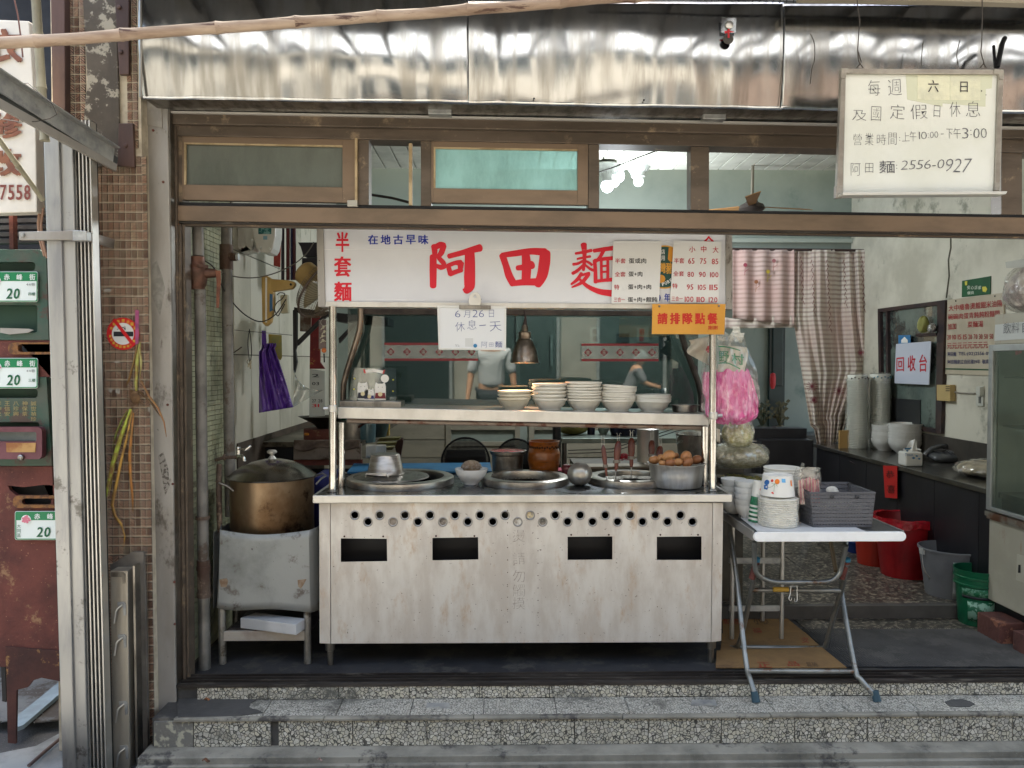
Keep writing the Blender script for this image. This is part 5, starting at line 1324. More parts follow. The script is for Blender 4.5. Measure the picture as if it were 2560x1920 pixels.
# ladle lying across the middle
q = P(1450,1187,4.0)
tl = Matrix.Rotation(R(62),3,'X')
MB().lathe([(.0005,-.052),(.03,-.045),(.052,-.025),(.062,0),(.066,.012),(.064,.012),(.058,0),(.045,-.022),(.0005,-.046)],q,32,tilt=Matrix.Rotation(R(-80),3,'X')).tube([q + Vector((.03,.05,.0)),q + Vector((.02,.12,.02)),q + Vector((-.02,.32,.01))],.006,8).build('ladle',mat('ladle_steel','b8b3a9',.34,.8,c2='9c968b',ns=9),label='big steel ladle resting between the middle and right wells',cat='ladle')
# strainers with brown wooden handles in the right well
c8 = crop(1400,1040,4.809)
HW = mat('brown_handle','67301f',.45,c2='4c2318',ns=9,st=(1,1,.3),coat=.3)
labs = ['leftmost noodle strainer with slim leaning handle','second noodle strainer from the left, handle bound with tape','middle noodle strainer with tall straight handle','fourth noodle strainer behind the egg pot','rightmost noodle strainer with short handle behind the eggs']
for k,(xt,yt_,xb,yb,w,Y0,hook) in enumerate(((517,350,560,720,22,4.03,245),(703,300,672,660,32,4.07,215),(860,262,858,615,32,4.12,180),(1106,290,1100,560,30,4.16,185),(1203,360,1190,560,30,4.16,265))):
 t = thing('noodle_strainer',labs[k],'strainer',P(*c8(xb,yb),Y0),'noodle strainers in the right well')
 a,c = P(*c8(xt,yt_),Y0),P(*c8(xb,yb),Y0 - .03)
 n = 9; b = MB()
 wv = w * 1.35 / 4.809 * Y0 / FPX
 ax = (c - a).normalized(); sx = Vector((1,0,0));
 pts_ = []
 for j in range(n + 1):
  s = j / n; ww = wv * (.55 + .45 * math.sin(math.pi * min(1,s * 1.15 + .12))) * (1 if j not in (0,n) else .55); ctr = a.lerp(c,s)
  pts_.append((ctr,ww))
 ring = 10; base = []
 for ctr,ww in pts_:
  for m_ in range(ring):
   an = 2 * math.pi * m_ / ring; base.append(ctr + Vector((math.cos(an) * ww,math.sin(an) * ww * .6,0)))
 fs = [(j * ring + m_,j * ring + (m_ + 1) % ring,(j + 1) * ring + (m_ + 1) % ring,(j + 1) * ring + m_) for j in range(n) for m_ in range(ring)] + [tuple(range(ring)),tuple(range(n * ring + ring - 1,n * ring - 1,-1))]
 b.add(base,fs); b.build('handle',HW,t)
 s0 = a.lerp(c,.68); MB().lathe([(wv * 1.02,-.008),(wv * 1.04,0),(wv * 1.02,.008)],s0,12,1,.65).build('tape_band',mat('tape_grey','7d7468',.6),t)
 h = P(*c8(xt,hook),Y0)
 b = MB()
 for dx in (-.006,.006):
  b.tube([a + Vector((dx,0,-.02)),Vector((h.x + dx,h.y,h.z)),Vector((h.x + dx * 1.6,h.y - .008,h.z + .006)),Vector((h.x + dx * 2.2,h.y - .012,h.z + .002))],.0013,6)
 b.tube([Vector((h.x - .006,h.y,h.z - .01)),Vector((h.x + .006,h.y,h.z - .01))],.0013,6)
 b.build('wire_hook',STEEL,t)
 MB().tube([c,c + (c - a).normalized() * .09 + Vector((0,.02,-.02))],.003,6).build('shank',STEEL,t)
b = MB()
wr = wells[2][0]
for k in range(3):
 q = Vector((wr.x - .09 + k * .085,wr.y - .02 + .03 * (k % 2),ZTOP + .014))
 o = MB().lathe([(.052,.012),(.055,.010),(.052,.007),(.045,-.01),(.001,-.02)],q,20).build('strainer_basket',mat('wire_basket','7b766c',.4,.8,bump=.6,bs=300),label=['wire basket of the left strainer sunk in the right well','wire basket in the middle of the right well','wire basket nearest the egg pot in the right well'][k],cat='strainer basket',group='strainer baskets in the right well')
# egg pot and eggs
q = P(1693,1227,3.95); r_ = 71 * 3.95 / FPX
EC = Vector((q.x,3.97,ZTOP + .001))
ph_ = P(0,1160,3.97).z - EC.z
MB().lathe([(.0005,0),(r_ * .84,0),(r_ * .87,.006),(r_ * .93,ph_ * .55),(r_ * .985,ph_ - .01),(r_ * 1.03,ph_ - .004),(r_ * 1.035,ph_),(r_ * .98,ph_),(r_ * .9,ph_ * .5),(.0005,.02)],EC,48).tube([EC + Vector((-r_ * 1.0,0,ph_ - .012)),EC + Vector((-r_ * 1.13,-.01,ph_ - .006)),EC + Vector((-r_ * 1.13,.02,ph_ - .006)),EC + Vector((-r_,.03,ph_ - .012))],.003,6).build('egg_pot',mat('bright_pot','d6d3cc',.3,.75,c2='bdb9b0',ns=5,st=(4,4,.7),bump=.03,bs=9),label='shiny steel pot heaped with brown eggs, right front of the work top',cat='pot')
EGG = [mat('egg_%d' % i,c,.38,c2=d,ns=18) for i,(c,d) in enumerate((('b07a4c','9a6740'),('c08a58','a87547'),('a06a42','8a5838')))]
eggs = [(1132,528,56,.06,0),(1210,505,46,.05,1),(1305,480,70,.0,1),(1385,478,40,.05,0),(1510,498,70,.0,0),(1640,525,58,.04,2),(1320,565,56,-.05,2),(1418,555,50,-.05,1),(1535,560,60,-.05,2),(1225,565,36,-.05,1)]
elab = ['egg at the left rim of the pot','small egg second from the left, half hidden','largest egg on top left of the heap with a red smear','egg peeping out behind the largest one','big egg on top right of the heap','egg at the right rim of the pot','egg below the largest one, at the front rim','egg at the middle of the front rim','egg below the big right one, at the front rim','low egg at the front left rim, barely showing']
for k,(x,y,w,dy,mi) in enumerate(eggs):
 c = P(*c8(x,y),3.97 + dy); rr_ = w * 1.14 / 4.809 * 3.97 / FPX
 b = MB(); t_ = Matrix.Rotation(rnd(-.6,.6),3,'Y') @ Matrix.Rotation(R(80 if k % 2 else 60),3,'Y')
 prof = [(.0003,-rr_ * 1.05)] + [(rr_ * .84 * math.sin(math.pi * i / 12) * (1 - .09 * math.cos(math.pi * i / 12)),-rr_ * 1.05 * math.cos(math.pi * i / 12)) for i in range(1,12)] + [(.0003,rr_ * 1.05)]
 b.lathe(prof,c,18,tilt=t_); b.build('egg',EGG[mi],label='brown ' + elab[k],cat='egg',group='eggs heaped in the steel pot')
# hidden filling of the pot so that the heap rests on something
MB().lathe([(.001,ph_ - .035),(r_ * .9,ph_ - .045),(r_ * .86,ph_ - .05)],EC,24).build('broth_surface',mat('egg_broth','4a3322',.2),label='dark braising liquid under the eggs in the steel pot',cat='broth')
# back of the work top: blue board, red pot, clay jar, small jar, cloths
zb = ZTOP
MB().prism([PZ(x,y,zb + .004) for x,y in ((868,1184),(885,1163),(1225,1160),(1230,1182))],(0,0,.01)).build('blue_board',mat('blue_board','1f6f9f',.5,c2='185a85',ns=5),label='blue plastic cutting board behind the wells',cat='cutting board',smooth=False)
q = P(1269,1170,4.42); r_ = 47 * 4.42 / FPX; hgt = P(0,1128,4.42).z - (zb)
MB().lathe([(.0005,0),(r_ * .78,0),(r_ * .8,.01),(r_ * .84,hgt - .022),(r_ * .94,hgt - .018),(r_ * .95,hgt - .004),(r_ * 1.02,hgt),(r_ * .94,hgt + .001),(r_ * .9,hgt - .02),(r_ * .8,hgt - .03),(.0005,hgt - .03)],(q.x,4.42,zb),40).build('sauce_pot',STEEL_D,label='steel pot with bright red sauce beside the clay jar',cat='pot')
MB().lathe([(r_ * .93,0),(.0005,.012)],(q.x,4.42,zb + hgt - .004),30).build('red_sauce',mat('red_sauce','b3151f',.25,c2='8c1018',ns=20),label='bright red chilli sauce inside the steel pot',cat='sauce')
q = P(1360,1168,4.40); r_ = 41 * 4.4 / FPX; hgt = P(0,1104,4.4).z - zb
MB().lathe([(.0005,0),(r_ * .72,0),(r_ * .86,hgt * .12),(r_,hgt * .42),(r_ * 1.0,hgt * .62),(r_ * .92,hgt * .76),(r_ * .86,hgt * .80),(r_ * .9,hgt * .88),(r_ * .94,hgt * .97),(r_ * .97,hgt),(r_ * .9,hgt),(r_ * .84,hgt * .9),(r_ * .8,hgt * .8),(.001,hgt * .7)],(q.x,4.4,zb),44).build('clay_jar',mat('amber_clay','9a5618',.35,c2='7d4413',ns=4,coat=.5,st=(1,1,5),dirt_or_glint='4f2c12',ds=6,dlo=.6,dhi=.7,dst=(1,1,5)),label='amber glazed clay jar behind the middle well',cat='jar')
b = MB()
for k in range(36):
 a = k / 36 * 6.28; b.ball((q.x + math.cos(a) * r_ * .87,4.4 + math.sin(a) * r_ * .87,zb + hgt * (.83 + .02 * math.sin(k * 3))),.007,6,4)
b.build('rope_band',mat('dark_crust','3a2313',.8),label='dark crusted band round the neck of the clay jar',cat='band',kind='stuff')
q = P(1418,1170,4.42)
MB().lathe([(.0005,0),(.026,0),(.034,.02),(.034,.036),(.024,.052),(.01,.056),(.0005,.057)],(q.x,4.42,zb),24).build('red_jar',mat('red_glass','7c2330',.15,c2='a0606a',ns=10,coat=.6),label='small round jar with red contents beside the clay jar',cat='jar')
q = P(1440,1166,4.42); MB().lathe([(.008,0),(.009,.03),(.008,.04),(.001,.042)],(q.x,4.42,zb),10).build('red_bottle_cap',mat('cap_brown','6b3a30',.5),label='small brown cap standing right of the red jar',cat='cap')
MB().grid(lambda u,v: PZ(lerp(1385,1475,u),lerp(1178,1170,v),zb + .012 + .006 * math.sin(u * 9 + v * 3)),12,4).build('pink_cloth',mat('pink_cloth','b04a62',.9,c2='c56a7c',ns=20),label='pink wiping cloth between the middle and right wells',cat='cloth',thick=.004)
MB().prism([PZ(x,y,zb + .01) for x,y in ((1445,1172),(1450,1164),(1660,1163),(1665,1171))],(0,0,.012)).build('pale_board',mat('pale_board','9c9484',.7,c2='8a8272',ns=9),label='pale worn wooden board along the back edge behind the right well',cat='board',smooth=False)
# white plastic scrap and red net behind strainers
nb = netball(24,P(1560,1150,4.6),.04,.04,5); nb.build('red_net_bag',mat('red_net','a31f33',.6),label='red net bag behind the strainers',cat='bag')
# ------------------------------------------------------------------ pipes and valve at the left jamb
PIPEM = mat('grey_pipe','7c7872',.6,.2,c2='63605b',ns=7,dirt_or_glint='54483e',ds=6,dlo=.58,dhi=.7,bump=.1,bs=40)
RUSTP = mat('rusty_pipe','5f5147',.7,.3,c2='4e3a30',ns=9,dirt_or_glint='8d7a68',ds=10,dlo=.58,dhi=.68,bump=.3,bs=60)
BRZ = mat('old_bronze','644538',.5,.5,c2='473329',ns=12,bump=.2,bs=60)
Yp = 3.76
PV = thing('standpipe','grey upright pipe with a brown bronze valve next to the door jamb','pipe',P(512,1675,Yp))
q0,q1 = P(494,556,Yp),P(508,1400,Yp); qb = P(512,1672,Yp)
MB().tube([q0,P(496,640,Yp)],.026,16).tube([P(500,722,Yp),q1],.0265,16).build('pipe',PIPEM,PV)
MB().tube([q1,P(509,1425,Yp)],.031,16).tube([P(509,1425,Yp),P(510,1480,Yp)],.030,16).tube([P(509,1415,Yp),P(509,1424,Yp)],.034,16).tube([P(510,1480,Yp),P(510,1492,Yp)],.034,16).build('coupler',RUSTP,PV)
MB().tube([P(510,1490,Yp),qb],.028,16).build('lower_pipe',mat('shiny_lower_pipe','8d8b86',.4,.6,c2='6e6b66',ns=5),PV)
MB().tube([P(507,1290,Yp),P(507,1298,Yp)],.034,16).build('pipe_band',RUSTP,PV)
b = MB()
q = P(492,683,Yp - .01); u = Yp / FPX
b.lathe([(.0005,-40 * u),(18 * u,-40 * u),(19 * u,-34 * u),(22 * u,-30 * u),(25 * u,-12 * u),(27 * u,0),(25 * u,14 * u),(21 * u,18 * u),(19 * u,32 * u),(19 * u,40 * u),(.0005,40 * u)],q,20)
b.lathe([(28 * u,-4 * u),(29 * u,0),(28 * u,4 * u)],q + Vector((0,0,16 * u)),6)
b.tube([q + Vector((20 * u,0,0)),q + Vector((44 * u,0,0)),q + Vector((52 * u,0,0))],[13 * u,11 * u,7 * u],14)
b.build('valve_body',BRZ,PV)
b = MB(); b.prism([P(538,676,Yp - .03),P(551,676,Yp - .03),P(552,700,Yp - .03),P(547,770,Yp - .03),P(540,770,Yp - .03),P(541,706,Yp - .03)],(0,.006,0)); b.build('valve_lever',mat('rust_lever','7d4f3b',.6,.3,c2='5d3a2d',ns=20),PV,smooth=False,bevel=.002)
Yq = 4.05
SP = thing('second_pipe','thick grey pipe with a side stub behind the valve pipe','pipe',P(572,1640,Yq))
MB().tube([P(566,556,Yq),P(570,900,Yq),P(576,1290,Yq)],.0275,16).build('pipe',PIPEM,SP)
MB().tube([P(566,612,Yq),P(566,674,Yq)],.034,16).tube([P(576,642,Yq - .01),P(590,642,Yq - .02)],.022,10).build('pipe_tee',RUSTP,SP)
MB().tube([P(591,642,Yq - .02),P(597,642,Yq - .02)],.019,8).build('stub_plug',GALV,SP)
for y in (812,830): MB().tube([P(569,y,Yq),P(569,y + 4,Yq)],.0285,16).build('pipe_ring',PIPEM,SP)
MB().tube([P(548,1190,3.95),P(551,1400,3.95),P(553,1640,3.95)],.012,10).build('thin_pipe',RUSTP,label='thin rusty pipe running down behind the tap',cat='pipe')
# tap
TPm = thing('wall_tap','chrome lever tap on a stub pipe above the big pot','tap',P(596,1145,3.86))
MB().tube([P(540,1150,3.9),P(560,1144,3.88),P(598,1142,3.86)],.009,10).lathe([(.016,-.004),(.018,0),(.016,.004)],P(561,1143,3.88),12,axis='x').build('stub_pipe',RUSTP,TPm)
MB().tube([P(596,1141,3.86),P(604,1140,3.84),P(609,1144,3.83),P(611,1153,3.83)],[.011,.009,.008,.009],12).tube([P(596,1141,3.86),P(596,1122,3.86)],.009,12).ball(P(596,1121,3.86),.012).build('spout',STEEL_TUBE,TPm)
MB().tube([P(597,1122,3.855),P(612,1126,3.85),P(622,1119,3.845),P(627,1114,3.845)],[.006,.008,.010,.004],10).build('lever',STEEL_TUBE,TPm)
MB().tube([P(548,1160,3.9),P(546,1230,3.9),P(550,1330,3.92)],.013,10).build('tap_riser',RUSTP,TPm)

# ------------------------------------------------------------------ pot stand, skirt, big pot
PSx = thing('burner_stand','steel legged burner stand with a grey galvanised sheet skirt and low shelf','stand',P(665,1665,3.95))
def sk(u,v):
 x = lerp(530,792,u); ytop = 1322 + 14 * math.sin(math.pi * u); ybot = lerp(1518,1532,u) + 4 * math.sin(u * 7)
 x = x + (-3 if u < .5 else 3) * v + (6 * (1 - v) if u < .06 else 0)
 e = 0.10 * (max(0,abs(u - .5) * 2 - .86) / .14) ** 1.6
 p = P(x,lerp(ytop,ybot,v),3.80); p.y += e + .005 * math.sin(u * 11 + v * 3)
 return p
MB().grid(sk,40,10).build('skirt',mat('galvanised_skirt','9a9c99',.55,.35,c2='7f827f',ns=4,bump=.1,bs=16,dirt_or_glint='6d6660',ds=8,dlo=.56,dhi=.68,fleck='4f4a45',fs=70,fl=.72),PSx,thick=.003)
for x in (534,789):
 a = P(x,1330,3.86); c = P(x,1520,3.86)
 MB().add([a,a + Vector((0,.34,0)),c + Vector((0,.34,0)),c],[(0,1,2,3)]).build('skirt_side',MATS['galvanised_skirt'],PSx,smooth=False,thick=.003)
LEGM = mat('stand_leg','9a9790',.4,.7,c2='77736c',ns=5,dirt_or_glint='5c544a',ds=8)
for x,y in ((556,3.82),(769,3.82),(590,4.26),(760,4.26)):
 q = P(x,1600,y); MB().tube([(q.x,y,.001),(q.x,y,.34)],.0185,16).build('leg',LEGM,PSx)
for y in (3.82,4.26):
 a,c = P(556,1600,3.82),P(769,1600,3.82)
 MB().box(a.x,c.x,y - .014,y + .006,.118,.168).build('cross_bar',mat('rust_spotted_bar','a9a39a',.5,.3,c2='8b7f74',ns=4,dirt_or_glint='7a3a20',ds=11,dlo=.62,dhi=.68),PSx,smooth=False,bevel=.003)
MB().box(P(556,0,3.82).x,P(769,0,3.82).x,3.83,4.25,.168,.174).build('shelf',BRONZE_D,PSx,smooth=False)
for a in ((548,1449,566,1446,570,1452,566,1468,552,1467),(744,1450,766,1448,760,1460,752,1472,745,1466)):
 pts = [(a[i],a[i + 1]) for i in range(0,10,2)]
 MB().px(pts,3.792,.003).build('peeled_tape',mat('brown_tape','80664f',.7,c2='978672',ns=30),PSx,smooth=False)
MB().lathe([(.001,.0),(.15,0),(.17,.02),(.12,.05),(.001,.055)],P(682,1440,4.06),24).build('burner',RUST,PSx)
MB().add([PZ(x,y,.176) for x,y in ((601,1570),(740,1588),(764,1572),(640,1556))] + [PZ(x,y,.176) + Vector((0,0,.052)) for x,y in ((601,1570),(740,1588),(764,1572),(640,1556))],[(3,2,1,0),(4,5,6,7),(0,1,5,4),(1,2,6,5),(2,3,7,6),(3,0,4,7)]).build('white_carton',mat('white_carton','c3c4c4',.6,c2='adafb0',ns=4,bump=.05),label='flat white stained carton on the low shelf of the burner stand',cat='box',smooth=False,bevel=.002)
YPt = 4.06
u = YPt / FPX
pc = P(682,1336,YPt)
POT = thing('big_soup_pot','very big scorched soup pot with a domed steel lid on the burner stand','pot',pc)
R_ = 101 * u
zt = P(682,1190,YPt).z - pc.z
MB().lathe([(.001,-.09),(R_ * .96,-.09),(R_,-.07),(R_,zt - .01),(R_ + .004,zt)],pc,56,cap=False).build('pot_body',mat('scorched_pot','b39a7c',.34,.9,c2='86694c',ns=3,st=(1,1,.8),bump=.04,bs=14,rv=.12,dirt_or_glint='4c3626',ds=4,dlo=.56,dhi=.72),POT)
L_ = [(R_ + .012,0),(R_ + .014,.006),(R_ + .004,.012),(R_ * .93,.028),(R_ * .75,.055),(R_ * .5,.078),(R_ * .25,.09),(R_ * .1,.094),(.001,.095)]
MB().lathe(L_,pc + Vector((0,0,zt - .002)),56).build('lid',mat('lid_steel','97908a',.2,1.0,c2='6f6a66',ns=4,bump=.03,bs=9),POT)
MB().lathe([(.022,0),(.016,.008),(.010,.016),(.012,.024),(.024,.030),(.026,.038),(.018,.046),(.001,.048)],pc + Vector((0,0,zt + .092)),24).build('lid_knob',STEEL,POT)
for s in (-1,1):
 a = -.55 if s < 0 else .45
 c = pc + Vector((s * R_ * math.cos(a),-R_ * math.sin(abs(a)) if s < 0 else R_ * math.sin(a),zt - .03)); t_ = Vector((-math.sin(a) * s,-math.cos(a) * (1 if s < 0 else -1),0)); o_ = Vector((c.x - pc.x,c.y - pc.y,0)).normalized()
 t_ = Vector((-o_.y,o_.x,0))
 MB().tube([c - t_ * .07 + Vector((0,0,-.02)),c - t_ * .06 + o_ * .03 + Vector((0,0,.008)),c - t_ * .045 + o_ * .06 + Vector((0,0,.02)),c + t_ * .045 + o_ * .06 + Vector((0,0,.02)),c + t_ * .06 + o_ * .03 + Vector((0,0,.008)),c + t_ * .07 + Vector((0,0,-.02))],.0055,10).build('handle',STEEL_D,POT)

# ------------------------------------------------------------------ on the side wall: fan, white case, purple bag ...
WX = onX(XW + .012)
# white ribbed plastic case high up
Yc = 4.45
u = Yc / FPX
WCx = thing('white_wall_unit','white ribbed plastic casing with a teal label high on the side wall','appliance',P(640,630,Yc))
def casing(x0,x1,y1,Y0,d,nm,rad):
 pts = [(x0,520),(x1,520),(x1 - 2,590),(x1 - 8,y1 - 12),(x1 - 14,y1 - 2),(x1 - 22,y1),(x0 + 30,y1 - 2),(x0 + 16,y1 - 10),(x0 + 6,590)]
 return MB().px(pts,Y0,d).build(nm,mat('casing_white','d2d0ca',.3,c2='c5c3bd',ns=5),WCx,smooth=False,bevel=.006)
casing(579,622,630,Yc + .05,.12,'rib',1); casing(590,632,629,Yc + .035,.12,'rib',1); casing(602,645,628,Yc + .02,.12,'rib',1)
casing(625,690,633,Yc,.14,'cover',1)
MB().pr(646,566,678,585,Yc - .003,.003).build('teal_label',mat('teal_label','1f5f60',.5,c2='7ba7a6',ns=60,lo=.52,hi=.56),WCx,smooth=False)
MB().pr(658,590,668,599,Yc - .003,.003).build('small_label',mat('pale_blue_label','7fa5b5',.5),WCx,smooth=False)
for x,y in ((652,620),(674,622),(630,600),(634,560)): MB().lathe([(.008,0),(.006,-.005),(.001,-.006)],P(x,y,Yc - .001),8,axis='y').build('screw_boss',WHITEP,WCx)
# red paper couplets and dark poles beyond
MB().px([(686,566),(702,568),(700,668),(684,664)],4.7,.01).build('red_paper_roll',mat('dull_red_paper','8c2f28',.7,c2='a04238',ns=9),label='rolled red paper hanging beside the white casing',cat='paper roll',smooth=False)
for k,(x,w,c,l_) in enumerate(((707,8,'2a2430','dark pipe right of the red paper roll'),(720,9,'5d2226','dark red pipe behind the wall fan motor'),(729,6,'23284a','dark blue pipe left of the black shelf'),(736,8,'4c1f28','maroon pipe nearest the sign behind the fan'))):
 MB().tube([P(x,540,5.0),P(x,700,5.0)],w / 2 * 5 / FPX,10).build('upright_pipe',mat('pp_' + c,c,.5),label=l_,cat='pipe',group='dark upright pipes behind the wall fan')
MB().px([(745,606),(800,606),(800,640),(758,640),(752,618)],5.0,.1).px([(755,645),(800,645),(800,700),(755,700)],5.02,.1).build('dark_shelf_unit',mat('altar_dark','211d26',.5),label='black cabinet on the wall behind the fan',cat='cabinet',smooth=False)
# wall fan
FNY = 4.35
YEL = mat('yellowed_plastic','b39658',.45,c2='a08348',ns=4,bump=.03)
FN = thing('wall_fan','yellowed wall fan tilted down with a dusty wire cage','fan',P(668,812,FNY))
MB().px([(653,692),(668,690),(682,700),(684,760),(676,805),(664,816),(655,806)],FNY,.05).build('wall_bracket',YEL,FN,smooth=False,bevel=.006)
MB().px([(663,694),(667,694),(667,806),(663,806)],FNY - .006,.006).build('white_seam',WHITEP,FN,smooth=False)
MB().px([(674,734),(681,736),(681,776),(674,780)],FNY - .004,.03).build('blue_badge',mat('badge_blue','2f5d86',.5),FN,smooth=False)
MB().px([(674,697),(718,700),(735,704),(738,712),(730,722),(676,730)],FNY + .0,.04).build('arm',YEL,FN,smooth=False,bevel=.006)
MB().lathe([(.007,0),(.006,-.004),(.001,-.004)],P(727,711,FNY - .002),12,axis='y').build('pivot',DARK,FN)
u = FNY / FPX
mc = P(758,682,FNY + .05); fc = P(800,712,FNY + .02)
axis = Vector((.78,-.25,-.62)).normalized()       # direction the fan faces: right, out and down
e1 = axis.cross(Vector((0,1,0))).normalized(); e2 = axis.cross(e1)
Mx = Matrix((e1,e2,axis)).transposed()
MB().lathe([(.001,-.11),(.055,-.11),(.068,-.095),(.07,-.01),(.06,.0),(.001,0)],fc - axis * .03,28,tilt=Mx).build('motor_case',mat('motor_yellow','a58a5a',.5,c2='8e7548',ns=5),FN)
Rf = .195
def cagepts(r0,z0,a): return fc + e1 * (math.cos(a) * r0) + e2 * (math.sin(a) * r0) + axis * z0
b = MB()
for k in range(84):
 a = 2 * math.pi * k / 84; b.tube([cagepts(.05,.115,a),cagepts(.11,.11,a + .05),cagepts(.17,.085,a + .08),cagepts(Rf,.045,a + .09),cagepts(Rf,.035,a + .09)],.0011,4,caps=False)
 b.tube([cagepts(.06,-.03,a),cagepts(.13,-.03,a),cagepts(.175,-.0,a),cagepts(Rf,.035,a)],.0010,4,caps=False)
b.build('wire_cage',mat('dusty_wire','6e5f4e',.6,.3,c2='544a3e',ns=20),FN,kind='stuff')
MB().tube([cagepts(Rf,.038,2 * math.pi * k / 48) for k in range(48)],.0065,8,closed=True).tube([cagepts(.05,.115,2 * math.pi * k / 24) for k in range(24)],.003,6,closed=True).build('cage_rim',mat('rim_brown','5a4c43',.5,.2),FN)
for k in range(3):
 a0 = 2.1 * k; b = MB(); b.grid(lambda uu,vv: cagepts(.03 + .14 * vv,.045 + .02 * (uu - .5),a0 + (uu - .5) * (1.5 - .4 * vv)),8,6); b.build('fan_blade',mat('blade_tan','8f8468',.5),FN,thick=.002)
MB().px([(700,738),(718,736),(720,782),(702,784)],4.4,.04).build('switch_box',mat('switch_box','a9a58c',.5),label='old cream switch box with cables behind the fan bracket',cat='switch box',smooth=False,bevel=.004)
CBL = mat('black_cable','2a2623',.5)
def cable(name,label,pts,r,m=CBL,cat='cable'): return MB().tube(pts,r,6).build(name,m,label=label,cat=cat)
def smoothp(pts,n=5):
 out = []
 for i in range(len(pts) - 1):
  a = Vector(pts[max(i - 1,0)]); b_ = Vector(pts[i]); c = Vector(pts[i + 1]); d = Vector(pts[min(i + 2,len(pts) - 1)])
  for k in range(n):
   t = k / n; out.append(.5 * ((2 * b_) + (c - a) * t + (2 * a - 5 * b_ + 4 * c - d) * t * t + (3 * b_ - a - 3 * c + d) * t ** 3))
 out.append(Vector(pts[-1])); return out
cable('power_cable','grey cable strung from the valve pipe over the fan to the sign',smoothp([P(552,680,4.0),P(590,692,4.1),P(640,694,4.2),P(690,682,4.2),P(735,660,4.2),P(765,635,4.2),P(785,605,4.2)]),.0035,mat('grey_cable','5d5852',.5))
cable('power_cable','black cable sagging under the fan bracket',smoothp([P(512,652,3.9),P(535,670,3.95),P(555,715,4.0),P(585,760,4.1),P(620,792,4.2),P(655,804,4.25),P(690,785,4.25),P(715,748,4.25)]),.0035)
cable('cable_loop','tangle of cable looped beside the cream switch box',smoothp([P(692,738,4.38),P(700,732,4.38),P(712,735,4.38),P(704,748,4.38),P(694,755,4.38),P(686,770,4.38),P(694,790,4.38),P(704,775,4.38),P(712,760,4.38)]),.0028)
cable('washing_line','thin string stretched along the tiled wall above the purple bag',[P(586,825,4.3),P(730,838,4.6)],.0018,cat='string')
# bunch of keys / cord
MB().tube(smoothp([P(624,822,4.38),P(620,850,4.38),P(621,880,4.38),P(625,905,4.38),P(629,880,4.38),P(627,850,4.38),P(624,824,4.38)]),.0025,6).build('cord_loop',CBL,label='black cord loop hanging from the string left of the purple bag',cat='cord')
MB().tube([P(625,903,4.375),P(626,922,4.375)],.004,6).lathe([(.011,-.001),(.014,0),(.011,.001)],P(623,905,4.375),14,axis='y',close=True).tube([P(622,908,4.37),P(620,918,4.37)],.003,6).build('keys',mat('key_brass','9b937c',.35,.9),label='small keys hanging on the black cord loop',cat='keys')
MB().tube([P(584,882,4.2),P(604,868,4.15)],.003,6).build('bent_nail_wire',RUSTP,label='bent wire sticking out from the edge of the tiled wall',cat='wire')
# purple bag
PB = thing('purple_bag','long purple plastic bag hung folded on the tiled wall','bag',P(690,1030,4.5))
def pbag(u,v):
 yl = lerp(858,1032,v); yr = lerp(858,1018,v)
 xl = 648 + (0 if v > .1 else 6); xr = lerp(680,733,v ** .9)
 if v < .08: xl,xr = 655,690
 x = lerp(xl,xr,u); y = lerp(yl,yr,u)
 return P(x,y,4.5 + .012 * math.sin(u * 16 + v * 2) + .008 * math.sin(u * 31 - v * 5) + .01 * (1 - v))
PUR = mat('purple_plastic','43207c',.35,c2='5b3596',ns=10,st=(3,1,.6),coat=.3,dirt_or_glint='8a72b8',ds=14,dlo=.63,dhi=.68)
MB().grid(pbag,40,24).build('bag_body',PUR,PB,thick=.004)
MB().px([(654,826),(664,827),(666,862),(654,862)],4.49,.01).build('bag_neck',PUR,PB,smooth=False,bevel=.002)
# clear plastic sheet, calendar, stickers
MB().grid(lambda u,v: P(lerp(733,lerp(740,808,math.sin(v * math.pi * .5)),u),lerp(lerp(908,975,u),lerp(1018,975,u),v),4.45 + .02 * math.sin(u * 8 + v * 6)),14,12).build('clear_bag',glass_mat('plastic_film','ffffff',.12,.12,(.8,.82,.8),.35,'b9bcb4'),label='crumpled clear plastic sheet beside the purple bag',cat='plastic sheet',fix=False)
CA = thing('wall_calendar','paper calendar on the wall behind the stand post','calendar',P(794,1040,4.9))
MB().px([(774,922),(812,928),(812,1040),(773,1042)],4.9,.004).build('page',mat('calendar_paper','b7bcb8',.7),CA,smooth=False)
for k,(s_,y,m) in enumerate((('27 28',998,BLACKINK),('31',1010,REDINK2),('2',935,BLACKINK),('03',955,BLACKINK))):
 b = MB(); put(b,s_,(780,y,798 if len(s_) < 3 else 806,y + 8),onY(4.9),.01,eps=.003); b.build('lettering',m,CA,smooth=False)
MB().px([(671,835),(704,838),(705,893),(702,900),(672,890)],4.62,.002).build('yellow_notice',mat('yellow_notice','a9933a',.6,c2='8c8c5a',ns=14),label='faded yellow notice stuck on the tiles behind the purple bag',cat='notice',smooth=False)
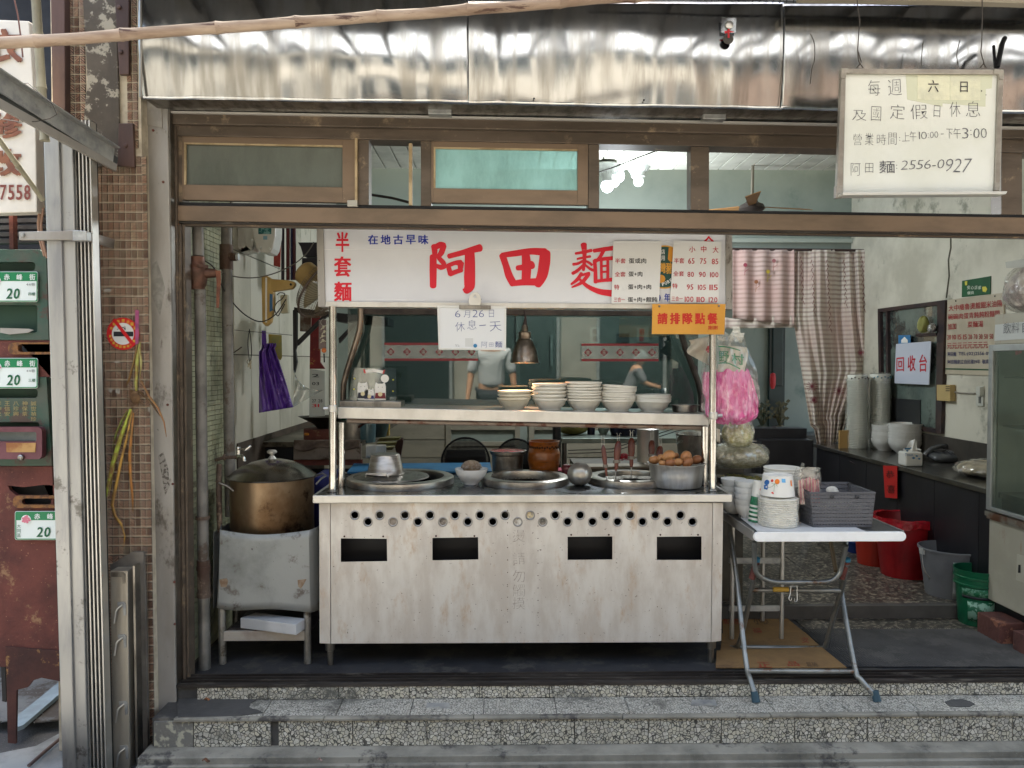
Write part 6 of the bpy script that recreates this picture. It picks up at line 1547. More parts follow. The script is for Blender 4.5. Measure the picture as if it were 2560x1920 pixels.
# black angle-iron shelf brackets
BKM = mat('black_iron','18181b',.5,.3)
for k,(pts) in enumerate((((732,775,742,930),(742,852,818,778),(735,768,822,784)),((842,778,850,850),(846,846,885,806),(842,782,970,808)))):
 t = thing('shelf_bracket',['black angle iron bracket left of the stand post','black angle iron bracket behind the glass screen at left'][k],'bracket',P(pts[0][0],pts[0][3],4.75),'black iron shelf brackets')
 if k == 0: MB().px([(732,775),(742,775),(742,862),(738,875),(742,905),(736,932),(733,925)],4.7,.03).build('upright',BKM,t,smooth=False)
 a = pts[1]; MB().px([(a[0],a[1]),(a[2],a[3]),(a[2] + 6,a[3] + 6),(a[0] + 2,a[1] + 12)],4.7,.03).build('brace',BKM,t,smooth=False)
 a = pts[2]; MB().px([(a[0],a[1]),(a[2],a[1] + 12),(a[2],a[3] + 6),(a[0],a[3] - 4)],4.7,.25).build('arm',BKM,t,smooth=False)
# red scroll and keepsakes
RSx = thing('red_scroll','dark red and gold vertical scroll behind the stand post','scroll',P(790,920,5.1))
MB().px([(776,790),(800,790),(800,905),(812,922),(774,922)],5.1,.02).build('panel',mat('scroll_red','6e1c22',.6,c2='8a2a28',ns=6,dirt_or_glint='a07a3a',ds=12,dlo=.6,dhi=.66),RSx,smooth=False)
MB().px([(750,786),(778,786),(776,830),(750,828)],5.0,.02).build('picture_frame',mat('old_frame','5c4334',.5,c2='8a8478',ns=20),label='small brown picture frame behind the black bracket',cat='picture frame',smooth=False)
KC = thing('key_charm','hanging charm with small white figures and an orange ball','charm',P(808,884,4.5))
MB().pr(797,800,815,872,4.53,.006).build('backing_card',mat('card_pinkgrey','8d7d7c',.7,c2='6d6264',ns=20),KC,smooth=False)
MB().lathe([(.018,-.002),(.021,0),(.018,.002)],P(810,806,4.5),20,axis='y',close=True).build('key_ring',STEEL,KC)
for k in range(4):
 q = P(808 + 3 * math.sin(k * 2),818 + k * 11,4.49); MB().ball(q,(.007,.006,.009),8,6).tube([q,q + Vector((.018,0,.012 - .006 * k))],.003,5).tube([q,q + Vector((-.014,0,-.014))],.003,5).build('bone_figure',mat('bone_white','c9c2ae',.5),KC)
MB().ball(P(810,876,4.49),.0145,16,10).build('orange_ball',mat('ball_orange','d9692c',.4,c2='e58a50',ns=8),KC)
MB().tube([P(810,884,4.49),P(811,906,4.49)],.004,6).build('tassel',CBL,KC)

# ------------------------------------------------------------------ side cooking bench in the kitchen corner
zk = P(790,1105,4.9).z
KB = thing('cooking_bench','greasy steel cooking bench along the tiled wall','bench',(-1.1,5.4,.07))
MB().box(XW + .01,P(905,1100,4.9).x,4.9,6.6,zk - .03,zk).build('bench_top',mat('greasy_steel','6b6558',.45,.5,c2='4f4a40',ns=6,dirt_or_glint='3a342b',ds=7),KB,smooth=False)
MB().box(P(735,1100,4.9).x,P(905,1100,4.9).x,4.88,4.9,P(0,1150,4.9).z,zk - .01).build('front_sheet',mat('front_sheet','857b72',.5,.3,c2='6a6058',ns=4,dirt_or_glint='4a3b30',ds=8,dlo=.58,dhi=.68),KB,smooth=False,bevel=.003)
MB().box(P(735,1100,4.9).x,P(905,1100,4.9).x,4.9,4.93,P(0,1165,4.9).z,P(0,1151,4.9).z).build('burnt_edge',RUST,KB,smooth=False)
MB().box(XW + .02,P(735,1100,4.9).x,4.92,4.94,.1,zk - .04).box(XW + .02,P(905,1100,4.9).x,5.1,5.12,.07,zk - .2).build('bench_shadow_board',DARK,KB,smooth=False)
MB().box(XW + .001,XW + .01,4.44,6.6,.55,zk + .04).build('splash_strip',mat('grimy_strip','4f4337',.7,c2='3a3129',ns=7),KB,smooth=False)
MB().grid(lambda u,v: P(lerp(735,900,u),lerp(1100,1123 + 5 * math.sin(u * 11),v),4.86 + .012 * math.sin(u * 14 + v * 3)),30,6).build('grey_rag',mat('grey_rag','77695f',.95,c2='5f534a',ns=14,bump=.4,bs=60),label='grimy rag draped along the front edge of the cooking bench',cat='rag',thick=.006)
q = P(770,1090,5.1)
MB().lathe([(.001,0),(.03,.0),(.05,.03),(.12,.075),(.13,.08),(.12,.077),(.001,.03)],(P(800,0,5.1).x,5.1,zk + .07),36,1.25,1).build('wok',mat('wok_iron','4c4740',.4,.8,c2='35312b',ns=8),label='wide black wok on the bench behind the stand posts',cat='wok')
MB().lathe([(.001,0),(.125,0),(.125,.07)],(P(800,0,5.1).x,5.1,zk),24).build('wok_ring',RUST,label='iron ring carrying the black wok',cat='ring')
q = P(884,1100,5.15); r_ = 42 * 5.15 / FPX
KPT = MB().lathe([(.001,0),(r_,0),(r_,.12),(r_ * 1.08,.125),(r_ * .97,.126),(r_ * .95,.05),(.001,.03)],(q.x,5.15,zk),36).build('kitchen_pot',STEEL_D,label='steel stock pot on the bench beside the wok',cat='pot')
MB().lathe([(.07,0),(.066,.012),(.045,.03),(.015,.038),(.001,.04)],(P(870,0,5.15).x,5.13,zk + .127),26).build('green_lid',glass_mat('green_lid','dfffee',.25,.1,(.4,.6,.5),.5,'4f8070'),KPT)
MB().tube([P(897,1068,5.05),P(918,1052,5.0)],[.008,.011],8).build('wooden_spoon',mat('dark_wood','3d2420',.5),label='dark wooden handle sticking out of the stock pot',cat='spoon')
q = P(936,1110,5.2)
MB().lathe([(.001,0),(.07,0),(.085,.05),(.11,.16),(.125,.165),(.12,.168),(.10,.155),(.001,.05)],(q.x,5.25,zk),30).build('green_basin',mat('dark_green_plastic','2d423f',.4,c2='3c4644',ns=5),label='dark green basin at the end of the cooking bench',cat='basin')
MB().lathe([(.001,0),(.05,0),(.055,.17),(.06,.175),(.001,.175)],(P(915,0,5.1).x,5.08,zk - .02),20).build('ribbed_tub',glass_mat('blue_tub','e0f0f0',.1,.15,(.5,.65,.7),.55,'7f9aa0'),label='pale blue see-through tub between pot and green basin',cat='tub')
MB().pr(948,1052,972,1090,6.0,.06).build('yellow_carton',mat('yellow_carton','9c7d2c',.7,c2='8d8052',ns=10),label='yellow carton at the far end of the bench',cat='carton',smooth=False)
for k in range(3):
 MB().px([(948 - 6 * k,1096 + k * 12),(1000 - 8 * k,1094 + k * 12),(996 - 8 * k,1101 + k * 12),(942 - 6 * k,1104 + k * 12)],5.6 - .12 * k,.1).build('wooden_step',mat('old_board','6f6a44',.8,c2='5a5236',ns=6),label=['topmost','middle','lowest'][k] + ' of the three old boards stepping down behind the upturned pot',cat='board',group='old boards behind the upturned pot',smooth=False)
MB().px([(985,1108),(1006,1094),(1008,1104),(1000,1150),(990,1150),(990,1130)],5.5,.03).build('dark_board_edge',mat('dark_wood','3d2420'),label='dark slanted board edge behind the upturned pot',cat='board',smooth=False)
MB().grid(lambda u,v: P(lerp(915,965,u),lerp(1112,1145,v),4.75 + .04 * v + .02 * math.sin(u * 9)),8,6).build('crumpled_paper',PAPER,label='crumpled pale paper behind the blue cutting board',cat='paper',thick=.003)
MB().lathe([(.001,0),(.016,0),(.018,.01),(.016,.014),(.001,.016)],P(767,1088,5.0),14).build('orange_dish',mat('cap_orange','c9801f',.5),label='tiny orange dish lying at the left end of the bench',cat='dish')
MB().box(P(785,0,4.35).x - .02,P(818,0,4.35).x,4.30,4.6,.07,P(0,1190,4.35).z).build('blue_crate',mat('blue_crate','1c2468',.5,c2='141a4e',ns=5),label='dark blue plastic crate between the big pot and the stand',cat='crate',smooth=False,bevel=.006)
# mesh-backed chairs behind the stand
for k,(cx,cyt,rr_,Y0) in enumerate(((1164,1094,60,5.0),(1290,1097,48,5.25))):
 t = thing('mesh_chair',['black mesh backed chair behind the scouring bowl','black mesh backed chair behind the sauce pot'][k],'chair',(P(cx,1100,Y0).x,Y0,.07),'black mesh chairs behind the stand')
 c = P(cx,cyt + rr_,Y0); r_ = rr_ * Y0 / FPX
 BMM = mat('black_mesh','1b1b1e',.5,.2)
 fr_ = MB(); fr_.tube([c + Vector((math.cos(a) * r_,0,math.sin(a) * r_)) for a in [math.pi * k_ / 20 for k_ in range(-3,24)]],.007,6); fr_.build('back_frame',BMM,t)
 me = MB()
 for i in range(-19,20):
  x = i / 20 * r_; h = math.sqrt(max(0,r_ * r_ - x * x))
  me.tube([c + Vector((x,.004,-.1)),c + Vector((x,.004,h))],.0022,3,caps=False)
 for i in range(-6,20):
  z = i / 20 * r_; h = math.sqrt(max(0,r_ * r_ - z * z)) if z > 0 else r_
  me.tube([c + Vector((-h,.004,z)),c + Vector((h,.004,z))],.0022,3,caps=False)
 me.build('back_mesh',BMM,t,kind='stuff')
 MB().px([(cx - rr_ * .8,cyt + rr_ * .5),(cx + rr_ * .8,cyt + rr_ * .5),(cx + rr_ * .95,cyt + rr_ * 1.6),(cx - rr_ * .95,cyt + rr_ * 1.6)],Y0 + .03,.02).build('back_pad',mat('dark_pad','131315',.8),t,smooth=False,bevel=.01)
 MB().box(c.x - r_,c.x + r_,Y0 - .25,Y0 + .15,.50,.55).build('seat',mat('dark_pad','131315'),t,smooth=False,bevel=.015)
 for sx in (-1,1):
  for sy in (-.22,.12): MB().tube([(c.x + sx * r_ * .85,Y0 + sy,.071),(c.x + sx * r_ * .85,Y0 + sy,.5)],.011,8).build('leg',BMM,t)
# steel table behind, pots on it
Zt2 = P(1400,1096,5.3).z
T2 = thing('back_table','steel work table behind the strainers carrying pots','table',(P(1530,0,5.5).x,5.6,.07))
ta,tb = P(1404,1090,5.3).x,P(1790,1090,5.3).x
MB().box(ta,tb,5.3,5.9,Zt2 - .035,Zt2).build('table_top',mat('table_steel','8a958f',.35,.8,c2='717b76',ns=5),T2,smooth=False,bevel=.003)
for x in (ta + .02,tb - .03):
 for y in (5.33,5.85): MB().tube([(x,y,.071),(x,y,Zt2 - .03)],.018,10).build('leg',STEEL_D,T2)
MB().tube([P(1392,1050,5.25),P(1392,1180,5.25)],.03,10).build('dark_post',mat('dark_post','26292b',.4),label='dark upright post behind the clay jar',cat='post')
q = P(1563,1085,5.5); r_ = 36 * 5.5 / FPX
MB().lathe([(.001,0),(r_ * .9,0),(r_,.03),(r_,.2),(r_ * 1.04,.205),(r_ * .95,.2),(.001,.15)],(q.x,5.55,Zt2),30).build('dark_pot',mat('blued_pot','3a3c52',.3,.8,c2='2b2c3a',ns=5),label='dark bluish pot on the steel table behind the strainers',cat='pot')
q = P(1513,1080,5.5); MB().lathe([(.001,0),(.025,0),(.045,.04),(.055,.11),(.05,.11),(.001,.03)],(q.x,5.6,Zt2),20).build('pale_cup',mat('pale_green_china','a3bcb4',.3),label='pale green cup left of the dark bluish pot',cat='cup')
q = P(1482,1078,5.5); MB().lathe([(.001,0),(.028,0),(.033,.16),(.001,.16)],(q.x,5.6,Zt2),16).build('navy_mug',mat('navy','1a1a38',.4),label='navy blue cylinder cup beside the bag of noodles',cat='cup')
def sack(name,label,c,rx,ry,rz,m,seed,cat='bag',lump=.12,knot=False,seg=56):
 rr = random.Random(seed); ph = [rr.uniform(0,6.28) for _ in range(8)]
 b = MB(); base = Vector(c)
 def fn(u,v):
  a = u * 2 * math.pi; t = v * math.pi
  k = 1 + lump * (math.sin(3 * a + ph[0] + 2 * t) * .5 + math.sin(5 * a + ph[1] - 3 * t) * .4 + abs(math.sin(6 * a + ph[2] + 4 * t)) * .5 + abs(math.sin(11 * a + ph[3] - 6 * t)) * .35 + math.sin(23 * a + ph[5] + 9 * t) * .12)
  z = -math.cos(t)
  if z < 0: z *= .75
  r = math.sin(t) ** .75 if 0 < t < math.pi else 0
  return base + Vector((rx * r * k * math.cos(a),ry * r * k * math.sin(a),rz * (z + .75) * (1 + .06 * math.sin(4 * a + ph[4])) ))
 b.grid(fn,seg,34,closeu=True)
 o = b.build(name,m,label=label,cat=cat)
 if knot:
  fb = MB()
  def ff(u,v):
   a = u * 2 * math.pi; t = v * 1.35
   if t <= 1: r = math.sin(math.pi * min(.98,.03 + t * .80)) ** .6 * 1.07; z = -math.cos(math.pi * min(.86,t * .86)) * 1.05; z = z * .75 if z < 0 else z
   else: r = .45 - .25 * math.sin((t - 1) * 9) + (t - 1) * .5; z = .95 + (t - 1) * knot
   k = 1 + .07 * math.sin(7 * a + ph[6] + 6 * v) + .06 * abs(math.sin(11 * a - 9 * v)) + .04 * math.sin(19 * a + 14 * v)
   return base + Vector((rx * r * k * math.cos(a),ry * r * k * math.sin(a),rz * (z + .76)))
  fb.grid(ff,64,36,closeu=True); fb.build('clear_film',CRINK,o,fix=False)
 return o
CRINK = glass_mat('crinkled_film','ffffff',.10,.16,(.96,.96,.95),.14,'e2dfd6',bump=1.0)
FILM = glass_mat('clear_film','ffffff',.14,.12,(.9,.9,.88),.28,'d0cfc6')
q = P(1436,1092,5.5)
sack('noodle_bag','clear bag of yellow noodles at the left end of the steel table',(q.x,5.6,Zt2),.12,.10,.11,mat('yellow_noodles','8f8a4c',.6,c2='a59f68',ns=20,bump=.4,bs=60),11)
q = P(1608,1150,4.9); r_ = 26 * 4.9 / FPX
MB().lathe([(.001,0),(r_,0),(r_,.2),(r_ * 1.05,.205),(r_ * .95,.2),(.001,.17)],(q.x,4.75,P(0,1158,4.75).z),28).build('tall_pot',STEEL,label='tall shiny steel pot right behind the strainers',cat='pot')
q = P(1745,1150,4.7); r_ = 57 * 4.7 / FPX
MB().lathe([(.001,0),(r_ * .84,0),(r_ * .86,.01),(r_,.19),(r_ * 1.06,.195),(r_ * .96,.19),(.001,.02)],(q.x,4.68,P(0,1170,4.62).z),36).build('mixing_basin',STEEL_D,label='deep steel basin behind the egg pot and the stand post',cat='basin')
MB().box(P(1440,0,4.7).x,P(1850,0,4.7).x,4.55,5.05,.07,P(0,1172,4.6).z).build('rear_cabinet',mat('rear_cab','5a564c',.6,c2='4a463e',ns=4),label='low worn cabinet directly behind the stand',cat='cabinet',smooth=False)
MB().grid(lambda u,v: P(lerp(1690,1745,u),lerp(1085,1112,v) - 6 * math.sin(u * 7),4.65 + .05 * math.sin(u * 13 + v * 9)),16,8).build('film_scrap',FILM,label='crumpled cling film lying over the steel basin',cat='plastic film',fix=False)
b = MB()
for k,yy in enumerate((1122,1130)): b.tube([P(1420,yy + 4,5.1),P(1530,yy,5.1),P(1690,1070 + k * 8,5.0),P(1790,1060,5.0)],.003,5)
b.build('slack_wires',CBL,label='pair of thin wires running behind the strainers',cat='wire')
# ------------------------------------------------------------------ bags hanging at the right post
PKB = thing('pink_bag_bundle','clear bag stuffed with bright pink plastic bags and green printing','bag',P(1825,1062,3.93))
rr = random.Random(9)
def pinkfn(u,v):
 a = u * 2 * math.pi; cx = lerp(1822,1838,v); cx = 1828
 y = lerp(925,1058,v); w = 60 * (.66 + .34 * math.sin(v * 1.9)) * (1 if v < .8 else math.sqrt(max(0,1 - ((v - .8) / .2) ** 2 * .92)))
 c = P(cx,y,3.93)
 k = 1 + .05 * math.sin(5 * a + 3 * v) + .07 * abs(math.sin(7 * a - 3 * v)) + .05 * abs(math.sin(13 * a + 5 * v)) + .03 * math.sin(31 * a + 6 * v)
 r = w * 3.93 / FPX * k
 return c + Vector((r * math.cos(a),r * .55 * math.sin(a),.008 * math.sin(9 * a + 12 * v)))
PINKM = mat('pink_plastic','d6498f',.35,c2='e88abb',ns=16,st=(1.6,1.6,.6),lo=.42,hi=.6,bump=.5,bs=34,bst=(1.6,1.6,.5),dirt_or_glint='f3b6d4',ds=20,dlo=.6,dhi=.66,dst=(2,2,.6),coat=.4)  # palest pink streaks are crease highlights painted into the colour
MB().grid(pinkfn,96,44,closeu=True).build('pink_bags',PINKM,PKB)
def lp(u,v):
 a = u * 2 * math.pi; y = lerp(930,1012,v); c = P(1775,y,3.96); r = 17 * 3.95 / FPX * (math.sin(math.pi * min(1,.3 + v * .6))) * (1 + .15 * math.sin(5 * a + 8 * v))
 return c + Vector((r * math.cos(a),r * .8 * math.sin(a),0))
MB().grid(lp,30,14,closeu=True).build('pink_bags',PINKM,PKB)
WP = mat('printed_white_bag','d5d0c4',.5,c2='bfb9ac',ns=8,bump=.2,bs=20)
MB().grid(lambda u,v: P(lerp(1798,1866,u) + 4 * math.sin(v * 5),lerp(862,930,v) + 6 * u * (1 - v),3.895 + .012 * math.sin(u * 9 + v * 4)),16,12).build('white_printed_bag',WP,PKB,thick=.003)
gb = MB()
put(gb,'野',((1797,878),(1822,878),(1822,906),(1797,903)),onY(3.88),.01); put(gb,'村',((1828,882),(1860,886),(1860,914),(1830,908)),onY(3.88),.02)
stroke(gb,[(1797,866),(1820,868),(1850,876)],[3,3,3],onY(3.88)); stroke(gb,[(1797,908),(1820,908),(1850,922)],[3,3,3],onY(3.88))
gb.build('lettering',mat('bag_green','1d7a4a',.5),PKB,smooth=False)
def film(u,v):
 a = u * 2 * math.pi; y = lerp(838,1066,v)
 w = lerp(40,68,min(1,v * 2.2)) if v < .8 else lerp(68,46,(v - .8) * 5)
 c = P(lerp(1816,1828,v),y,3.93); k = 1 + .07 * math.sin(7 * a + 5 * v) + .05 * math.sin(13 * a - 11 * v)
 r = w * 3.93 / FPX * k; return c + Vector((r * math.cos(a),r * .6 * math.sin(a),.012 * math.sin(6 * a + 3)))
CFM = glass_mat('wrap_film','ffffff',.035,.10,(.97,.97,.96),.05,'e6e3dc',bump=.9)
MB().grid(film,60,30,closeu=True).build('clear_wrap',CFM,PKB,fix=False)
b = MB(); rr = random.Random(2)
for k in range(12):
 a = rr.uniform(0,6.28); c = P(1815 + rr.uniform(-22,40),842 + rr.uniform(-10,14),3.9); d_ = Vector((rr.uniform(-1,1),rr.uniform(-.5,.2),rr.uniform(-.2,1))).normalized() * .045; e_ = d_.cross(Vector((0,1,.3))).normalized() * .022
 b.add([c,c + d_ * .6 + e_,c + d_ * 1.2,c + d_ * .6 - e_],[(0,1,2,3)])
b.build('bag_tails',FILM,PKB,fix=False)
SPB = MB().grid(lambda u,v: P(lerp(1722,1776,u) + 5 * math.sin(v * 6),lerp(840 + 10 * (1 - u),915 - 30 * (1 - u),v),4.0 + .015 * math.sin(u * 8 + v * 5)),12,12).build('white_shopping_bag',WP,label='white shopping bag with a red print hanging behind the stand post',cat='bag',thick=.003)
MB().px([(1768,866),(1776,862),(1778,880),(1770,882),(1764,876)],3.975,.002).build('red_print',REDINK2,SPB,smooth=False)
sack('noodle_bag','tied bag of pale noodles hanging below the pink bags',P(1845,1118,4.15),.075,.06,.085,mat('pale_noodles','b9b684',.6,c2='d8d6b4',ns=40,st=(1,1,3),lo=.44,hi=.56,bump=1,bs=60),21,knot=2.2)
sack('noodle_bag','big clear bag of noodles lying behind the folding table',P(1850,1168,4.3),.14,.11,.078,mat('bagged_noodles','aaa489',.6,c2='cdc8b0',ns=40,st=(1,1,3),lo=.44,hi=.56,bump=1,bs=60),22,lump=.08,knot=.6)
MB().grid(lambda u,v: P(lerp(1765,1800,u),lerp(1062,1095,v) + 12 * u,4.1 + .01 * math.sin(u * 9)),8,6).build('white_rag',WP,label='white rag hung under the pink bag bundle',cat='rag',thick=.004)
# side table carrying the noodle pan behind the folding table
zs = P(1850,1222,4.2).z
SDT = thing('side_cart','narrow steel side cart between the stand and the folding table','cart',(P(1860,0,4.3).x,4.3,0))
xa,xb_ = P(1812,1222,4.2).x,P(1945,1222,4.2).x
MB().box(xa,xb_,4.08,4.42,zs - .02,zs).build('cart_top',STEEL_D,SDT,smooth=False)
for x in (xa + .015,xb_ - .01):
 for y in (4.1,4.4): MB().tube([(x,y,.001),(x,y,zs - .02)],.012,10).build('leg',STEEL,SDT)
for z in (.16,.42): MB().box(xa,xb_,4.095,4.11,z,z + .03).build('cross_bar',GALV,SDT,smooth=False)
q = P(1862,1213,4.25); r_ = 72 * 4.25 / FPX
MB().lathe([(.001,0),(r_ * .8,0),(r_ * .97,.05),(r_,.055),(r_ * 1.0,.058),(r_ * .95,.052),(.001,.02)],(q.x,4.25,zs + .002),40).build('noodle_pan',mat('dark_pan','3f3d3a',.35,.8,c2='2d2b29',ns=6),label='wide dark pan of cooked noodles at the right end of the stand',cat='pan')
nb = MB(); rr = random.Random(4)
for k in range(90):
 a,r0_ = rr.uniform(0,6.28),rr.uniform(0,r_ * .8); c = Vector((q.x + math.cos(a) * r0_,4.25 + math.sin(a) * r0_,zs + .045)); d_ = Vector((rr.uniform(-1,1),rr.uniform(-1,1),0)) * .03
 nb.tube([c,c + d_ + Vector((0,0,.012)),c + d_ * 2],.0022,4)
nb.lathe([(r_ * .93,0),(.001,.004)],(q.x,4.25,zs + .042),24)
nb.build('noodles',mat('noodle_yellow','8f7f4c',.5,c2='6f7a3a',ns=30),label='tangled yellow noodles with greens in the wide dark pan',cat='noodles')

# ------------------------------------------------------------------ folding table
YT0,YT1 = 3.53,4.13
zt_ = P(1890,1331,YT0).z
FTB = thing('folding_table','folding table with a white rounded front edge and crossed tube legs','table',(P(2050,0,3.8).x,3.8,0))
xa,xb_ = P(1885,1340,YT0).x,P(2266,1340,YT0).x
zb0 = P(1890,1355,YT0).z
rE = (zt_ - zb0) / 2
b = MB(); n = 10; pts = []
for k in range(n + 1): a = math.pi / 2 + math.pi * k / n; pts.append((xa + rE + math.cos(a) * rE,YT0,zb0 + rE + math.sin(a) * rE))
for k in range(n + 1): a = -math.pi / 2 + math.pi * k / n; pts.append((xb_ - rE + math.cos(a) * rE,YT0,zb0 + rE + math.sin(a) * rE))
b.prism(pts,(0,.02,0)); b.build('front_edge',mat('white_laminate','efefed',.35,c2='e6e6e3',ns=7),FTB,smooth=False,bevel=.003)
MB().box(xa + .008,xb_ - .008,YT0 + .0205,YT1,zb0 + .006,zt_ - .001).build('table_top',mat('grey_laminate','3d3d3f',.3,c2='333335',ns=5),FTB,smooth=False,bevel=.003)
MB().box(xa,xa + .0075,YT0 + .0205,YT1,zb0 + .002,zt_ + .001).box(xb_ - .0075,xb_,YT0 + .0205,YT1,zb0 + .002,zt_ + .001).build('side_edge',mat('edge_grey','8e8b86',.4,.3),FTB,smooth=False)
FTM = mat('table_tube','8b8c88',.38,.7,c2='70716e',ns=6,dirt_or_glint='6b5646',ds=9,dlo=.6,dhi=.7)
r_ = .0125
c2x = crop(1780,1150,2.155)
Q = lambda x,y,Y: P(*c2x(x,y),Y)
# outer leg pair: top (100,330) down to front feet; inner pair: from the front top back to rear feet
oL = [Q(92,335,4.02),Q(130,620,3.85),Q(182,1080,3.60),Q(205,1180,3.53),Q(238,1300,3.48)]
oR = [Q(722,440,3.95),Q(700,640,3.86),Q(705,760,3.8),Q(770,1120,3.57),Q(800,1180,3.53),Q(890,1305,3.48)]
for p in (oL[-1],oR[-1]): p.z = max(p.z,ZT + .016)
MB().tube(smoothp(oL),r_,12).build('leg',FTM,FTB); MB().tube(smoothp(oR),r_,12).build('leg',FTM,FTB)
MB().tube([Q(192,1137,3.565),Q(785,1140,3.562)],r_ * .95,12).build('cross_tube',FTM,FTB)
iL = [Q(240,560,3.68),Q(215,690,3.76),Q(175,880,3.88),Q(140,1000,3.96),Q(95,1012,4.0),Q(65,1015,4.02)]
iR = [Q(726,560,3.68),Q(700,690,3.76),Q(650,860,3.88),Q(612,1000,3.95),Q(590,1015,3.97),Q(530,1020,4.0)]
MB().tube(smoothp(iL),r_,12).build('leg',FTM,FTB); MB().tube(smoothp(iR),r_,12).build('leg',FTM,FTB)
MB().tube([Q(150,1008,3.965),Q(600,1014,3.965)],r_ * .95,12).build('cross_tube',FTM,FTB)
MB().tube([Q(215,700,3.765),Q(690,703,3.765)],r_ * .95,12).build('cross_tube',FTM,FTB)
MB().tube([Q(330,697,3.75),Q(410,697,3.75)],r_ * 1.0,12).build('yellow_tape',mat('yellow_tape','b08b36',.6),FTB)
MB().tube(smoothp([Q(228,440,3.62),Q(230,560,3.66),Q(250,620,3.68),Q(330,655,3.7),Q(480,658,3.7),Q(620,655,3.7),Q(680,620,3.69),Q(700,560,3.68),Q(722,460,3.64)]),r_ * .95,12).build('folding_hoop',FTM,FTB)
MB().tube([Q(640,445,4.05),Q(668,600,3.92)],r_ * .9,10).build('stay',mat('rusty_stay','77664f',.5,.5),FTB)
for p,w in ((Q(240,545,3.685),0),(Q(726,545,3.685),0)):
 MB().tube([p,p + Vector((0,-.004,.016))],.0165,12).build('blue_cap',mat('cap_blue','2f6c86',.5),FTB)
 MB().tube([p - Vector((0,0,.004)),p + Vector((-.016,.02,-.09))],.0155,12).build('rusty_sleeve',RUST,FTB)
for q in (oL[-1],oR[-1]): MB().tube([q + Vector((-.006,.012,.03)),Vector((q.x,q.y,ZT + .001))],[.016,.019],14).build('rubber_foot',mat('rubber_teal','2b4450',.6),FTB)
for q in (iL[-1],iR[-1]): MB().tube([q + Vector((.02,-.01,0)),q + Vector((-.03,.012,-.002))],[.016,.018],14).build('rubber_foot',mat('rubber_dark','3a3a3c',.6),FTB)
MB().tube(smoothp([Q(425,680,3.745),Q(422,720,3.74),Q(414,745,3.735),Q(424,758,3.73),Q(430,742,3.73)]),.0022,6).tube(smoothp([Q(458,680,3.745),Q(458,730,3.74),Q(458,758,3.735),Q(446,762,3.73),Q(444,745,3.73)]),.0022,6).tube([Q(420,680,3.745),Q(462,680,3.745)],.0022,6).build('wire_hook',STEEL,label='bent wire hook hanging from the tube of the folding table',cat='hook')
# paper under the goods
MB().prism([PZ(x,y,zt_ + .001) for x,y in ((1845,1290),(1893,1328),(2165,1329),(2120,1312),(1930,1275),(1870,1272))],(0,0,.002)).build('paper_mat',mat('mat_paper','d2d3d4',.5),label='white plastic sheet spread on the folding table under the bowls',cat='sheet',smooth=False)
# paper bowls in a wrap
def frustum(c,r0,r1,h,rim=.003,n=40): return MB().lathe([(.0005,.004),(r0 - .003,.004),(r0 - .003,0),(r0,0),(r1,h - rim),(r1 + rim,h - rim),(r1 + rim,h),(r1 - .001,h),(r0 - .004,.006),(.0005,.006)],c,n)
YB2 = 3.68
u = YB2 / FPX
cB = Vector((P(1945,1300,YB2).x,YB2,zt_ + .003))
CARD = mat('white_card','dcdad2',.5,c2='d2d0c8',ns=5)
STKB = thing('lid_stack','bagged stack of round white lids under the printed paper bowl','lid stack',cB)
hh_ = P(1945,1243,YB2).z - cB.z; nl = 13
for k in range(nl):
 r0 = 48.5 * u + rnd(-.001,.001); z0 = k * hh_ / nl
 MB().lathe([(.001,.001),(r0 - .003,.001),(r0,.004),(r0 + .0015,.007),(r0,.010),(r0 - .004,.0115),(.001,.0115)],cB + Vector((rnd(-.001,.001),0,z0)),36).build('lid',CARD,STKB)
MB().grid(lambda a,v: cB + Vector(((50.5 * u + .002 * math.sin(a * 50 + 5 * v) + .0015 * math.sin(a * 90)) * math.cos(a * 6.2832),(50.5 * u + .002 * math.sin(a * 50 + 5 * v)) * math.sin(a * 6.2832),lerp(.0,hh_ + .01,v))),90,14,closeu=True).build('film_wrap',glass_mat('thin_wrap','ffffff',.03,.12,(.97,.97,.96),.12,'e8e4dc',bump=1.0),STKB,fix=False)
PBW = thing('printed_paper_bowl','white paper bowl printed with a blue creature, orange flower and blue square','paper bowl',cB + Vector((0,0,hh_ + .012)))
c0 = cB + Vector((-.004,0,hh_ + .012)); hb = P(1945,1186,YB2).z - c0.z
rb0,rb1 = 42 * u,36 * u
MB().lathe([(rb0 - .004,.0),(rb0,.0),(rb1,hb - .004),(rb1 + .0,hb),(rb1 - .006,hb + .001),(rb1 - .008,hb - .006),(.001,hb - .007)],c0,48).build('bowl_wall',mat('bowl_wall_white','e2e0da',.4),PBW)
def onbowl(x,y):
 """photo point -> point on the bowl's outer wall (its near side)"""
 d = ray(x,y); r = (rb0 + rb1) / 2 + .0012
 # intersect with vertical cylinder
 ox,oy = CAM.x - c0.x,CAM.y - c0.y; A = d.x ** 2 + d.y ** 2; B = 2 * (ox * d.x + oy * d.y); C_ = ox * ox + oy * oy - r * r
 disc = max(0,B * B - 4 * A * C_); t = (-B - math.sqrt(disc)) / (2 * A); p = CAM + d * t
 k = (p.z - c0.z) / hb; rr_ = lerp(rb0,rb1,max(0,min(1,k))) + .0008
 v = Vector((p.x - c0.x,p.y - c0.y,0)).normalized(); return Vector((c0.x + v.x * rr_,c0.y + v.y * rr_,p.z))
cz = crop(1860,1140,6.144)
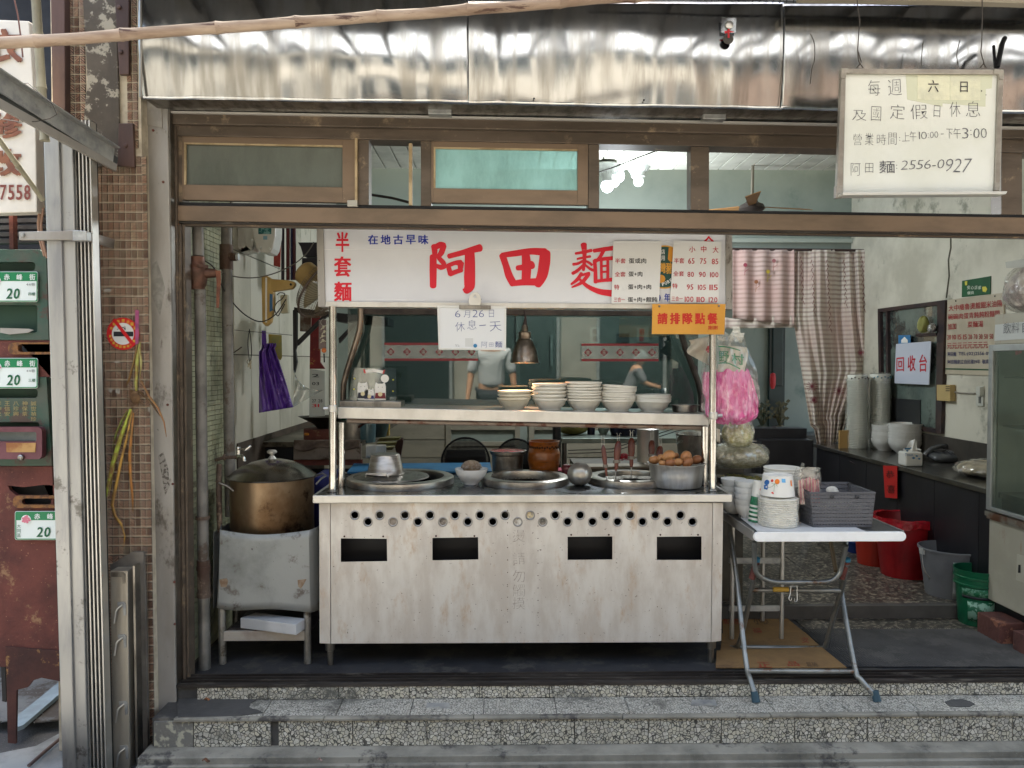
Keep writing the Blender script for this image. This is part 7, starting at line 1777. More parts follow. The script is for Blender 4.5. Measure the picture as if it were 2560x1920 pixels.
def patch(pts,m,nm,k=0):
 b = MB(); vs = [onbowl(*cz(*a)) for a in pts]; c = sum(vs,Vector()) / len(vs); c = onbowl(*cz(sum(a[0] for a in pts) / len(pts),sum(a[1] for a in pts) / len(pts)))
 n = len(vs); off = (CAM - c).normalized() * (.0006 + .0004 * k)
 b.add([v + off for v in vs] + [c + off],[(i,(i + 1) % n,n) for i in range(n)]); return b.build(nm,m,PBW,smooth=False,fix=False)
BL_ = mat('print_blue','2f66a8',.5); OR_ = mat('print_orange','e07b28',.5); RDp = mat('print_redd','d13a30',.5); LBp = mat('print_sky','6aaede',.5); GNp = mat('print_leaf','5d8a3c',.5)
patch(circ(345,405,40,14),BL_,'blue_print'); patch([(305,445),(360,440),(372,480),(360,520),(310,505)],BL_,'blue_print',0); patch(circ(345,475,14,8),wk,'blue_print_eye',1)
patch(circ(510,395,40,14),OR_,'orange_flower'); patch(circ(428,380,22,12),RDp,'red_flower'); patch([(582,350),(645,352),(645,412),(582,410)],LBp,'blue_square'); patch([(415,565),(440,548),(462,570),(455,585)],RDp,'red_heart')
patch([(722,380),(742,370),(742,470),(722,460)],OR_,'orange_flower')
b = MB()
for s_ in ([(470,420),(465,480),(460,550)],[(480,425),(500,450),(515,470)],[(470,425),(430,470),(370,485)],[(420,420),(460,430)]):
 vs = smoothp([onbowl(*cz(*a)) for a in s_],3); b.tube(vs,.0007,4)
b.build('printed_stems',GNp,PBW)
# nested plain bowls behind
c1 = Vector((P(1955,1240,3.86).x,3.86,zt_ + .003)); h1 = P(1955,1168,3.86).z - c1.z
SK2 = thing('paper_bowl_stack','tall stack of plain white paper bowls behind the printed one','paper bowls',c1)
r1 = 44 * 3.86 / FPX
for k in range(9):
 z0 = h1 - .075 - k * .014
 MB().lathe([(r1 * .8,0),(r1 * .98,.07),(r1 * 1.03,.07),(r1 * 1.04,.074),(r1 * 1.0,.076),(r1 * .96,.072),(r1 * .78,.006),(.001,.005)],c1 + Vector((rnd(-.001,.001),0,z0)),40).build('paper_bowl',CARD,SK2)
MB().lathe([(r1 * .8,0),(r1 * .8,h1 - .2)],c1,30).build('paper_bowl_base',CARD,SK2)
# green striped cups
c2v = Vector((P(1891,1310,3.76).x,3.76,zt_ + .003)); u2 = 3.76 / FPX
CPS = thing('paper_cup_stack','leaning stack of upturned paper cups with green bands and red print','paper cups',c2v)
tl = Matrix.Rotation(R(5),3,'Y')
GRB = mat('cup_green','1d5b40',.5,c2='2d7a55',ns=60,lo=.5,hi=.55)
for k in range(9):
 z0 = k * .0105; r0_ = 20 * u2
 MB().lathe([(r0_ * 1.02,0),(r0_ * 1.03,.003),(r0_,.004),(r0_ * .99,.0105)],c2v + tl @ Vector((0,0,z0)),28,tilt=tl).build('cup_band',GRB if k % 2 == 0 else CARD,CPS)
MB().lathe([(r0_ * .99,0),(r0_ * .93,.03)],c2v + tl @ Vector((0,0,.095)),28,tilt=tl).build('cup_green_band',GRB,CPS)
MB().lathe([(r0_ * .93,0),(r0_ * .8,.075),(r0_ * .72,.076),(.001,.072)],c2v + tl @ Vector((0,0,.125)),28,tilt=tl).build('cup_body',CARD,CPS)
q = c2v + tl @ Vector((.0,-r0_ * .9,.165)); MB().ball(q,(.011,.004,.009),10,6).build('red_print',RDp,CPS)
# white bowls stacked at the left of the table
pr_ = lambda r,h: [(.0005,.004),(r * .42,.004),(r * .43,0),(r * .48,0),(r * .5,.006),(r * .82,h * .4),(r * .97,h * .8),(r,h),(r * .97,h),(r * .93,h * .8),(r * .78,h * .42),(.0005,.014)]
WB1,WB2 = [],[]
for si,(px,Y0,rpx,n,pyt,lab) in enumerate(((1843,3.98,31,4,1196,'left'),(1876,3.86,31,5,1202,'right'))):
 r0_ = rpx * Y0 / FPX; ztop_ = P(px,pyt,Y0).z; hB = .07
 z0 = zt_ + .003
 n_ = max(2,n); st_ = (ztop_ - z0 - hB) / (n_ - 1)
 for k in range(n_):
  MB().lathe(pr_(r0_ + rnd(-.001,.001),hB),(P(px,0,Y0).x + rnd(-.004,.004),Y0,z0 + k * st_),36).build('rice_bowl',mat('china_white','d6d6d3',.2,c2='c9c9c5',ns=4,coat=.3),label='rice bowl number %s from the bottom, %s stack on the folding table' % (['one','two','three','four','five'][k],lab),cat='bowl',group='rice bowls on the folding table')
# grey slotted basket
GBk = thing('grey_basket','grey slotted plastic basket on the folding table','basket',(P(2100,0,3.75).x,3.75,zt_))
bx0,bx1 = P(2034,1325,3.62).x,P(2178,1325,3.62).x
tx0,tx1 = P(2026,1232,3.60).x,P(2188,1232,3.60).x
ztb = P(2100,1232,3.60).z; zb_ = zt_ + .003
GPL = mat('grey_plastic','5c5c60',.45,c2='525256',ns=6)
yb0,yb1,yt0,yt1 = 3.62,3.86,3.60,3.90
lx0 = P(1996,1214,3.86).x
def side(pa,pb,pc_,pd,name,rows_=9,cols=20,slots=True):
 """wall between bottom edge pa-pb and top edge pd-pc_, pierced by rows of slots"""
 b = MB(); th_ = .003
 nrm = (pb - pa).cross(pd - pa).normalized() * th_
 def pt(u,v): return pa.lerp(pb,u).lerp(pd.lerp(pc_,u),v)
 us = [0];
 for i in range(cols): us += [(i + .22) / cols,(i + .78) / cols]
 us.append(1)
 vs = [0]
 for j in range(rows_): vs += [(j + .62) / (rows_ + .3),(j + .86) / (rows_ + .3)]
 vs.append(1)
 for i in range(len(us) - 1):
  for j in range(len(vs) - 1):
   if slots and i % 2 == 1 and j % 2 == 1 and (0 < i < len(us) - 2): continue
   p = [pt(us[i],vs[j]),pt(us[i + 1],vs[j]),pt(us[i + 1],vs[j + 1]),pt(us[i],vs[j + 1])]
   b.add(p,[(0,1,2,3)])
 return b.build(name,GPL,GBk,smooth=False,thick=.003)
A_,B_ = Vector((bx0,yb0,zb_)),Vector((bx1,yb0,zb_)); C_,D_ = Vector((tx1,yt0,ztb)),Vector((tx0,yt0,ztb))
E_,F_ = Vector((bx0 - .03,yb1,zb_)),Vector((bx1 + .0,yb1,zb_)); G_,H_ = Vector((tx1 + .01,yt1,ztb)),Vector((lx0 - .02,yt1,ztb))
side(A_,B_,C_,D_,'front_wall'); side(E_,A_,D_,H_,'side_wall',cols=14); side(B_,F_,G_,C_,'side_wall',cols=14); side(F_,E_,H_,G_,'back_wall')
MB().add([A_,B_,F_,E_],[(0,1,2,3)]).build('basket_floor',GPL,GBk,smooth=False,thick=.003)
MB().tube([D_,C_,G_,H_],.0045,8,closed=True).build('rim',GPL,GBk)
for x in (2080,2143):
 MB().lathe([(.007,-.002),(.010,0),(.007,.002)],P(x,1242,3.597),16,axis='y',close=True).lathe([(.003,-.003),(.001,-.004)],P(x,1242,3.597),8,axis='y').build('handle_eye',mat('dark_eye','2b2b2e',.5),GBk)
# chopstick pack
CH = thing('chopstick_pack','clear bag of pink wrapped chopsticks standing in the grey basket','chopstick pack',P(2022,1290,3.72))
rr = random.Random(8)
for k in range(40):
 x = 1996 + (k % 20) * 2.6 + rr.uniform(-1,1); Y0 = 3.70 + (k // 20) * .02;
 MB().tube([P(x + 3,1260,Y0),P(x + rr.uniform(-1,1),1192 + rr.uniform(0,5) + abs(k % 20 - 10) * .8,Y0)],.0033,5).build('chopstick_sleeve',mat(['sleeve_pink','sleeve_pale'][k % 3 == 0],['d88a90','e0cdb8'][k % 3 == 0],.6,c2=['c86a78','d9a890'][k % 3 == 0],ns=40),CH)
MB().grid(lambda a,v: P(lerp(2022,2018,v) + (33 - (6 * max(0,v - .8) * 5)) * math.cos(a * 6.2832) * (1 + .05 * math.sin(a * 40 + v * 9)),lerp(1262,1168,v),3.71 + .035 * math.sin(a * 6.2832)),50,16,closeu=True).build('clear_sleeve',glass_mat('pack_film','ffffff',.05,.1,(.95,.95,.94),.1,'ddd8d0',bump=1.0),CH,fix=False)
for x0,y0,x1,y1 in ((2004,1176,2008,1158),(2034,1180,2050,1170)):
 MB().grid(lambda u,v: P(lerp(x0,x1,v) + (u - .5) * 9,lerp(y0,y1,v) + (u - .5) * 3,3.69 + .008 * math.sin(u * 7)),4,4).build('bag_ear',FILM,CH,fix=False)
sack('wrapped_bun','small white packet wrapped in film inside the grey basket',P(2080,1236,3.8),.028,.02,.022,CARD,31,cat='packet')
MB().prism([Vector((bx0 + .02,3.66,zb_ + .004)),Vector((bx1 - .02,3.66,zb_ + .004)),Vector((bx1 - .02,3.82,zb_ + .004)),Vector((bx0 + .02,3.82,zb_ + .004))],(0,0,.09)).build('napkin_packets',mat('napkin','8d8d88',.7,c2='b5b3a8',ns=14),label='bundle of pale packets lying inside the grey basket behind its slots',cat='packet',smooth=False,bevel=.01)

# ------------------------------------------------------------------ mats and cardboard on the floor
MTm = mat('ribbed_rubber','2b2b2d',.75,c2='343436',ns=6,dirt_or_glint='4c4a47',ds=5)
MT = thing('door_mat','grey ribbed rubber mat lying inside the threshold on the right','mat',PZ(2300,1620,.006))
m0,m1,m2,m3 = PZ(2005,1574,.006),PZ(2425,1574,.006),PZ(2700,1668,.006),PZ(2112,1668,.006)
MB().prism([m0,m1,m2,m3],(0,0,.004)).build('mat_base',MTm,MT,smooth=False)
b = MB(); nrib = 74
for k in range(nrib):
 t = (k + .5) / nrib; a = m0.lerp(m1,t); c = m3.lerp(m2,t); d_ = Vector((.0028,0,0))
 z = Vector((0,0,.0042)); z2 = Vector((0,0,.0072))
 b.add([a - d_ + z,a + z2,a + d_ + z,c - d_ + z,c + z2,c + d_ + z],[(0,1,4,3),(1,2,5,4)])
b.build('rib',mat('rib_rubber','4e4c4a',.8,c2='3e3c3b',ns=6),MT,kind='stuff',smooth=False)
CDB = mat('brown_cardboard','8f6f46',.85,c2='7f6240',ns=5,bump=.05,dirt_or_glint='6a5136',ds=3,dlo=.6,dhi=.75)
c2_r = c2x
def flat(name,label,pts,z,parent=None,m=CDB,h=.004):
 b = MB().prism([PZ(*c2_r(*a),z) for a in pts],(0,0,h))
 return b.build(name,m,parent,label=label,cat=None if parent else 'cardboard',group=None if parent else 'cardboard sheets on the floor',smooth=False)
C1 = flat('cardboard_sheet','upper flattened carton with red printing, right of the stand',[(50,785),(320,785),(500,935),(60,940)],.001)
C2 = flat('cardboard_sheet','middle flattened carton under the table legs',[(55,937),(500,930),(575,1000),(45,1035)],.0058)
C3 = flat('cardboard_sheet','lowest flattened carton touching the threshold',[(25,1030),(590,1010),(725,1122),(20,1122)],.0105)
cred,cbrn = mat('carton_red','93341f',.7,c2='7c4a30',ns=40),mat('carton_brown','5c4630',.7)
for c_,z_,s_,m_,r_ in ((C1,.0056,'紅茶',cred,((60,840),(150,840),(165,885),(60,885))),(C1,.0056,'鮮',cred,((60,805),(120,805),(125,830),(60,830))),(C1,.0056,'福',cred,((215,905),(260,905),(270,930),(220,930))),(C2,.0104,'安',cred,((480,955),(515,955),(525,985),(485,985))),
 (C3,.0152,'正',cred,((240,1088),(310,1088),(325,1118),(250,1118))),(C3,.0152,'品',cred,((400,1085),(460,1085),(475,1110),(410,1110))),(C1,.0056,'小心',cbrn,((215,845),(290,845),(310,885),(230,885))),(C3,.0152,'易碎',cbrn,((500,1088),(560,1088),(580,1115),(515,1115)))):
 b = MB(); put(b,s_,[c2_r(*a) for a in r_],lambda x,y,z_=z_: PZ(x,y,z_),.02,eps=.0005); b.build('lettering',m_,c_,smooth=False)

# ------------------------------------------------------------------ steel counter along the right wall
XC = 2.77
zc = PX(2460,1221,XC).z
SC_ = thing('side_counter','long black fronted steel counter along the right wall','counter',(3.0,5.6,.07))
MB().box(XC,XR - .002,3.9,6.75,zc - .03,zc).build('counter_top',mat('counter_steel','7d7c79',.25,.9,c2='65645f',ns=4),SC_,smooth=False,bevel=.002)
for k in range(6):
 MB().box(XC + .02,XC + .035,3.95 + k * .46,3.95 + k * .46 + .455,.075,zc - .031).build('front_panel',mat('black_laminate','1c1c20',.35,c2='26262a',ns=3,st=(1,1,.4)),SC_,smooth=False)
MB().box(XR - .02,XR - .003,4.6,6.75,zc,zc + .17).build('splash_back',mat('dark_splash','3a352f',.6,c2='2c2824',ns=6),SC_,smooth=False)
MB().box(P(1900,0,6.9).x,XC + .01,6.75,6.9,.07,zc + .03).box(P(1880,0,7.0).x,XC + .01,6.9,7.1,.07,zc + .12).build('return_counter',mat('black_laminate','1c1c20'),label='low black partition under the curtain joining the side counter',cat='partition',smooth=False)
# bowls, tissue, phone, towel, bottle on it
def onc(x,y): return PZ(x,y,zc)
CHW = mat('china_white','d6d6d3')
for si,(x,y,rpx,n,pyt) in enumerate(((2213,1126,33,5,1062),(2262,1134,40,7,1058))):
 q = onc(x,y); Y0 = q.y; r0_ = rpx * Y0 / FPX; ztop_ = P(x,pyt,Y0).z; hB = .10
 st_ = (ztop_ - zc - hB) / (n - 1)
 for k in range(n):
  MB().lathe(pr_(r0_,hB),(q.x + rnd(-.004,.004),Y0,zc + .001 + k * st_),32).build('soup_bowl',CHW,label='soup bowl number %s from the bottom, %s stack on the steel counter' % (['one','two','three','four','five','six','seven'][k],['left','right'][si]),cat='bowl',group='soup bowls on the steel counter')
q = onc(2243,1136); q = Vector((onc(2255,1142).x - .0,onc(2255,1142).y - .14,zc + .001)); MB().lathe(pr_(.062,.075),q,28).build('small_bowl',CHW,label='small white bowl in front of the two soup bowl stacks',cat='bowl')
for si,(x,y,wpx,yt2,lab) in enumerate(((2142,1120,24,938,'left'),(2198,1120,24,936,'right'))):
 q = onc(x,y); Y0 = q.y; r0_ = wpx * Y0 / FPX; H_ = P(x,yt2,Y0).z - zc
 t = thing('cup_tower','tall film wrapped tower of white paper bowls, %s one beside the curtain' % lab,'paper bowls',Vector((q.x,Y0,zc)),'film wrapped towers on the steel counter')
 n = 40
 for k in range(n):
  z0 = H_ * k / n * .93
  if k % 1 == 0: MB().lathe([(r0_ * .94,0),(r0_,.008),(r0_ * 1.02,.010),(r0_ * 1.0,.013),(r0_ * .95,.0125)],(q.x + .002 * math.sin(k * .8),Y0,zc + z0),22).build('nested_bowl',mat('tower_white','dcded8',.5),t)
 MB().lathe([(r0_ * .97,0),(r0_,H_ * .07),(r0_ * .9,H_ * .072),(.001,H_ * .07)],(q.x,Y0,zc + H_ * .93),24).build('top_bowl',mat('tower_white','b9bcb6'),t)
 b = MB()
 for k in range(7):
  a = -2.6 + k * .35; c = Vector((q.x + math.cos(a) * r0_ * 1.01,Y0 + math.sin(a) * r0_ * 1.01,zc + H_ * (.955 + .015 * (k % 2)))); b.ball(c,(.008,.004,.007),6,4)
 b.build('printed_band',[mat('band_black','3a2a30',.5),mat('band_blue','2f7088',.5)][si],t)
 MB().grid(lambda a,v: Vector((q.x,Y0,zc)) + Vector((r0_ * (1.1 + .05 * math.sin(a * 38 + v * 9) + .04 * math.sin(a * 19 - v * 14)) * math.cos(a * 6.2832) * (1 if v < .95 else .8),r0_ * 1.1 * math.sin(a * 6.2832),H_ * v * 1.02)),48,24,closeu=True).build('film_wrap',glass_mat('tower_wrap','ffffff',.04,.1,(.93,.93,.92),.22,'cfd0c8',bump=1.0),t,fix=False)
q = onc(2170,1118); MB().lathe([(.03,0),(.042,.34),(.001,.34)],(q.x,q.y + .1,zc),18).build('striped_cup_tower',mat('cup_stripes','2d5c48',.5,c2='b5bab2',ns=3,st=(.1,.1,30),lo=.48,hi=.5),label='dark green striped cups standing between the two white towers',cat='paper cups')
q = onc(2105,1120); MB().box(q.x - .03,q.x + .09,q.y - .02,q.y,zc,zc + .15).build('kraft_envelope',mat('kraft','a58450',.7),label='brown kraft envelope leaning at the curtain end of the counter',cat='envelope',smooth=False)
# tissue box
q = onc(2282,1166)
TB = thing('tissue_pack','white tissue packet with blue print and a raised tissue on the counter','tissue box',q)
MB().box(q.x - .06,q.x + .06,q.y - .02,q.y + .09,zc + .001,zc + .10).build('packet',mat('tissue_box','cfcfca',.5),TB,smooth=False,bevel=.012)
MB().grid(lambda u,v: q + Vector((lerp(-.05,.055,u) * (1 - .55 * v) + .02 * v,.035 + .015 * math.sin(u * 9),.095 + .095 * v * (1 - .45 * abs(u - .62)))),10,8).build('tissue',mat('tissue','e0e0de',.8),TB,thick=.002)
b = MB(); b.pr(2262,1120,2276,1124,q.y - .022,.001)
for x,y,r0_ in ((2292,1140,4),(2284,1145,5),(2298,1147,4),(2268,1127,4),(2277,1120,3)): b.px([(x - r0_,y),(x,y - r0_ * .6),(x + r0_,y),(x,y + r0_ * .6)],q.y - .0215,.001)
b.build('blue_marks',mat('tissue_blue','2c6f9c',.5),TB,smooth=False)
b = MB(); put(b,'Tissue',(2262,1133,2282,1140),onY(q.y - .021),0,eps=.001); b.build('lettering',mat('tissue_blue','2c6f9c'),TB,smooth=False)
# telephone
q = onc(2370,1156)
TLm = mat('phone_grey','3b3d40',.25,c2='4a4c50',ns=4,coat=.5)
TL = thing('telephone','dark grey desk telephone on the steel counter','telephone',q)
def blob(c,rx,ry,rz,rot=0,tiltx=0):
 M_ = Matrix.Rotation(rot,3,'Z') @ Matrix.Rotation(tiltx,3,'X'); b = MB()
 def fn(u,v):
  a = u * 6.2832; t = v * math.pi; sx = math.copysign(abs(math.cos(a)) ** .6,math.cos(a)); sy = math.copysign(abs(math.sin(a)) ** .6,math.sin(a)); k = math.sin(t) ** .5
  return Vector(c) + M_ @ Vector((rx * sx * k,ry * sy * k,-rz * math.cos(t)))
 return b.grid(fn,32,12,closeu=True)
blob(q + Vector((.03,.07,.035)),.13,.10,.034,0,.18).build('phone_base',TLm,TL)
MB().tube(smoothp([q + Vector((-.11,.10,.04)),q + Vector((-.07,.09,.085)),q + Vector((.0,.10,.105)),q + Vector((.06,.12,.10))]),[.022] * 3 + [.018] * 10 + [.022] * 3,12).build('handset',TLm,TL)
b = MB()
for i in range(4):
 for j in range(3): b.box(q.x + .03 + j * .024,q.x + .045 + j * .024,q.y + .02 + i * .022,q.y + .033 + i * .022,zc + .066 + i * .004,zc + .074 + i * .004)
b.build('keys',mat('key_grey','6b6d70',.4),TL,smooth=False)
# towel bundle, bottle
q = onc(2440,1190)
sack('folded_towel','beige folded cloth in a clear bag at the near end of the counter',(q.x + .1,q.y - .02,zc),.20,.17,.055,mat('beige_towel','b0a48c',.9,c2='8d8069',ns=16,bump=1,bs=30),41,cat='towel',lump=.05,knot=.3)
q = PZ(2440,1160,zc)
WBt = thing('water_bottle','clear water bottle with a blue cap and blue strap beside the fridge','bottle',q)
MB().lathe([(.001,0),(.048,0),(.05,.01),(.05,.19),(.045,.20)],q + Vector((.02,.02,0)),28).build('bottle_body',glass_mat('bottle_clear','ffffff',.15,.05,(.6,.65,.66),.15,'8c9694'),WBt)
MB().lathe([(.05,0),(.052,.03),(.04,.04),(.02,.045),(.001,.045)],q + Vector((.02,.02,.2)),24).build('bottle_cap',mat('bottle_blue','3d6f9a',.4),WBt)
MB().tube(smoothp([q + Vector((-.03,-.02,.21)),q + Vector((-.045,-.03,.12)),q + Vector((-.03,-.03,.0))]),.009,8).build('strap',mat('bottle_blue','3d6f9a'),WBt)
MB().lathe([(.02,0),(.026,.03),(.018,.05),(.001,.055)],q + Vector((.0,.02,.245)),14).build('bottle_spout',mat('navy','1a1a38'),WBt)
# red paper strip on counter front
RP = thing('red_paper_strip','red paper strip with brushed characters hanging from the counter edge','paper strip',PX(2222,1245,XC - .005))
b = MB().add([PX(x,y,XC - .006) for x,y in ((2208,1164),(2243,1165),(2243,1246),(2213,1244))],[(0,1,2,3)]); b.build('paper',mat('strip_red','b3201c',.6),RP,smooth=False,thick=.002)
b = MB(); put(b,'恭',((2214,1176),(2236,1177),(2236,1196),(2215,1195)),onX(XC - .009),.0); put(b,'喜',((2217,1212),(2238,1213),(2238,1234),(2218,1232)),onX(XC - .009),.0); b.build('lettering',mat('strip_ink','4a1412',.6),RP,smooth=False)
cable('hanging_stick','thin dark stick leaning below the counter end',[P(2122,1152,6.0),P(2200,1198,5.9)],.005,mat('stick','3a3236',.6),'stick')
# ------------------------------------------------------------------ on the right wall
cw = crop(2300,640,5.185)
wX = onX(XR - .004)
def wpanel(pts,X,m,name,parent=None,th=.006,**k):
 vs = [PX(*p,X) for p in pts]; return MB().prism(vs,(th,0,0)).build(name,m,parent,smooth=False,**k)
PBd = thing('wall_price_board','cream price board with red dish names and blue telephone line on the right wall','sign',PX(2430,935,XR))
wpanel([(2368,750),(2508,732),(2512,940),(2363,935)],XR - .012,mat('price_board','b4ab98',.5,c2='a89f8c',ns=3),'board',PBd,.008)
WR = mat('board_red','9c1f28',.5); WBl = mat('board_blue','1f2a5c',.5)
wpl = onX(XR - .0125)
def R4(a,b_,c,d,e,f): return ((a,b_),(c,d),(c,f),(a,e))
rows(PBd,[('大中瘦魯燙餛餛米油隔',((370,640),(1062,565),(1062,655),(370,718))),('碗碗肉蛋青飩飩粉麵間',((362,755),(1030,700),(1030,785),(362,830))),('加加',((357,878),(470,868),(470,948),(357,958))),('菜麵湯',((615,850),(818,836),(818,918),(615,930)))],WR,wpl,cw,.009,eps=.003)
rows(PBd,[(s_,((352 + k * 68.5,1022 - k * 1.5),(400 + k * 68.5,1021 - k * 1.5),(400 + k * 68.5,1084 - k * 1.2),(352 + k * 68.5,1086 - k * 1.2))) for k,s_ in enumerate(('20','10','15','15','20','70','30','50','50'))],WR,wpl,cw,.009,eps=.003)
rows(PBd,[('元元元元元元元元',((350,1130),(880,1112),(880,1195),(350,1205)))],WR,wpl,cw,.01,eps=.003)
rows(PBd,[('阿田麵',((358,1245),(470,1243),(470,1300),(358,1302))),('TEL:(02)2556-0927',((500,1245),(975,1238),(975,1298),(500,1300))),('阿田麵創立自民國39年',((358,1345),(780,1340),(780,1398),(358,1400))),('敬請',((805,1340),(888,1338),(888,1395),(805,1398)))],WBl,wpl,cw,.012,eps=.003)
wpanel([cw(330,1453),cw(980,1468),cw(980,1486),cw(330,1472)],XR - .0135,mat('board_green','12482c',.5),'green_line',PBd,.001)
for a in ((465,583),(972,520)):
 MB().lathe([(.006,0),(.004,-.004),(.001,-.004)],PX(*cw(*a),XR - .012),8,axis='x').build('screw',DARK,PBd)
GC = thing('green_card','small green certificate card with white and yellow print above the price board','card',PX(2440,745,XR))
wpanel([cw(545,322),cw(915,260),cw(912,495),cw(540,535)],XR - .006,mat('card_green','1c5a38',.4,c2='174c30',ns=4),'card',GC,.003)
b = MB()
for k,ch in enumerate('安心店家'): put(b,ch,[cw(*a) for a in ((610 + k * 48,385 + (k % 2) * 8),(650 + k * 48,380),(650 + k * 48,430),(610 + k * 48,435))],onX(XR - .007),.03,eps=.003)
put(b,'優良',[cw(*a) for a in ((612,460),(700,452),(700,495),(612,500))],onX(XR - .007),.03,eps=.003)
b.build('lettering',mat('card_print','b9c4b4',.5),GC,smooth=False)
wpanel([cw(805,400),cw(850,395),cw(870,430),cw(850,470),cw(812,460)],XR - .008,mat('dot_yellow','c9c04a'),'yellow_flower',GC,.001); wpanel([cw(580,330),cw(612,325),cw(610,378),cw(585,380)],XR - .008,mat('dot_yellow','c9c04a'),'yellow_flower',GC,.001)
# mirror / framed window
MR = thing('framed_pane','dark framed glazed cabinet set in the right wall','cabinet',PX(2270,1075,XR))
FRM = mat('dark_frame','2a2226',.5,c2='3c2c28',ns=9)
for q4 in (((2194,772),(2362,750),(2362,760),(2194,781)),((2194,781),(2200,780),(2204,1050),(2198,1050)),((2343,762),(2362,760),(2352,1085),(2338,1083)),((2198,1050),(2340,1072),(2340,1083),(2198,1060)),((2214,778),(2218,778),(2222,1052),(2216,1052))):
 wpanel(q4,XR - .03,FRM,'frame_bar',MR,.028)
wpanel([(2200,782),(2343,763),(2338,1072),(2204,1050)],XR - .004,mat('inside_cab','6a7872',.25,.0,c2='4d5a56',ns=1.6,coat=.6,dirt_or_glint='3a3f3d',ds=2.2,dlo=.5,dhi=.62),'back_panel',MR,.002)
wpanel([(2290,834),(2340,832),(2340,840),(2290,842)],XR - .02,FRM,'inner_shelf',MR,.015); wpanel([(2225,995),(2300,1000),(2300,1062),(2225,1052)],XR - .012,mat('cab_dark','2a2c2e',.5),'dark_door',MR,.008)
sack('plantain_bunch','pale green gourd shaped bundle on the shelf in the dark framed cabinet',PX(2308,832,XR - .06),.04,.03,.07,mat('gourd','8d8f52',.6),51,cat='vegetable')
sack('foil_bag','crinkled silver bag on the shelf in the dark framed cabinet',PX(2330,832,XR - .06),.03,.03,.04,mat('foil','9a9a9a',.25,.8,bump=1,bs=60),52)
wpanel([(2246,838),(2276,838),(2276,860),(2246,860)],XR - .034,mat('home_blue','2b6ea0',.5),'blue_home_sticker',MR,.002)
wpanel([(2253,850),(2261,842),(2269,850),(2269,857),(2253,857)],XR - .036,wk,'house_symbol',MR,.001)
RT_ = thing('return_sign','white sign reading tray return in red, hung on the framed cabinet','sign',PX(2280,960,XR - .05))
wpanel([(2240,860),(2327,853),(2322,962),(2236,958)],XR - .05,mat('return_white','b9c0d0',.4),'board',RT_,.006)
crr_ = crop(1800,540,2.37)
rows(RT_,[('回',((1045,840),(1090,836),(1090,920),(1045,922))),('收',((1112,828),(1158,824),(1158,918),(1112,920))),('台',((1180,822),(1226,818),(1226,922),(1180,924)))],mat('return_red','b81c30',.5),onX(XR - .0505),crr_,.015,eps=.003)
# doorbell box, conduit, switch
DB = thing('doorbell_box','cream doorbell box with black slots on the right wall','doorbell',PX(2360,1000,XR - .04))
wpanel([(2342,962),(2375,962),(2375,1003),(2342,1001)],XR - .045,mat('cream_box','b09a68',.5),'box',DB,.04)
for k in range(3): wpanel([(2364,966 + k * 5),(2374,966 + k * 5),(2374,968 + k * 5),(2364,968 + k * 5)],XR - .047,DARK,'slot',DB,.001)
cable('switch_cable','twisted cable from the doorbell box to the wall switch',smoothp([PX(2376,978,XR - .01),PX(2400,982,XR - .01),PX(2420,983,XR - .01),PX(2438,984,XR - .01)]),.006,mat('beige_cable','8e8a80',.6))
SW = thing('wall_switch','white double wall switch plate left of the fridge','switch',PX(2448,1014,XR))
wpanel([(2440,966),(2457,966),(2457,1015),(2440,1015)],XR - .012,mat('switch_white','b8bab2',.4),'plate',SW,.010)
wpanel([(2440,968),(2450,968),(2450,990),(2440,990)],XR - .03,mat('switch_white','b8bab2'),'plug',SW,.018)
wpanel([(2446,992),(2451,992),(2451,1008),(2446,1008)],XR - .016,mat('switch_dark','5a5c5a',.4),'rocker',SW,.004)
# ------------------------------------------------------------------ curtain
CT = thing('curtain','striped pinkish lace curtain gathered to the right of the doorway','curtain',P(2010,1130,7.0))
YCt = 6.95
cc_ = crop(1800,540,2.37)
def cloth_mat(name,base,stripe,pink):
 m = bpy.data.materials.new(name); m.use_nodes = True; N,L = m.node_tree.nodes,m.node_tree.links; b = N['Principled BSDF']; b.inputs['Roughness'].default_value = .9
 tc = N.new('ShaderNodeTexCoord'); sp = N.new('ShaderNodeSeparateXYZ'); L.new(tc.outputs['Object'],sp.inputs[0])
 mu = N.new('ShaderNodeMath'); mu.operation = 'MULTIPLY'; mu.inputs[1].default_value = 2 * math.pi / .041; L.new(sp.outputs['Z'],mu.inputs[0])
 sn = N.new('ShaderNodeMath'); sn.operation = 'SINE'; L.new(mu.outputs[0],sn.inputs[0])
 mr = N.new('ShaderNodeMapRange'); mr.inputs['From Min'].default_value = .05; mr.inputs['From Max'].default_value = .35; L.new(sn.outputs[0],mr.inputs['Value'])
 mx = N.new('ShaderNodeMix'); mx.data_type = 'RGBA'; mx.inputs[6].default_value = lin(base); mx.inputs[7].default_value = lin(stripe); L.new(mr.outputs[0],mx.inputs[0])
 nz = N.new('ShaderNodeTexNoise'); nz.inputs['Scale'].default_value = 2.2; L.new(tc.outputs['Object'],nz.inputs['Vector'])
 m2 = N.new('ShaderNodeMapRange'); m2.inputs['From Min'].default_value = .45; m2.inputs['From Max'].default_value = .7; m2.inputs['To Max'].default_value = .7; L.new(nz.outputs[0],m2.inputs['Value'])
 x2 = N.new('ShaderNodeMix'); x2.data_type = 'RGBA'; x2.inputs[7].default_value = lin(pink); L.new(m2.outputs[0],x2.inputs[0]); L.new(mx.outputs[2],x2.inputs[6])
 L.new(x2.outputs[2],b.inputs['Base Color']); MATS[name] = m; return m
LACE = cloth_mat('lace_cloth','cfc6ba','a89a90','c6aaa2'); PINKC = cloth_mat('pink_lace','cdb6ae','b0978f','c8a29a')
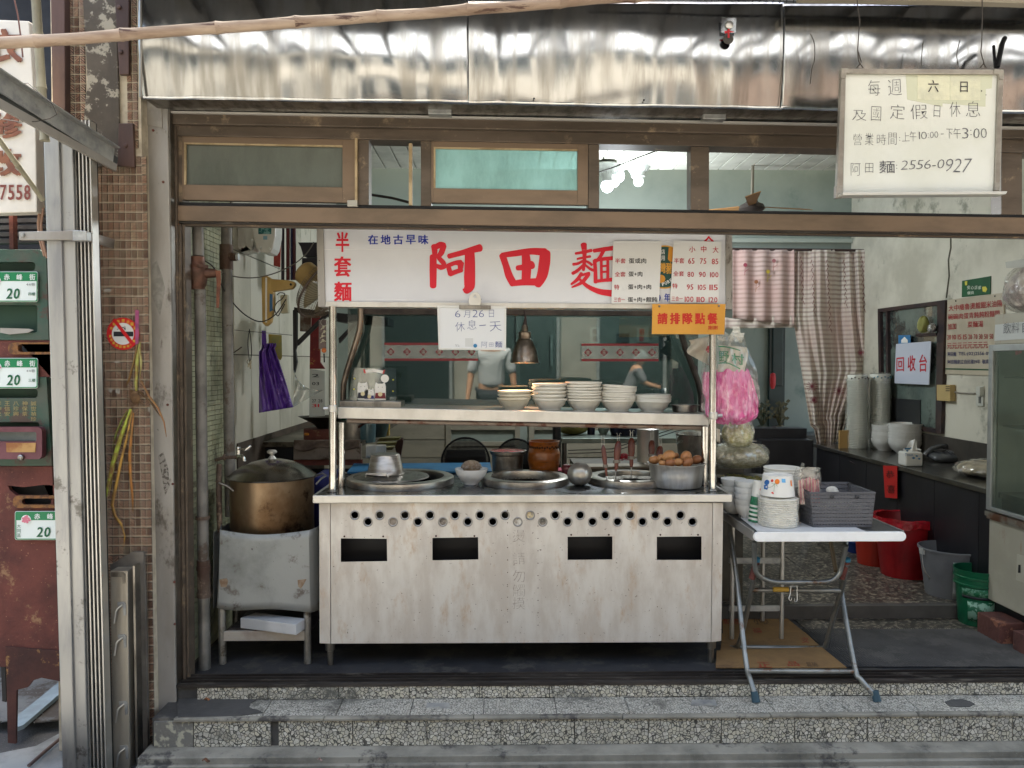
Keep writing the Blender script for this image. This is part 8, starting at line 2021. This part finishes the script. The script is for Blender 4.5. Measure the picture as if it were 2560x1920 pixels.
def val(u,v):
 x = lerp(75,440,u); y = lerp(200,605 + 40 * u,v)
 return P(*cc_(x,y),YCt - .02 + .02 * math.sin(u * 22))
MB().grid(val,60,10).build('valance',PINKC,CT,thick=.002)
MB().grid(lambda u,v: P(*cc_(lerp(30,450,u),lerp(600 + 12 * math.sin(u * 6),668 - 8 * u,v)),YCt + .01 + .015 * math.sin(u * 25)),40,4).build('hem_band',LACE,CT,thick=.002)
def drape(u,v):
 y = lerp(200,lerp(1405,1340,u) if u < .35 else lerp(1375,1330,u),v)
 xl = lerp(432,555,max(0,(v - .33)) / .67 * 1.05) if v > .33 else 432; xr = lerp(862,915,min(1,v * 1.6)) if v < .62 else lerp(915,760,min(1,(v - .62) / .25))
 if v > .87: xr = lerp(760,720,(v - .87) / .13); xl = lerp(555,585,(v - .87) / .13)
 x = lerp(xl,xr,u); amp = .05 * (1 - .25 * v)
 return P(*cc_(x,y),YCt + amp * math.sin(u * 26 + 3 * math.sin(u * 7) + .8 * math.sin(v * 5)) * (.35 + .5 * v) + .03 * math.sin(u * 11 + v * 4) + .012 * math.sin(u * 63 + v * 3))
MB().grid(drape,130,60).build('drape',LACE,CT,thick=.002)
MB().tube([P(*cc_(60,196),YCt),P(*cc_(872,204),YCt)],.012,10).build('curtain_rod',mat('dark_cord','3a2a26'),CT)
FLm = mat('flower_red','7d3a44',.8)
for x,y,r0_ in ((545,1010,34),(705,1035,30),(835,810,20),(555,1090,22)):
 b = MB()
 for k in range(14):
  a = k * .449; stroke(b,[cc_(x + 8 * math.cos(a),y + 8 * math.sin(a)),cc_(x + r0_ * math.cos(a),y + r0_ * math.sin(a))],[1.2,1.6],onY(YCt - .075),.001 + k * .0003)
 b.px([cc_(*p) for p in circ(x,y,9,10)],YCt - .078,.001); b.build('embroidered_flower',FLm,CT,smooth=False)
for x0,y0,n in ((480,240,6),(545,260,7),(635,260,9),(735,260,6),(840,240,7)):
 b = MB()
 for k in range(n * 2):
  yy = y0 + k * 24; s_ = 1 if k % 2 else -1; stroke(b,[cc_(x0 + k * 1.2,yy),cc_(x0 + k * 1.2 + s_ * 9,yy + 22)],[2.0,.8],onY(YCt - .075),.001 + k * .0002)
 b.build('embroidered_stem',mat('stem_maroon','6d3c3c',.8),CT,smooth=False)
for x0,y0,c in ((150,290,'a34a5a'),(285,330,'b09a3a'),(215,390,'a06a4a'),(320,265,'a3686a')):
 b = MB(); b.px([cc_(*p) for p in circ(x0,y0,12,9)],YCt - .05,.001); stroke(b,[cc_(x0,y0 + 10),cc_(x0 - 4,y0 + 60)],[1.2,1],onY(YCt - .05)); stroke(b,[cc_(x0 - 2,y0 + 40),cc_(x0 + 22,y0 + 22)],[1.2,.8],onY(YCt - .05),.003); b.build('embroidered_flower',mat('emb_' + c,c,.8),CT,smooth=False)

# ------------------------------------------------------------------ bins and buckets
def bucket(name,label,x,y,r_bot,r_top,ytop,m,mi,cat='bucket',rim=.008,ribs=False,group='bins and buckets by the counter',zf=.075):
 q = PZ(x,y,zf); Y0 = q.y + r_bot * q.y / FPX; h = P(x,ytop,Y0).z - zf; c = Vector((q.x,Y0,zf)); rb,rt = r_bot * Y0 / FPX,r_top * Y0 / FPX
 t = thing(name,label,cat,c,group)
 pr = [(.001,.002),(rb,0),(lerp(rb,rt,.5),h * .5),(rt - .002,h - .03),(rt - .002,h - .012),(rt + rim,h - .010),(rt + rim,h),(rt,h + .002),(rt - .004,h - .006),(rb - .004,.01),(.001,.012)]
 if ribs: pr = [(.001,.002),(rb,0),(lerp(rb,rt,.7),h * .7),(rt + .004,h * .72),(rt + .004,h * .75),(rt - .001,h * .76),(rt,h * .84),(rt + .005,h * .85),(rt + .005,h * .88),(rt,h * .89),(rt + .006,h),(rt,h),(rt - .004,h * .8),(rb - .004,.01),(.001,.012)]
 MB().lathe(pr,c,44).build('bucket_body',m,t); return t,c,rb,rt,h
RDB = mat('red_bin','8c1218',.4,c2='7a0f16',ns=5)
t,c,rb,rt,h = bucket('red_bin','large red bin lined with a red bag',2288,1450,54,72,1290,RDB,0,'bin')
def bagrim(a,v):
 an = a * 6.2832; r = rt * (1.05 + .012 * math.sin(9 * an) + .010 * math.sin(23 * an)); k = v
 if k < .5: return c + Vector((r * math.cos(an) * (.9 + .1 * k * 2),r * math.sin(an) * (.9 + .1 * k * 2),h + .004 * math.sin(7 * an) + .01 * k))
 return c + Vector((r * math.cos(an),r * math.sin(an),h + .005 + .004 * math.sin(7 * an) - (k - .5) * .12 * (1 + .12 * math.sin(5 * an)) ))
MB().grid(bagrim,80,8,closeu=True).build('bin_liner',mat('red_liner','96101a',.25,c2='b02030',ns=14,bump=.6,bs=40,coat=.5),t,fix=False)
bucket('orange_bin','smaller orange red bin behind the large red one',2205,1418,40,50,1295,mat('orange_bin','9a2a1c',.4),0,'bin')
bucket('blue_basin','dark blue basin half hidden behind the table leg',2160,1385,30,34,1350,mat('blue_basin','17306e',.4),0,'basin')
t,c,rb,rt,h = bucket('grey_bucket','grey bucket with a large worn white label and wire handle',2410,1502,58,74,1368,mat('grey_bucket','6c6e72',.5,c2='616367',ns=4),0)
b = MB(); b.grid(lambda u,v: c + Vector((lerp(rb,rt,v) * 1.012 * math.cos(-2.05 + 1.25 * u),lerp(rb,rt,v) * 1.012 * math.sin(-2.05 + 1.25 * u),lerp(.01,h * .82,v))),14,6); b.build('worn_label',mat('worn_label','a5a6a6',.7,c2='8c8d90',ns=7,dirt_or_glint='5e6064',ds=8,dlo=.55,dhi=.65),t,thick=.001)
b = MB(); rr = random.Random(5)
for k in range(9):
 u_,v_ = rr.uniform(.25,.85),rr.uniform(.35,.65); p = c + Vector((lerp(rb,rt,v_) * 1.02 * math.cos(-2.05 + 1.25 * u_),lerp(rb,rt,v_) * 1.02 * math.sin(-2.05 + 1.25 * u_),lerp(.01,h * .82,v_))); b.ball(p,(.013,.003,.010),7,4)
b.build('blue_label_print',mat('label_print_blue','4f7ea8',.6),t)
MB().tube(smoothp([c + Vector((-rt * 1.02,0,h * .93)),c + Vector((-rt * 1.08,-.04,h * .6)),c + Vector((-rt * .95,-.06,h * .42)),c + Vector((-rt * .9,-.05,h * .36))]),.003,6).build('wire_handle',STEEL_D,t)
MB().box(c.x - rt * 1.05,c.x - rt * .96,c.y - .02,c.y + .02,h * .86 + c.z,h * .99 + c.z).build('handle_lug',mat('lug_white','a8a8a4',.5),t,smooth=False)
GRBk = mat('green_bucket','0f5a3c',.35,c2='0d4c34',ns=4)
t,c,rb,rt,h = bucket('green_bucket','green paint bucket with white and black print beside the fridge',2468,1570,42,53,1420,GRBk,0,ribs=True,zf=.004)
def band(v0,v1,m,a0,a1,nm,k=1.012):
 b = MB(); b.grid(lambda u,v: c + Vector((lerp(rb,rt,lerp(v0,v1,v)) * k * math.cos(lerp(a0,a1,u)),lerp(rb,rt,lerp(v0,v1,v)) * k * math.sin(lerp(a0,a1,u)),h * lerp(v0,v1,v))),20,2); b.build(nm,m,t,thick=.0008)
band(.56,.69,mat('print_pale_green','6fa48c',.5,c2='1d6a48',ns=60,lo=.48,hi=.52),-2.9,-.6,'print_band'); band(.50,.55,BLACKINK,-2.9,-.6,'print_band'); band(.10,.46,mat('print_pale_green2','86b09c',.5,c2='146042',ns=18,lo=.47,hi=.5),-2.6,-1.0,'print_band')
# bricks under the fridge
BRK = mat('old_brick','5d3a34',.85,c2='4a2e2b',ns=10,bump=.4,bs=50,dirt_or_glint='8a5c48',ds=12,dlo=.6,dhi=.68)
for k,(x,y) in enumerate(((2540,1612),(2640,1660))):
 q = PZ(x,y,.006); MB().box(q.x - .085,q.x + .085,q.y,q.y + .2,.005,.12 if k == 0 else .11).build('brick',BRK,label=['dirty reddish brick propping the far corner of the fridge','dirty reddish brick at the right edge under the fridge'][k],cat='brick',group='bricks under the fridge',smooth=False,bevel=.006)
# ------------------------------------------------------------------ drinks fridge
XF = 2.72; YF0,YF1 = 3.70,4.40
FG = thing('drinks_fridge','old white glass fronted drinks fridge with rust streaks at the right edge','fridge',(XF + .35,4.05,.13))
WF = mat('fridge_white','aaa697',.45,c2='9b9788',ns=2,dirt_or_glint='8a6248',ds=5,dlo=.64,dhi=.8,dst=(1,2.4,.5),bump=.03)
zF0 = PX(2462,1498,XF).z; zF1 = PX(2478,786,XF).z; zG0,zG1 = PX(2462,1272,XF).z,PX(2478,862,XF).z
YFb = PX(2464,1300,XF).y
MB().box(XF + .02,XF + .66,YF0,YFb,zF0,zG0 - .01).build('lower_cabinet',WF,FG,smooth=False,bevel=.006)
MB().box(XF + .0,XF + .02,YF0,YFb + .01,zG0 - .035,zG0 - .01).box(XF + .005,XF + .02,YF0,YFb,zG0 - .05,zG0 - .036).build('ledge_trim',mat('rusty_trim','8d8a80',.4,.5,c2='6b4a38',ns=9),FG,smooth=False)
MB().box(XF + .03,XF + .66,YF0,YFb,zG1,zF1).build('top_cabinet',WF,FG,smooth=False,bevel=.006)
MB().box(XF + .62,XF + .66,YF0,YFb,zG0,zG1).box(XF + .04,XF + .62,YFb - .03,YFb,zG0,zG1).build('inner_lining',mat('fridge_lining','9ba097',.5,c2='8a8f86',ns=3),FG,smooth=False)
b = MB().box(XF,XF + .03,YFb - .035,YFb,zG0,zG1).box(XF,XF + .03,YF0,YFb - .035,zG1 - .035,zG1).box(XF,XF + .03,YF0,YFb - .035,zG0,zG0 + .02)
b.build('door_frame',mat('door_alu','a4a6a4',.4,.6,c2='8e908e',ns=5),FG,smooth=False,bevel=.002)
MB().box(XF + .010,XF + .014,YF0,YFb - .035,zG0 + .02,zG1 - .035).build('door_glass',glass_mat('fridge_glass','dfe8e4',.06,.05,(.75,.8,.77),.22,'8b9488'),FG,smooth=False)
for z in (1.15,1.42):
 MB().box(XF + .06,XF + .6,YF0,YFb - .04,z,z + .008).build('shelf',glass_mat('shelf_glass','dfe8e4',.1,.1,(.7,.75,.72),.4,'8d958c'),FG,smooth=False)
MB().add([PX(2488,812,XF + .028),PX(2600,800,XF + .028),PX(2600,845,XF + .028),PX(2486,852,XF + .028)],[(0,1,2,3)]).build('paper_label',mat('label_paper','b5b9b8',.6),FG,smooth=False,thick=.001)
b = MB(); put(b,'飲料',((2508,808),(2548,803),(2548,832),(2508,836)),onX(XF + .024),-.01,jitter=.08); put(b,'自',((2556,804),(2576,801),(2576,828),(2556,832)),onX(XF + .024),-.01); b.build('lettering',PEN,FG,smooth=False)
b = MB(); put(b,'飲料',((2538,868),(2554,867),(2554,886),(2538,888)),onX(XF + .008),.0); b.build('lettering',mat('pale_red','8d5050',.6),FG,smooth=False)
MB().add([PX(x,y,XF + .018) for x,y in ((2543,1385),(2600,1402),(2600,1470),(2540,1450))],[(0,1,2,3)]).build('vent_panel',WF,FG,smooth=False,thick=.003)
MB().add([PX(x,y,XF + .014) for x,y in ((2546,1412),(2551,1412),(2551,1432),(2545,1432))],[(0,1,2,3)]).build('vent_slot',DARK,FG,smooth=False,thick=.001)
q = Vector((XF + .14,YFb - .22,zF1))
sack('cup_bag','bulging clear bag of white cups on top of the fridge',q,.15,.18,.14,mat('bagged_cups','c9bfba',.4,c2='94898a',ns=16,lo=.44,hi=.56,bump=1,bs=22,coat=.2),61,lump=.1,knot=.8)
MB().add([PX(x,y,XF + .05) for x,y in ((2514,655),(2600,640),(2600,668),(2516,670))],[(0,1,2,3)]).build('card_note',mat('note_card','a9aaa2',.6),label='pale note card standing at the back of the bag on the fridge',cat='card',smooth=False,thick=.002)
# ------------------------------------------------------------------ hanging whiteboard
YWb = 3.02
cwb = crop(2050,140,4.147)
WBd = thing('hanging_whiteboard','whiteboard with handwritten opening hours hung on wires at upper right','whiteboard',P(2290,490,YWb))
MB().px([cwb(*a) for a in ((268,180),(1855,190),(1820,1405),(240,1412))],YWb + .004,.01).build('board',mat('board_greenish','dadcd6',.25,c2='d2d4cb',ns=2,coat=.3),WBd,smooth=False)
FB = mat('board_alu','a9a49b',.35,.7,c2='928d85',ns=8)
for q4 in (((225,128),(1905,138),(1850,190),(270,182)),((225,130),(270,182),(240,1412),(172,1455)),((1905,140),(1850,190),(1812,1405),(1870,1440)),((172,1412),(1875,1400),(1870,1445),(172,1465))):
 MB().px([cwb(*a) for a in q4],YWb - .006,.022).build('board_frame',FB,WBd,smooth=False,bevel=.002)
for q4 in (((222,122),(340,130),(340,175),(275,180),(270,235),(220,230)),((1805,130),(1912,140),(1908,245),(1860,245),(1855,188),(1800,182)),((170,1340),(240,1345),(240,1465),(168,1470)),((1820,1310),(1872,1312),(1868,1400),(1815,1395))):
 MB().px([cwb(*a) for a in q4],YWb - .010,.026).build('corner_cap',mat('corner_cap','9a958c',.5,c2='857f77',ns=20),WBd,smooth=False,bevel=.003)
MB().px([cwb(*a) for a in ((236,1412),(1945,1402),(1930,1432),(240,1442))],YWb - .05,.055).build('pen_tray',mat('tray_white','c9c8c2',.35,.3),WBd,smooth=False,bevel=.002)
MB().px([cwb(*a) for a in ((890,185),(1790,195),(1780,335),(1720,340),(1715,525),(1270,490),(1270,525),(905,450))],YWb + .0032,.0008).build('clear_tape',mat('tape_film','c9ccb6',.25),WBd,smooth=False)
MB().px([cwb(*a) for a in ((1012,195),(1345,200),(1345,455),(1010,450))],YWb + .0022,.0008).build('paper_patch',mat('patch_paper','d6d5bc',.6,c2='c9c9b4',ns=14,bump=.3,bs=30),WBd,smooth=False)
MB().px([cwb(*a) for a in ((1352,200),(1665,203),(1660,460),(1350,455))],YWb + .0022,.0008).build('paper_patch',mat('patch_paper','d6d5bc'),WBd,smooth=False)
rows(WBd,[('每',(500,250,625,410)),('週',(705,240,850,410)),('及',(335,560,480,670)),('國',(530,520,635,675)),('定',(725,505,875,655)),('假',(940,505,1115,655)),('日',(1178,510,1248,635)),('休',(1345,475,1455,630)),('息',(1515,470,1660,630)),
           ('營',(345,805,435,925)),('業',(465,800,555,925)),('時',(590,810,685,920)),('間',(710,795,795,920)),(':',(820,842,832,878)),('上',(850,790,930,885)),('午',(930,780,1000,885)),('10',(1025,785,1108,862)),(':',(1118,800,1126,850)),('00',(1140,782,1225,850)),('-',(1252,805,1282,812)),('下',(1310,755,1375,855)),('午',(1385,745,1460,855)),('3',(1475,745,1540,855)),(':',(1558,765,1572,820)),('00',(1592,748,1730,852)),
           ('阿',(320,1110,420,1240)),('田',(470,1110,552,1210)),('麵',(615,1085,775,1215)),(':',(788,1128,802,1168))],PEN,onY(YWb + .003),cwb,-.018,eps=.0012,jitter=.06)
rows(WBd,[('2556-0',((835,1085),(1290,1070),(1290,1165),(835,1180))),('927',((1310,1065),(1580,1062),(1560,1215),(1300,1200)))],PEN,onY(YWb + .003),cwb,-.018,eps=.0012,skew=.15)
rows(WBd,[('六',(1120,250,1230,375)),('日',(1455,265,1532,375)),('.',(1668,355,1682,370)),('.',(1716,398,1726,408))],mat('marker_dark','2a2430',.6),onY(YWb + .001),cwb,.0,eps=.0012)
for pts in (((2142,-20),(2143,8),(2150,55),(2147,80),(2144,125),(2153,155),(2150,162),(2146,150),(2144,128)),((2455,-20),(2456,40),(2454,110),(2452,130),(2460,160))):
 MB().tube([P(x,y,YWb + .0) for x,y in pts],.0022,5).build('hanging_wire',WIRE,WBd)
for x in (2150,2458):
 MB().tube([P(x - 8,170,YWb),P(x,159,YWb),P(x + 8,170,YWb)],.0025,5).build('wire_eye',WIRE,WBd)
for k,pts in enumerate((((2026,85),(2036,110),(2036,150),(2030,170),(2025,210)),((2308,100),(2305,130),(2302,168)),((2400,100),(2392,135),(2396,168)))):
 MB().tube(smoothp([P(x,y,3.2) for x,y in pts]),.0018,5).build('loose_end_wire',WIRE,label=['thin wire dangling on the fascia left of the whiteboard','short thin wire behind the middle of the whiteboard top','looped thin wire right of the middle of the whiteboard top'][k],cat='wire',group='loose wires on the fascia')
# suction hook with red ribbon
cR = crop(1700,0,2.572)
HK = thing('ribbon_hook','clear adhesive hook on the fascia with a red ribbon and dark disc','hook',P(*cR(312,285),3.27))
MB().px([cR(*a) for a in ((266,112),(362,115),(360,212),(264,210))],3.272,.003).build('clear_pad',glass_mat('hook_pad','ffffff',.1,.1,(.8,.82,.85),.15,'a0a4a8'),HK,smooth=False)
MB().lathe([(.016,0),(.017,-.004),(.012,-.008),(.001,-.009)],P(*cR(316,160),3.268),20,axis='y').build('hook_disc',STEEL,HK)
MB().lathe([(.0215,0),(.0215,-.004),(.019,-.006),(.001,-.006)],P(*cR(310,252),3.26),28,axis='y').build('dark_disc',mat('dark_token','4b4742',.4,.6,c2='3a3632',ns=20),HK)
MB().px([cR(*a) for a in ((308,185),(322,185),(318,215),(320,242),(308,242),(308,215))],3.25,.003).px([cR(*a) for a in ((285,200),(312,195),(350,205),(320,208),(290,214))],3.248,.003).build('red_ribbon',mat('ribbon_red','b81e2a',.5),HK,smooth=False)
MB().tube([P(2493,168,3.15),P(2505,110,3.18),P(2512,95,3.2)],.010,6).tube([P(2488,168,3.15),P(2484,115,3.2)],.006,6).build('dark_bracket',BKM,label='dark folded bracket rising behind the top right of the whiteboard',cat='bracket')
# ------------------------------------------------------------------ lamps and ceiling fan seen through the transom
LMP = thing('ceiling_lamp_cluster','cluster of ribbed white lamp holders with glowing bulbs seen through the transom','lamp',P(1550,470,5.95))
WLm = mat('lamp_white','a3a8a4',.5)
cq = crop(1100,0,2.212)
def holder(cx,ytop,w,ybot,by,br,Y0,lit):
 u = Y0 / FPX; q = P(*cq(cx,ytop),Y0); h = (ybot - ytop) / 2.212 * u; w = w / 2.212 * u / 2
 MB().lathe([(.001,0),(w * 1.0,0),(w * 1.02,-.01),(w * .92,-.02),(w * .85,-h * .35),(w * .6,-h * .6),(w * .55,-h * .9),(w * .4,-h)],q,30).build('lamp_holder',WLm,LMP)
 b = MB()
 for k in range(18):
  a = k / 18 * 6.2832; b.tube([q + Vector((math.cos(a) * w * .88,math.sin(a) * w * .88,-h * .22)),q + Vector((math.cos(a) * w * .64,math.sin(a) * w * .64,-h * .58))],.004,4)
 b.build('holder_ribs',WLm,LMP,kind='stuff')
 MB().ball(P(*cq(cx,by),Y0),br / 2.212 * u,18,12).build('bulb',mat('bulb_lit','eef6ff',.3,emit=3) if lit else mat('bulb_dim','d3ded8',.3,emit=.3),LMP)
holder(1098,905,140,985,1003,28,6.05,False)
holder(985,905,120,960,975,34,6.15,True); holder(925,905,110,1010,1030,34,5.9,True); holder(960,915,70,985,1000,34,6.0,True)
l = bpy.data.lights.new('bulb_light','POINT'); l.energy = 15; l.color = (.90,.96,1.0); l.shadow_soft_size = .14
lo = bpy.data.objects.new('bulb_light',l); COL.objects.link(lo); lo.location = P(*cq(958,1010),5.95) + Vector((0,0,-.42))
cable('lamp_cable','dark cable sagging beside the lamp cluster in the transom opening',smoothp([P(1498,430,5.6),P(1545,414,5.6),P(1600,392,5.6),P(1650,374,5.6)]),.005)
CF = thing('ceiling_fan','ceiling fan with tan blades hanging behind the transom','fan',P(1882,520,6.0))
q = P(1882,414,6.0); q2_ = P(1880,500,6.0)
MB().tube([q,q2_],.012,10).build('down_rod',mat('rod_grey','8a8478',.4,.6),CF)
MB().lathe([(.001,.04),(.03,.035),(.05,0),(.09,-.02),(.10,-.05),(.06,-.08),(.001,-.085)],q2_ + Vector((0,0,-.02)),24).build('motor_hub',mat('hub_dark','3a3330',.5),CF)
for k in range(3):
 a = .25 + k * 2.094; d_ = Vector((math.cos(a),math.sin(a) * .9,.0)); e_ = Vector((-d_.y,d_.x,.25)); z0 = q2_ + Vector((0,0,-.05))
 MB().add([z0 + d_ * .1 - e_ * .03,z0 + d_ * .5 - e_ * .06,z0 + d_ * .52 + e_ * .06,z0 + d_ * .1 + e_ * .03],[(0,1,2,3)]).build('blade',mat('blade_tan2','a0774a',.5,c2='8a6238',ns=5),CF,smooth=False,thick=.006)
MB().tube([P(922,486,5.0),P(980,495,5.0),P(1026,507,5.0)],.009,6).build('slanting_conduit',CBL,label='dark conduit slanting across the narrow transom opening',cat='conduit')
# posters behind the glass screen
for k,(x0,y0,x1,y1,c,s_,col) in enumerate(((1475,818,1498,858,'a7b3ac','禮福',BLACKINK),(1541,834,1573,856,'3a4a4a','',None),(1592,818,1622,856,'a7ada0','招財',REDINK2),(1648,840,1675,895,'2c3c3c','',None),(1376,836,1382,915,'aab5ad','',None))):
 t = thing('wall_poster',['pale poster with dark characters, left on the mint wall','dark square picture on the mint wall between two posters','pale poster with red characters on the mint wall','dark tall picture on the mint wall at right','narrow pale strip of paper on the mint wall'][k],'poster',P((x0 + x1) / 2,y1,7.15))
 MB().pr(x0,y0,x1,y1,7.17,.01).build('sheet',mat('poster_' + c,c,.6,c2=c if not s_ else '98a49c',ns=30),t,smooth=False)
 for j,ch in enumerate(s_):
  b = MB(); put(b,ch,(x0 + 6,y0 + 4 + j * 18,x0 + 18,y0 + 18 + j * 18),onY(7.165),.02); b.build('lettering',col,t,smooth=False)

# ------------------------------------------------------------------ people in the alley, mirrored in the glass screen
def person(name,label,at,joints,edges,radii,m_skin,parts,root=0):
 t = thing(name,label,'person',at)
 def skin(nm,idx,m,grow=0,sub=2):
  me = bpy.data.meshes.new(nm); remap = {j: i for i,j in enumerate(idx)}
  me.from_pydata([Vector(joints[j]) for j in idx],[(remap[a],remap[b_]) for a,b_ in edges if a in remap and b_ in remap],[])
  o = bpy.data.objects.new(nm,me); COL.objects.link(o); o.parent = t; me.materials.append(m)
  sk_ = o.modifiers.new('skin','SKIN'); sv_ = me.skin_vertices[0].data
  for j in idx: sv_[remap[j]].radius = (radii[j][0] + grow,radii[j][1] + grow); sv_[remap[j]].use_root = False
  sv_[0].use_root = True
  sb = o.modifiers.new('smooth','SUBSURF'); sb.levels = sub; sb.render_levels = sub
  return o
 for nm,idx,m,grow in parts: skin(nm,idx,m,grow)
 return t
SKN = mat('skin','b98a6c',.55)
J = {0: (0,0,.98),1: (0,0,1.12),2: (0,0,1.30),3: (0,0,1.45),4: (0,-.0,1.52),5: (0,.02,1.62),6: (0,.02,1.74),7: (-.17,0,1.42),8: (-.24,.02,1.16),9: (-.27,.10,.93),10: (-.28,.13,.83),11: (.17,0,1.42),12: (.25,.02,1.16),13: (.28,.08,.93),14: (.29,.11,.83),
     15: (-.09,0,.92),16: (-.10,.02,.50),17: (-.10,-.02,.10),18: (-.10,.10,.04),19: (.09,0,.92),20: (.11,.02,.50),21: (.12,-.02,.10),22: (.12,.10,.04)}
E = [(0,1),(1,2),(2,3),(3,4),(4,5),(5,6),(3,7),(7,8),(8,9),(9,10),(3,11),(11,12),(12,13),(13,14),(0,15),(15,16),(16,17),(17,18),(0,19),(19,20),(20,21),(21,22)]
RD_ = {0: (.15,.11),1: (.145,.10),2: (.16,.11),3: (.12,.09),4: (.05,.05),5: (.075,.09),6: (.06,.07),7: (.06,.06),8: (.042,.042),9: (.03,.03),10: (.035,.02),11: (.06,.06),12: (.042,.042),13: (.03,.03),14: (.035,.02),15: (.09,.09),16: (.06,.06),17: (.04,.04),18: (.035,.03),19: (.09,.09),20: (.06,.06),21: (.04,.04),22: (.035,.03)}
mx_ = P(1228,950,8.85).x
MB().box(mx_ - 1.4,mx_ + 1.4,-1.6,.5,-.168,.03).build('reflection_plinth',CONC,kind='structure',smooth=False,bevel=.01)  # unseen slab, added to lift the figure's mirrored image in the glass
person('person','passer-by in a white T-shirt and dark trousers standing in the alley',(mx_,-.38,.03),J,E,RD_,SKN,
       [('body',list(range(23)),SKN,0),('t_shirt',[0,1,2,3,7,8,11,12],mat('white_shirt','c4c5c6',.9),.022),('trousers',[0,15,16,17,19,20,21],mat('dark_trousers','23252c',.8),.018),('hair',[6,5],mat('black_hair','151312',.6),.014)])
J2 = {0: (0,0,.78),1: (0,.08,.95),2: (0,.16,1.12),3: (0,.20,1.26),4: (0,.23,1.32),5: (0,.27,1.40),6: (0,.28,1.50),7: (-.17,.20,1.22),8: (-.24,.30,1.02),9: (-.22,.50,.96),10: (-.21,.58,.95),11: (.17,.20,1.22),12: (.24,.30,1.02),13: (.22,.50,.96),14: (.21,.58,.95),
      15: (-.10,.05,.75),16: (-.14,.42,.66),17: (-.12,.40,.30),18: (-.12,.52,.26),19: (.10,.05,.75),20: (.14,.42,.66),21: (.12,.40,.30),22: (.12,.52,.26)}
RD2 = dict(RD_)
px2 = P(1560,900,13.2).x
a2 = Vector((px2,-4.4,-.17))
def rot90(v): return (v[1],-v[0],v[2])
J2 = {k: rot90(v) for k,v in J2.items()}
person('person','rider in a grey shirt and white helmet sitting on the scooter across the alley',a2,J2,E,RD2,SKN,
       [('body',list(range(23)),SKN,0),('shirt',[0,1,2,3,7,8,11,12],mat('grey_shirt','6c6b6e',.8),.02),('trousers',[0,15,16,17,19,20,21],mat('dark_trousers','23252c'),.018)])
MB().lathe([(.135,-.02),(.14,0),(.135,.06),(.1,.12),(.05,.145),(.001,.15)],a2 + Vector(rot90((0,.27,1.42))),24).build('helmet',mat('helmet_white','dcdedd',.25),label='white round helmet on the head of the scooter rider',cat='helmet')
SCT = thing('scooter','dark motor scooter across the alley carrying the rider','scooter',a2)
def S(x,y,z): return a2 + Vector(rot90((x,y,z)))
DBk = mat('scooter_paint','22303c',.3,coat=.5)
for y in (-.42,.82):
 MB().lathe([(.17,-.045),(.22,-.05),(.24,0),(.22,.05),(.17,.045)],S(0,y,.24),28,axis='y',close=True).build('tyre',BLACKP,SCT)
 MB().lathe([(.16,-.03),(.16,.03),(.05,.04),(.05,-.04)],S(0,y,.24),20,axis='y',close=True).build('rim',GALV,SCT)
def slab(pts,w,m,nm):
 a = [S(-w,y,z) for y,z in pts]; d = S(w,0,0) - S(-w,0,0); MB().prism(a,d).build(nm,m,SCT,smooth=False,bevel=.02)
slab([(-.5,.45),(-.42,.68),(.18,.66),(.16,.34),(-.1,.3)],.15,DBk,'rear_body'); slab([(-.48,.685),(-.4,.76),(.14,.74),(.18,.67)],.14,BLACKP,'seat')
slab([(.16,.22),(.16,.32),(.52,.30),(.52,.22)],.16,DBk,'footboard'); slab([(.52,.22),(.56,.9),(.64,.92),(.68,.5),(.62,.22)],.17,DBk,'leg_shield')
MB().tube([S(0,.82,.24),S(0,.66,.72),S(0,.6,.98)],.03,8).tube([S(-.3,.56,.98),S(0,.6,1.0),S(.3,.56,.98)],.016,8).build('handlebar',BLACKP,SCT)
MB().ball(S(0,.70,.86),.07,14,10).build('headlight',mat('lamp_glass','c9cdd0',.15),SCT)
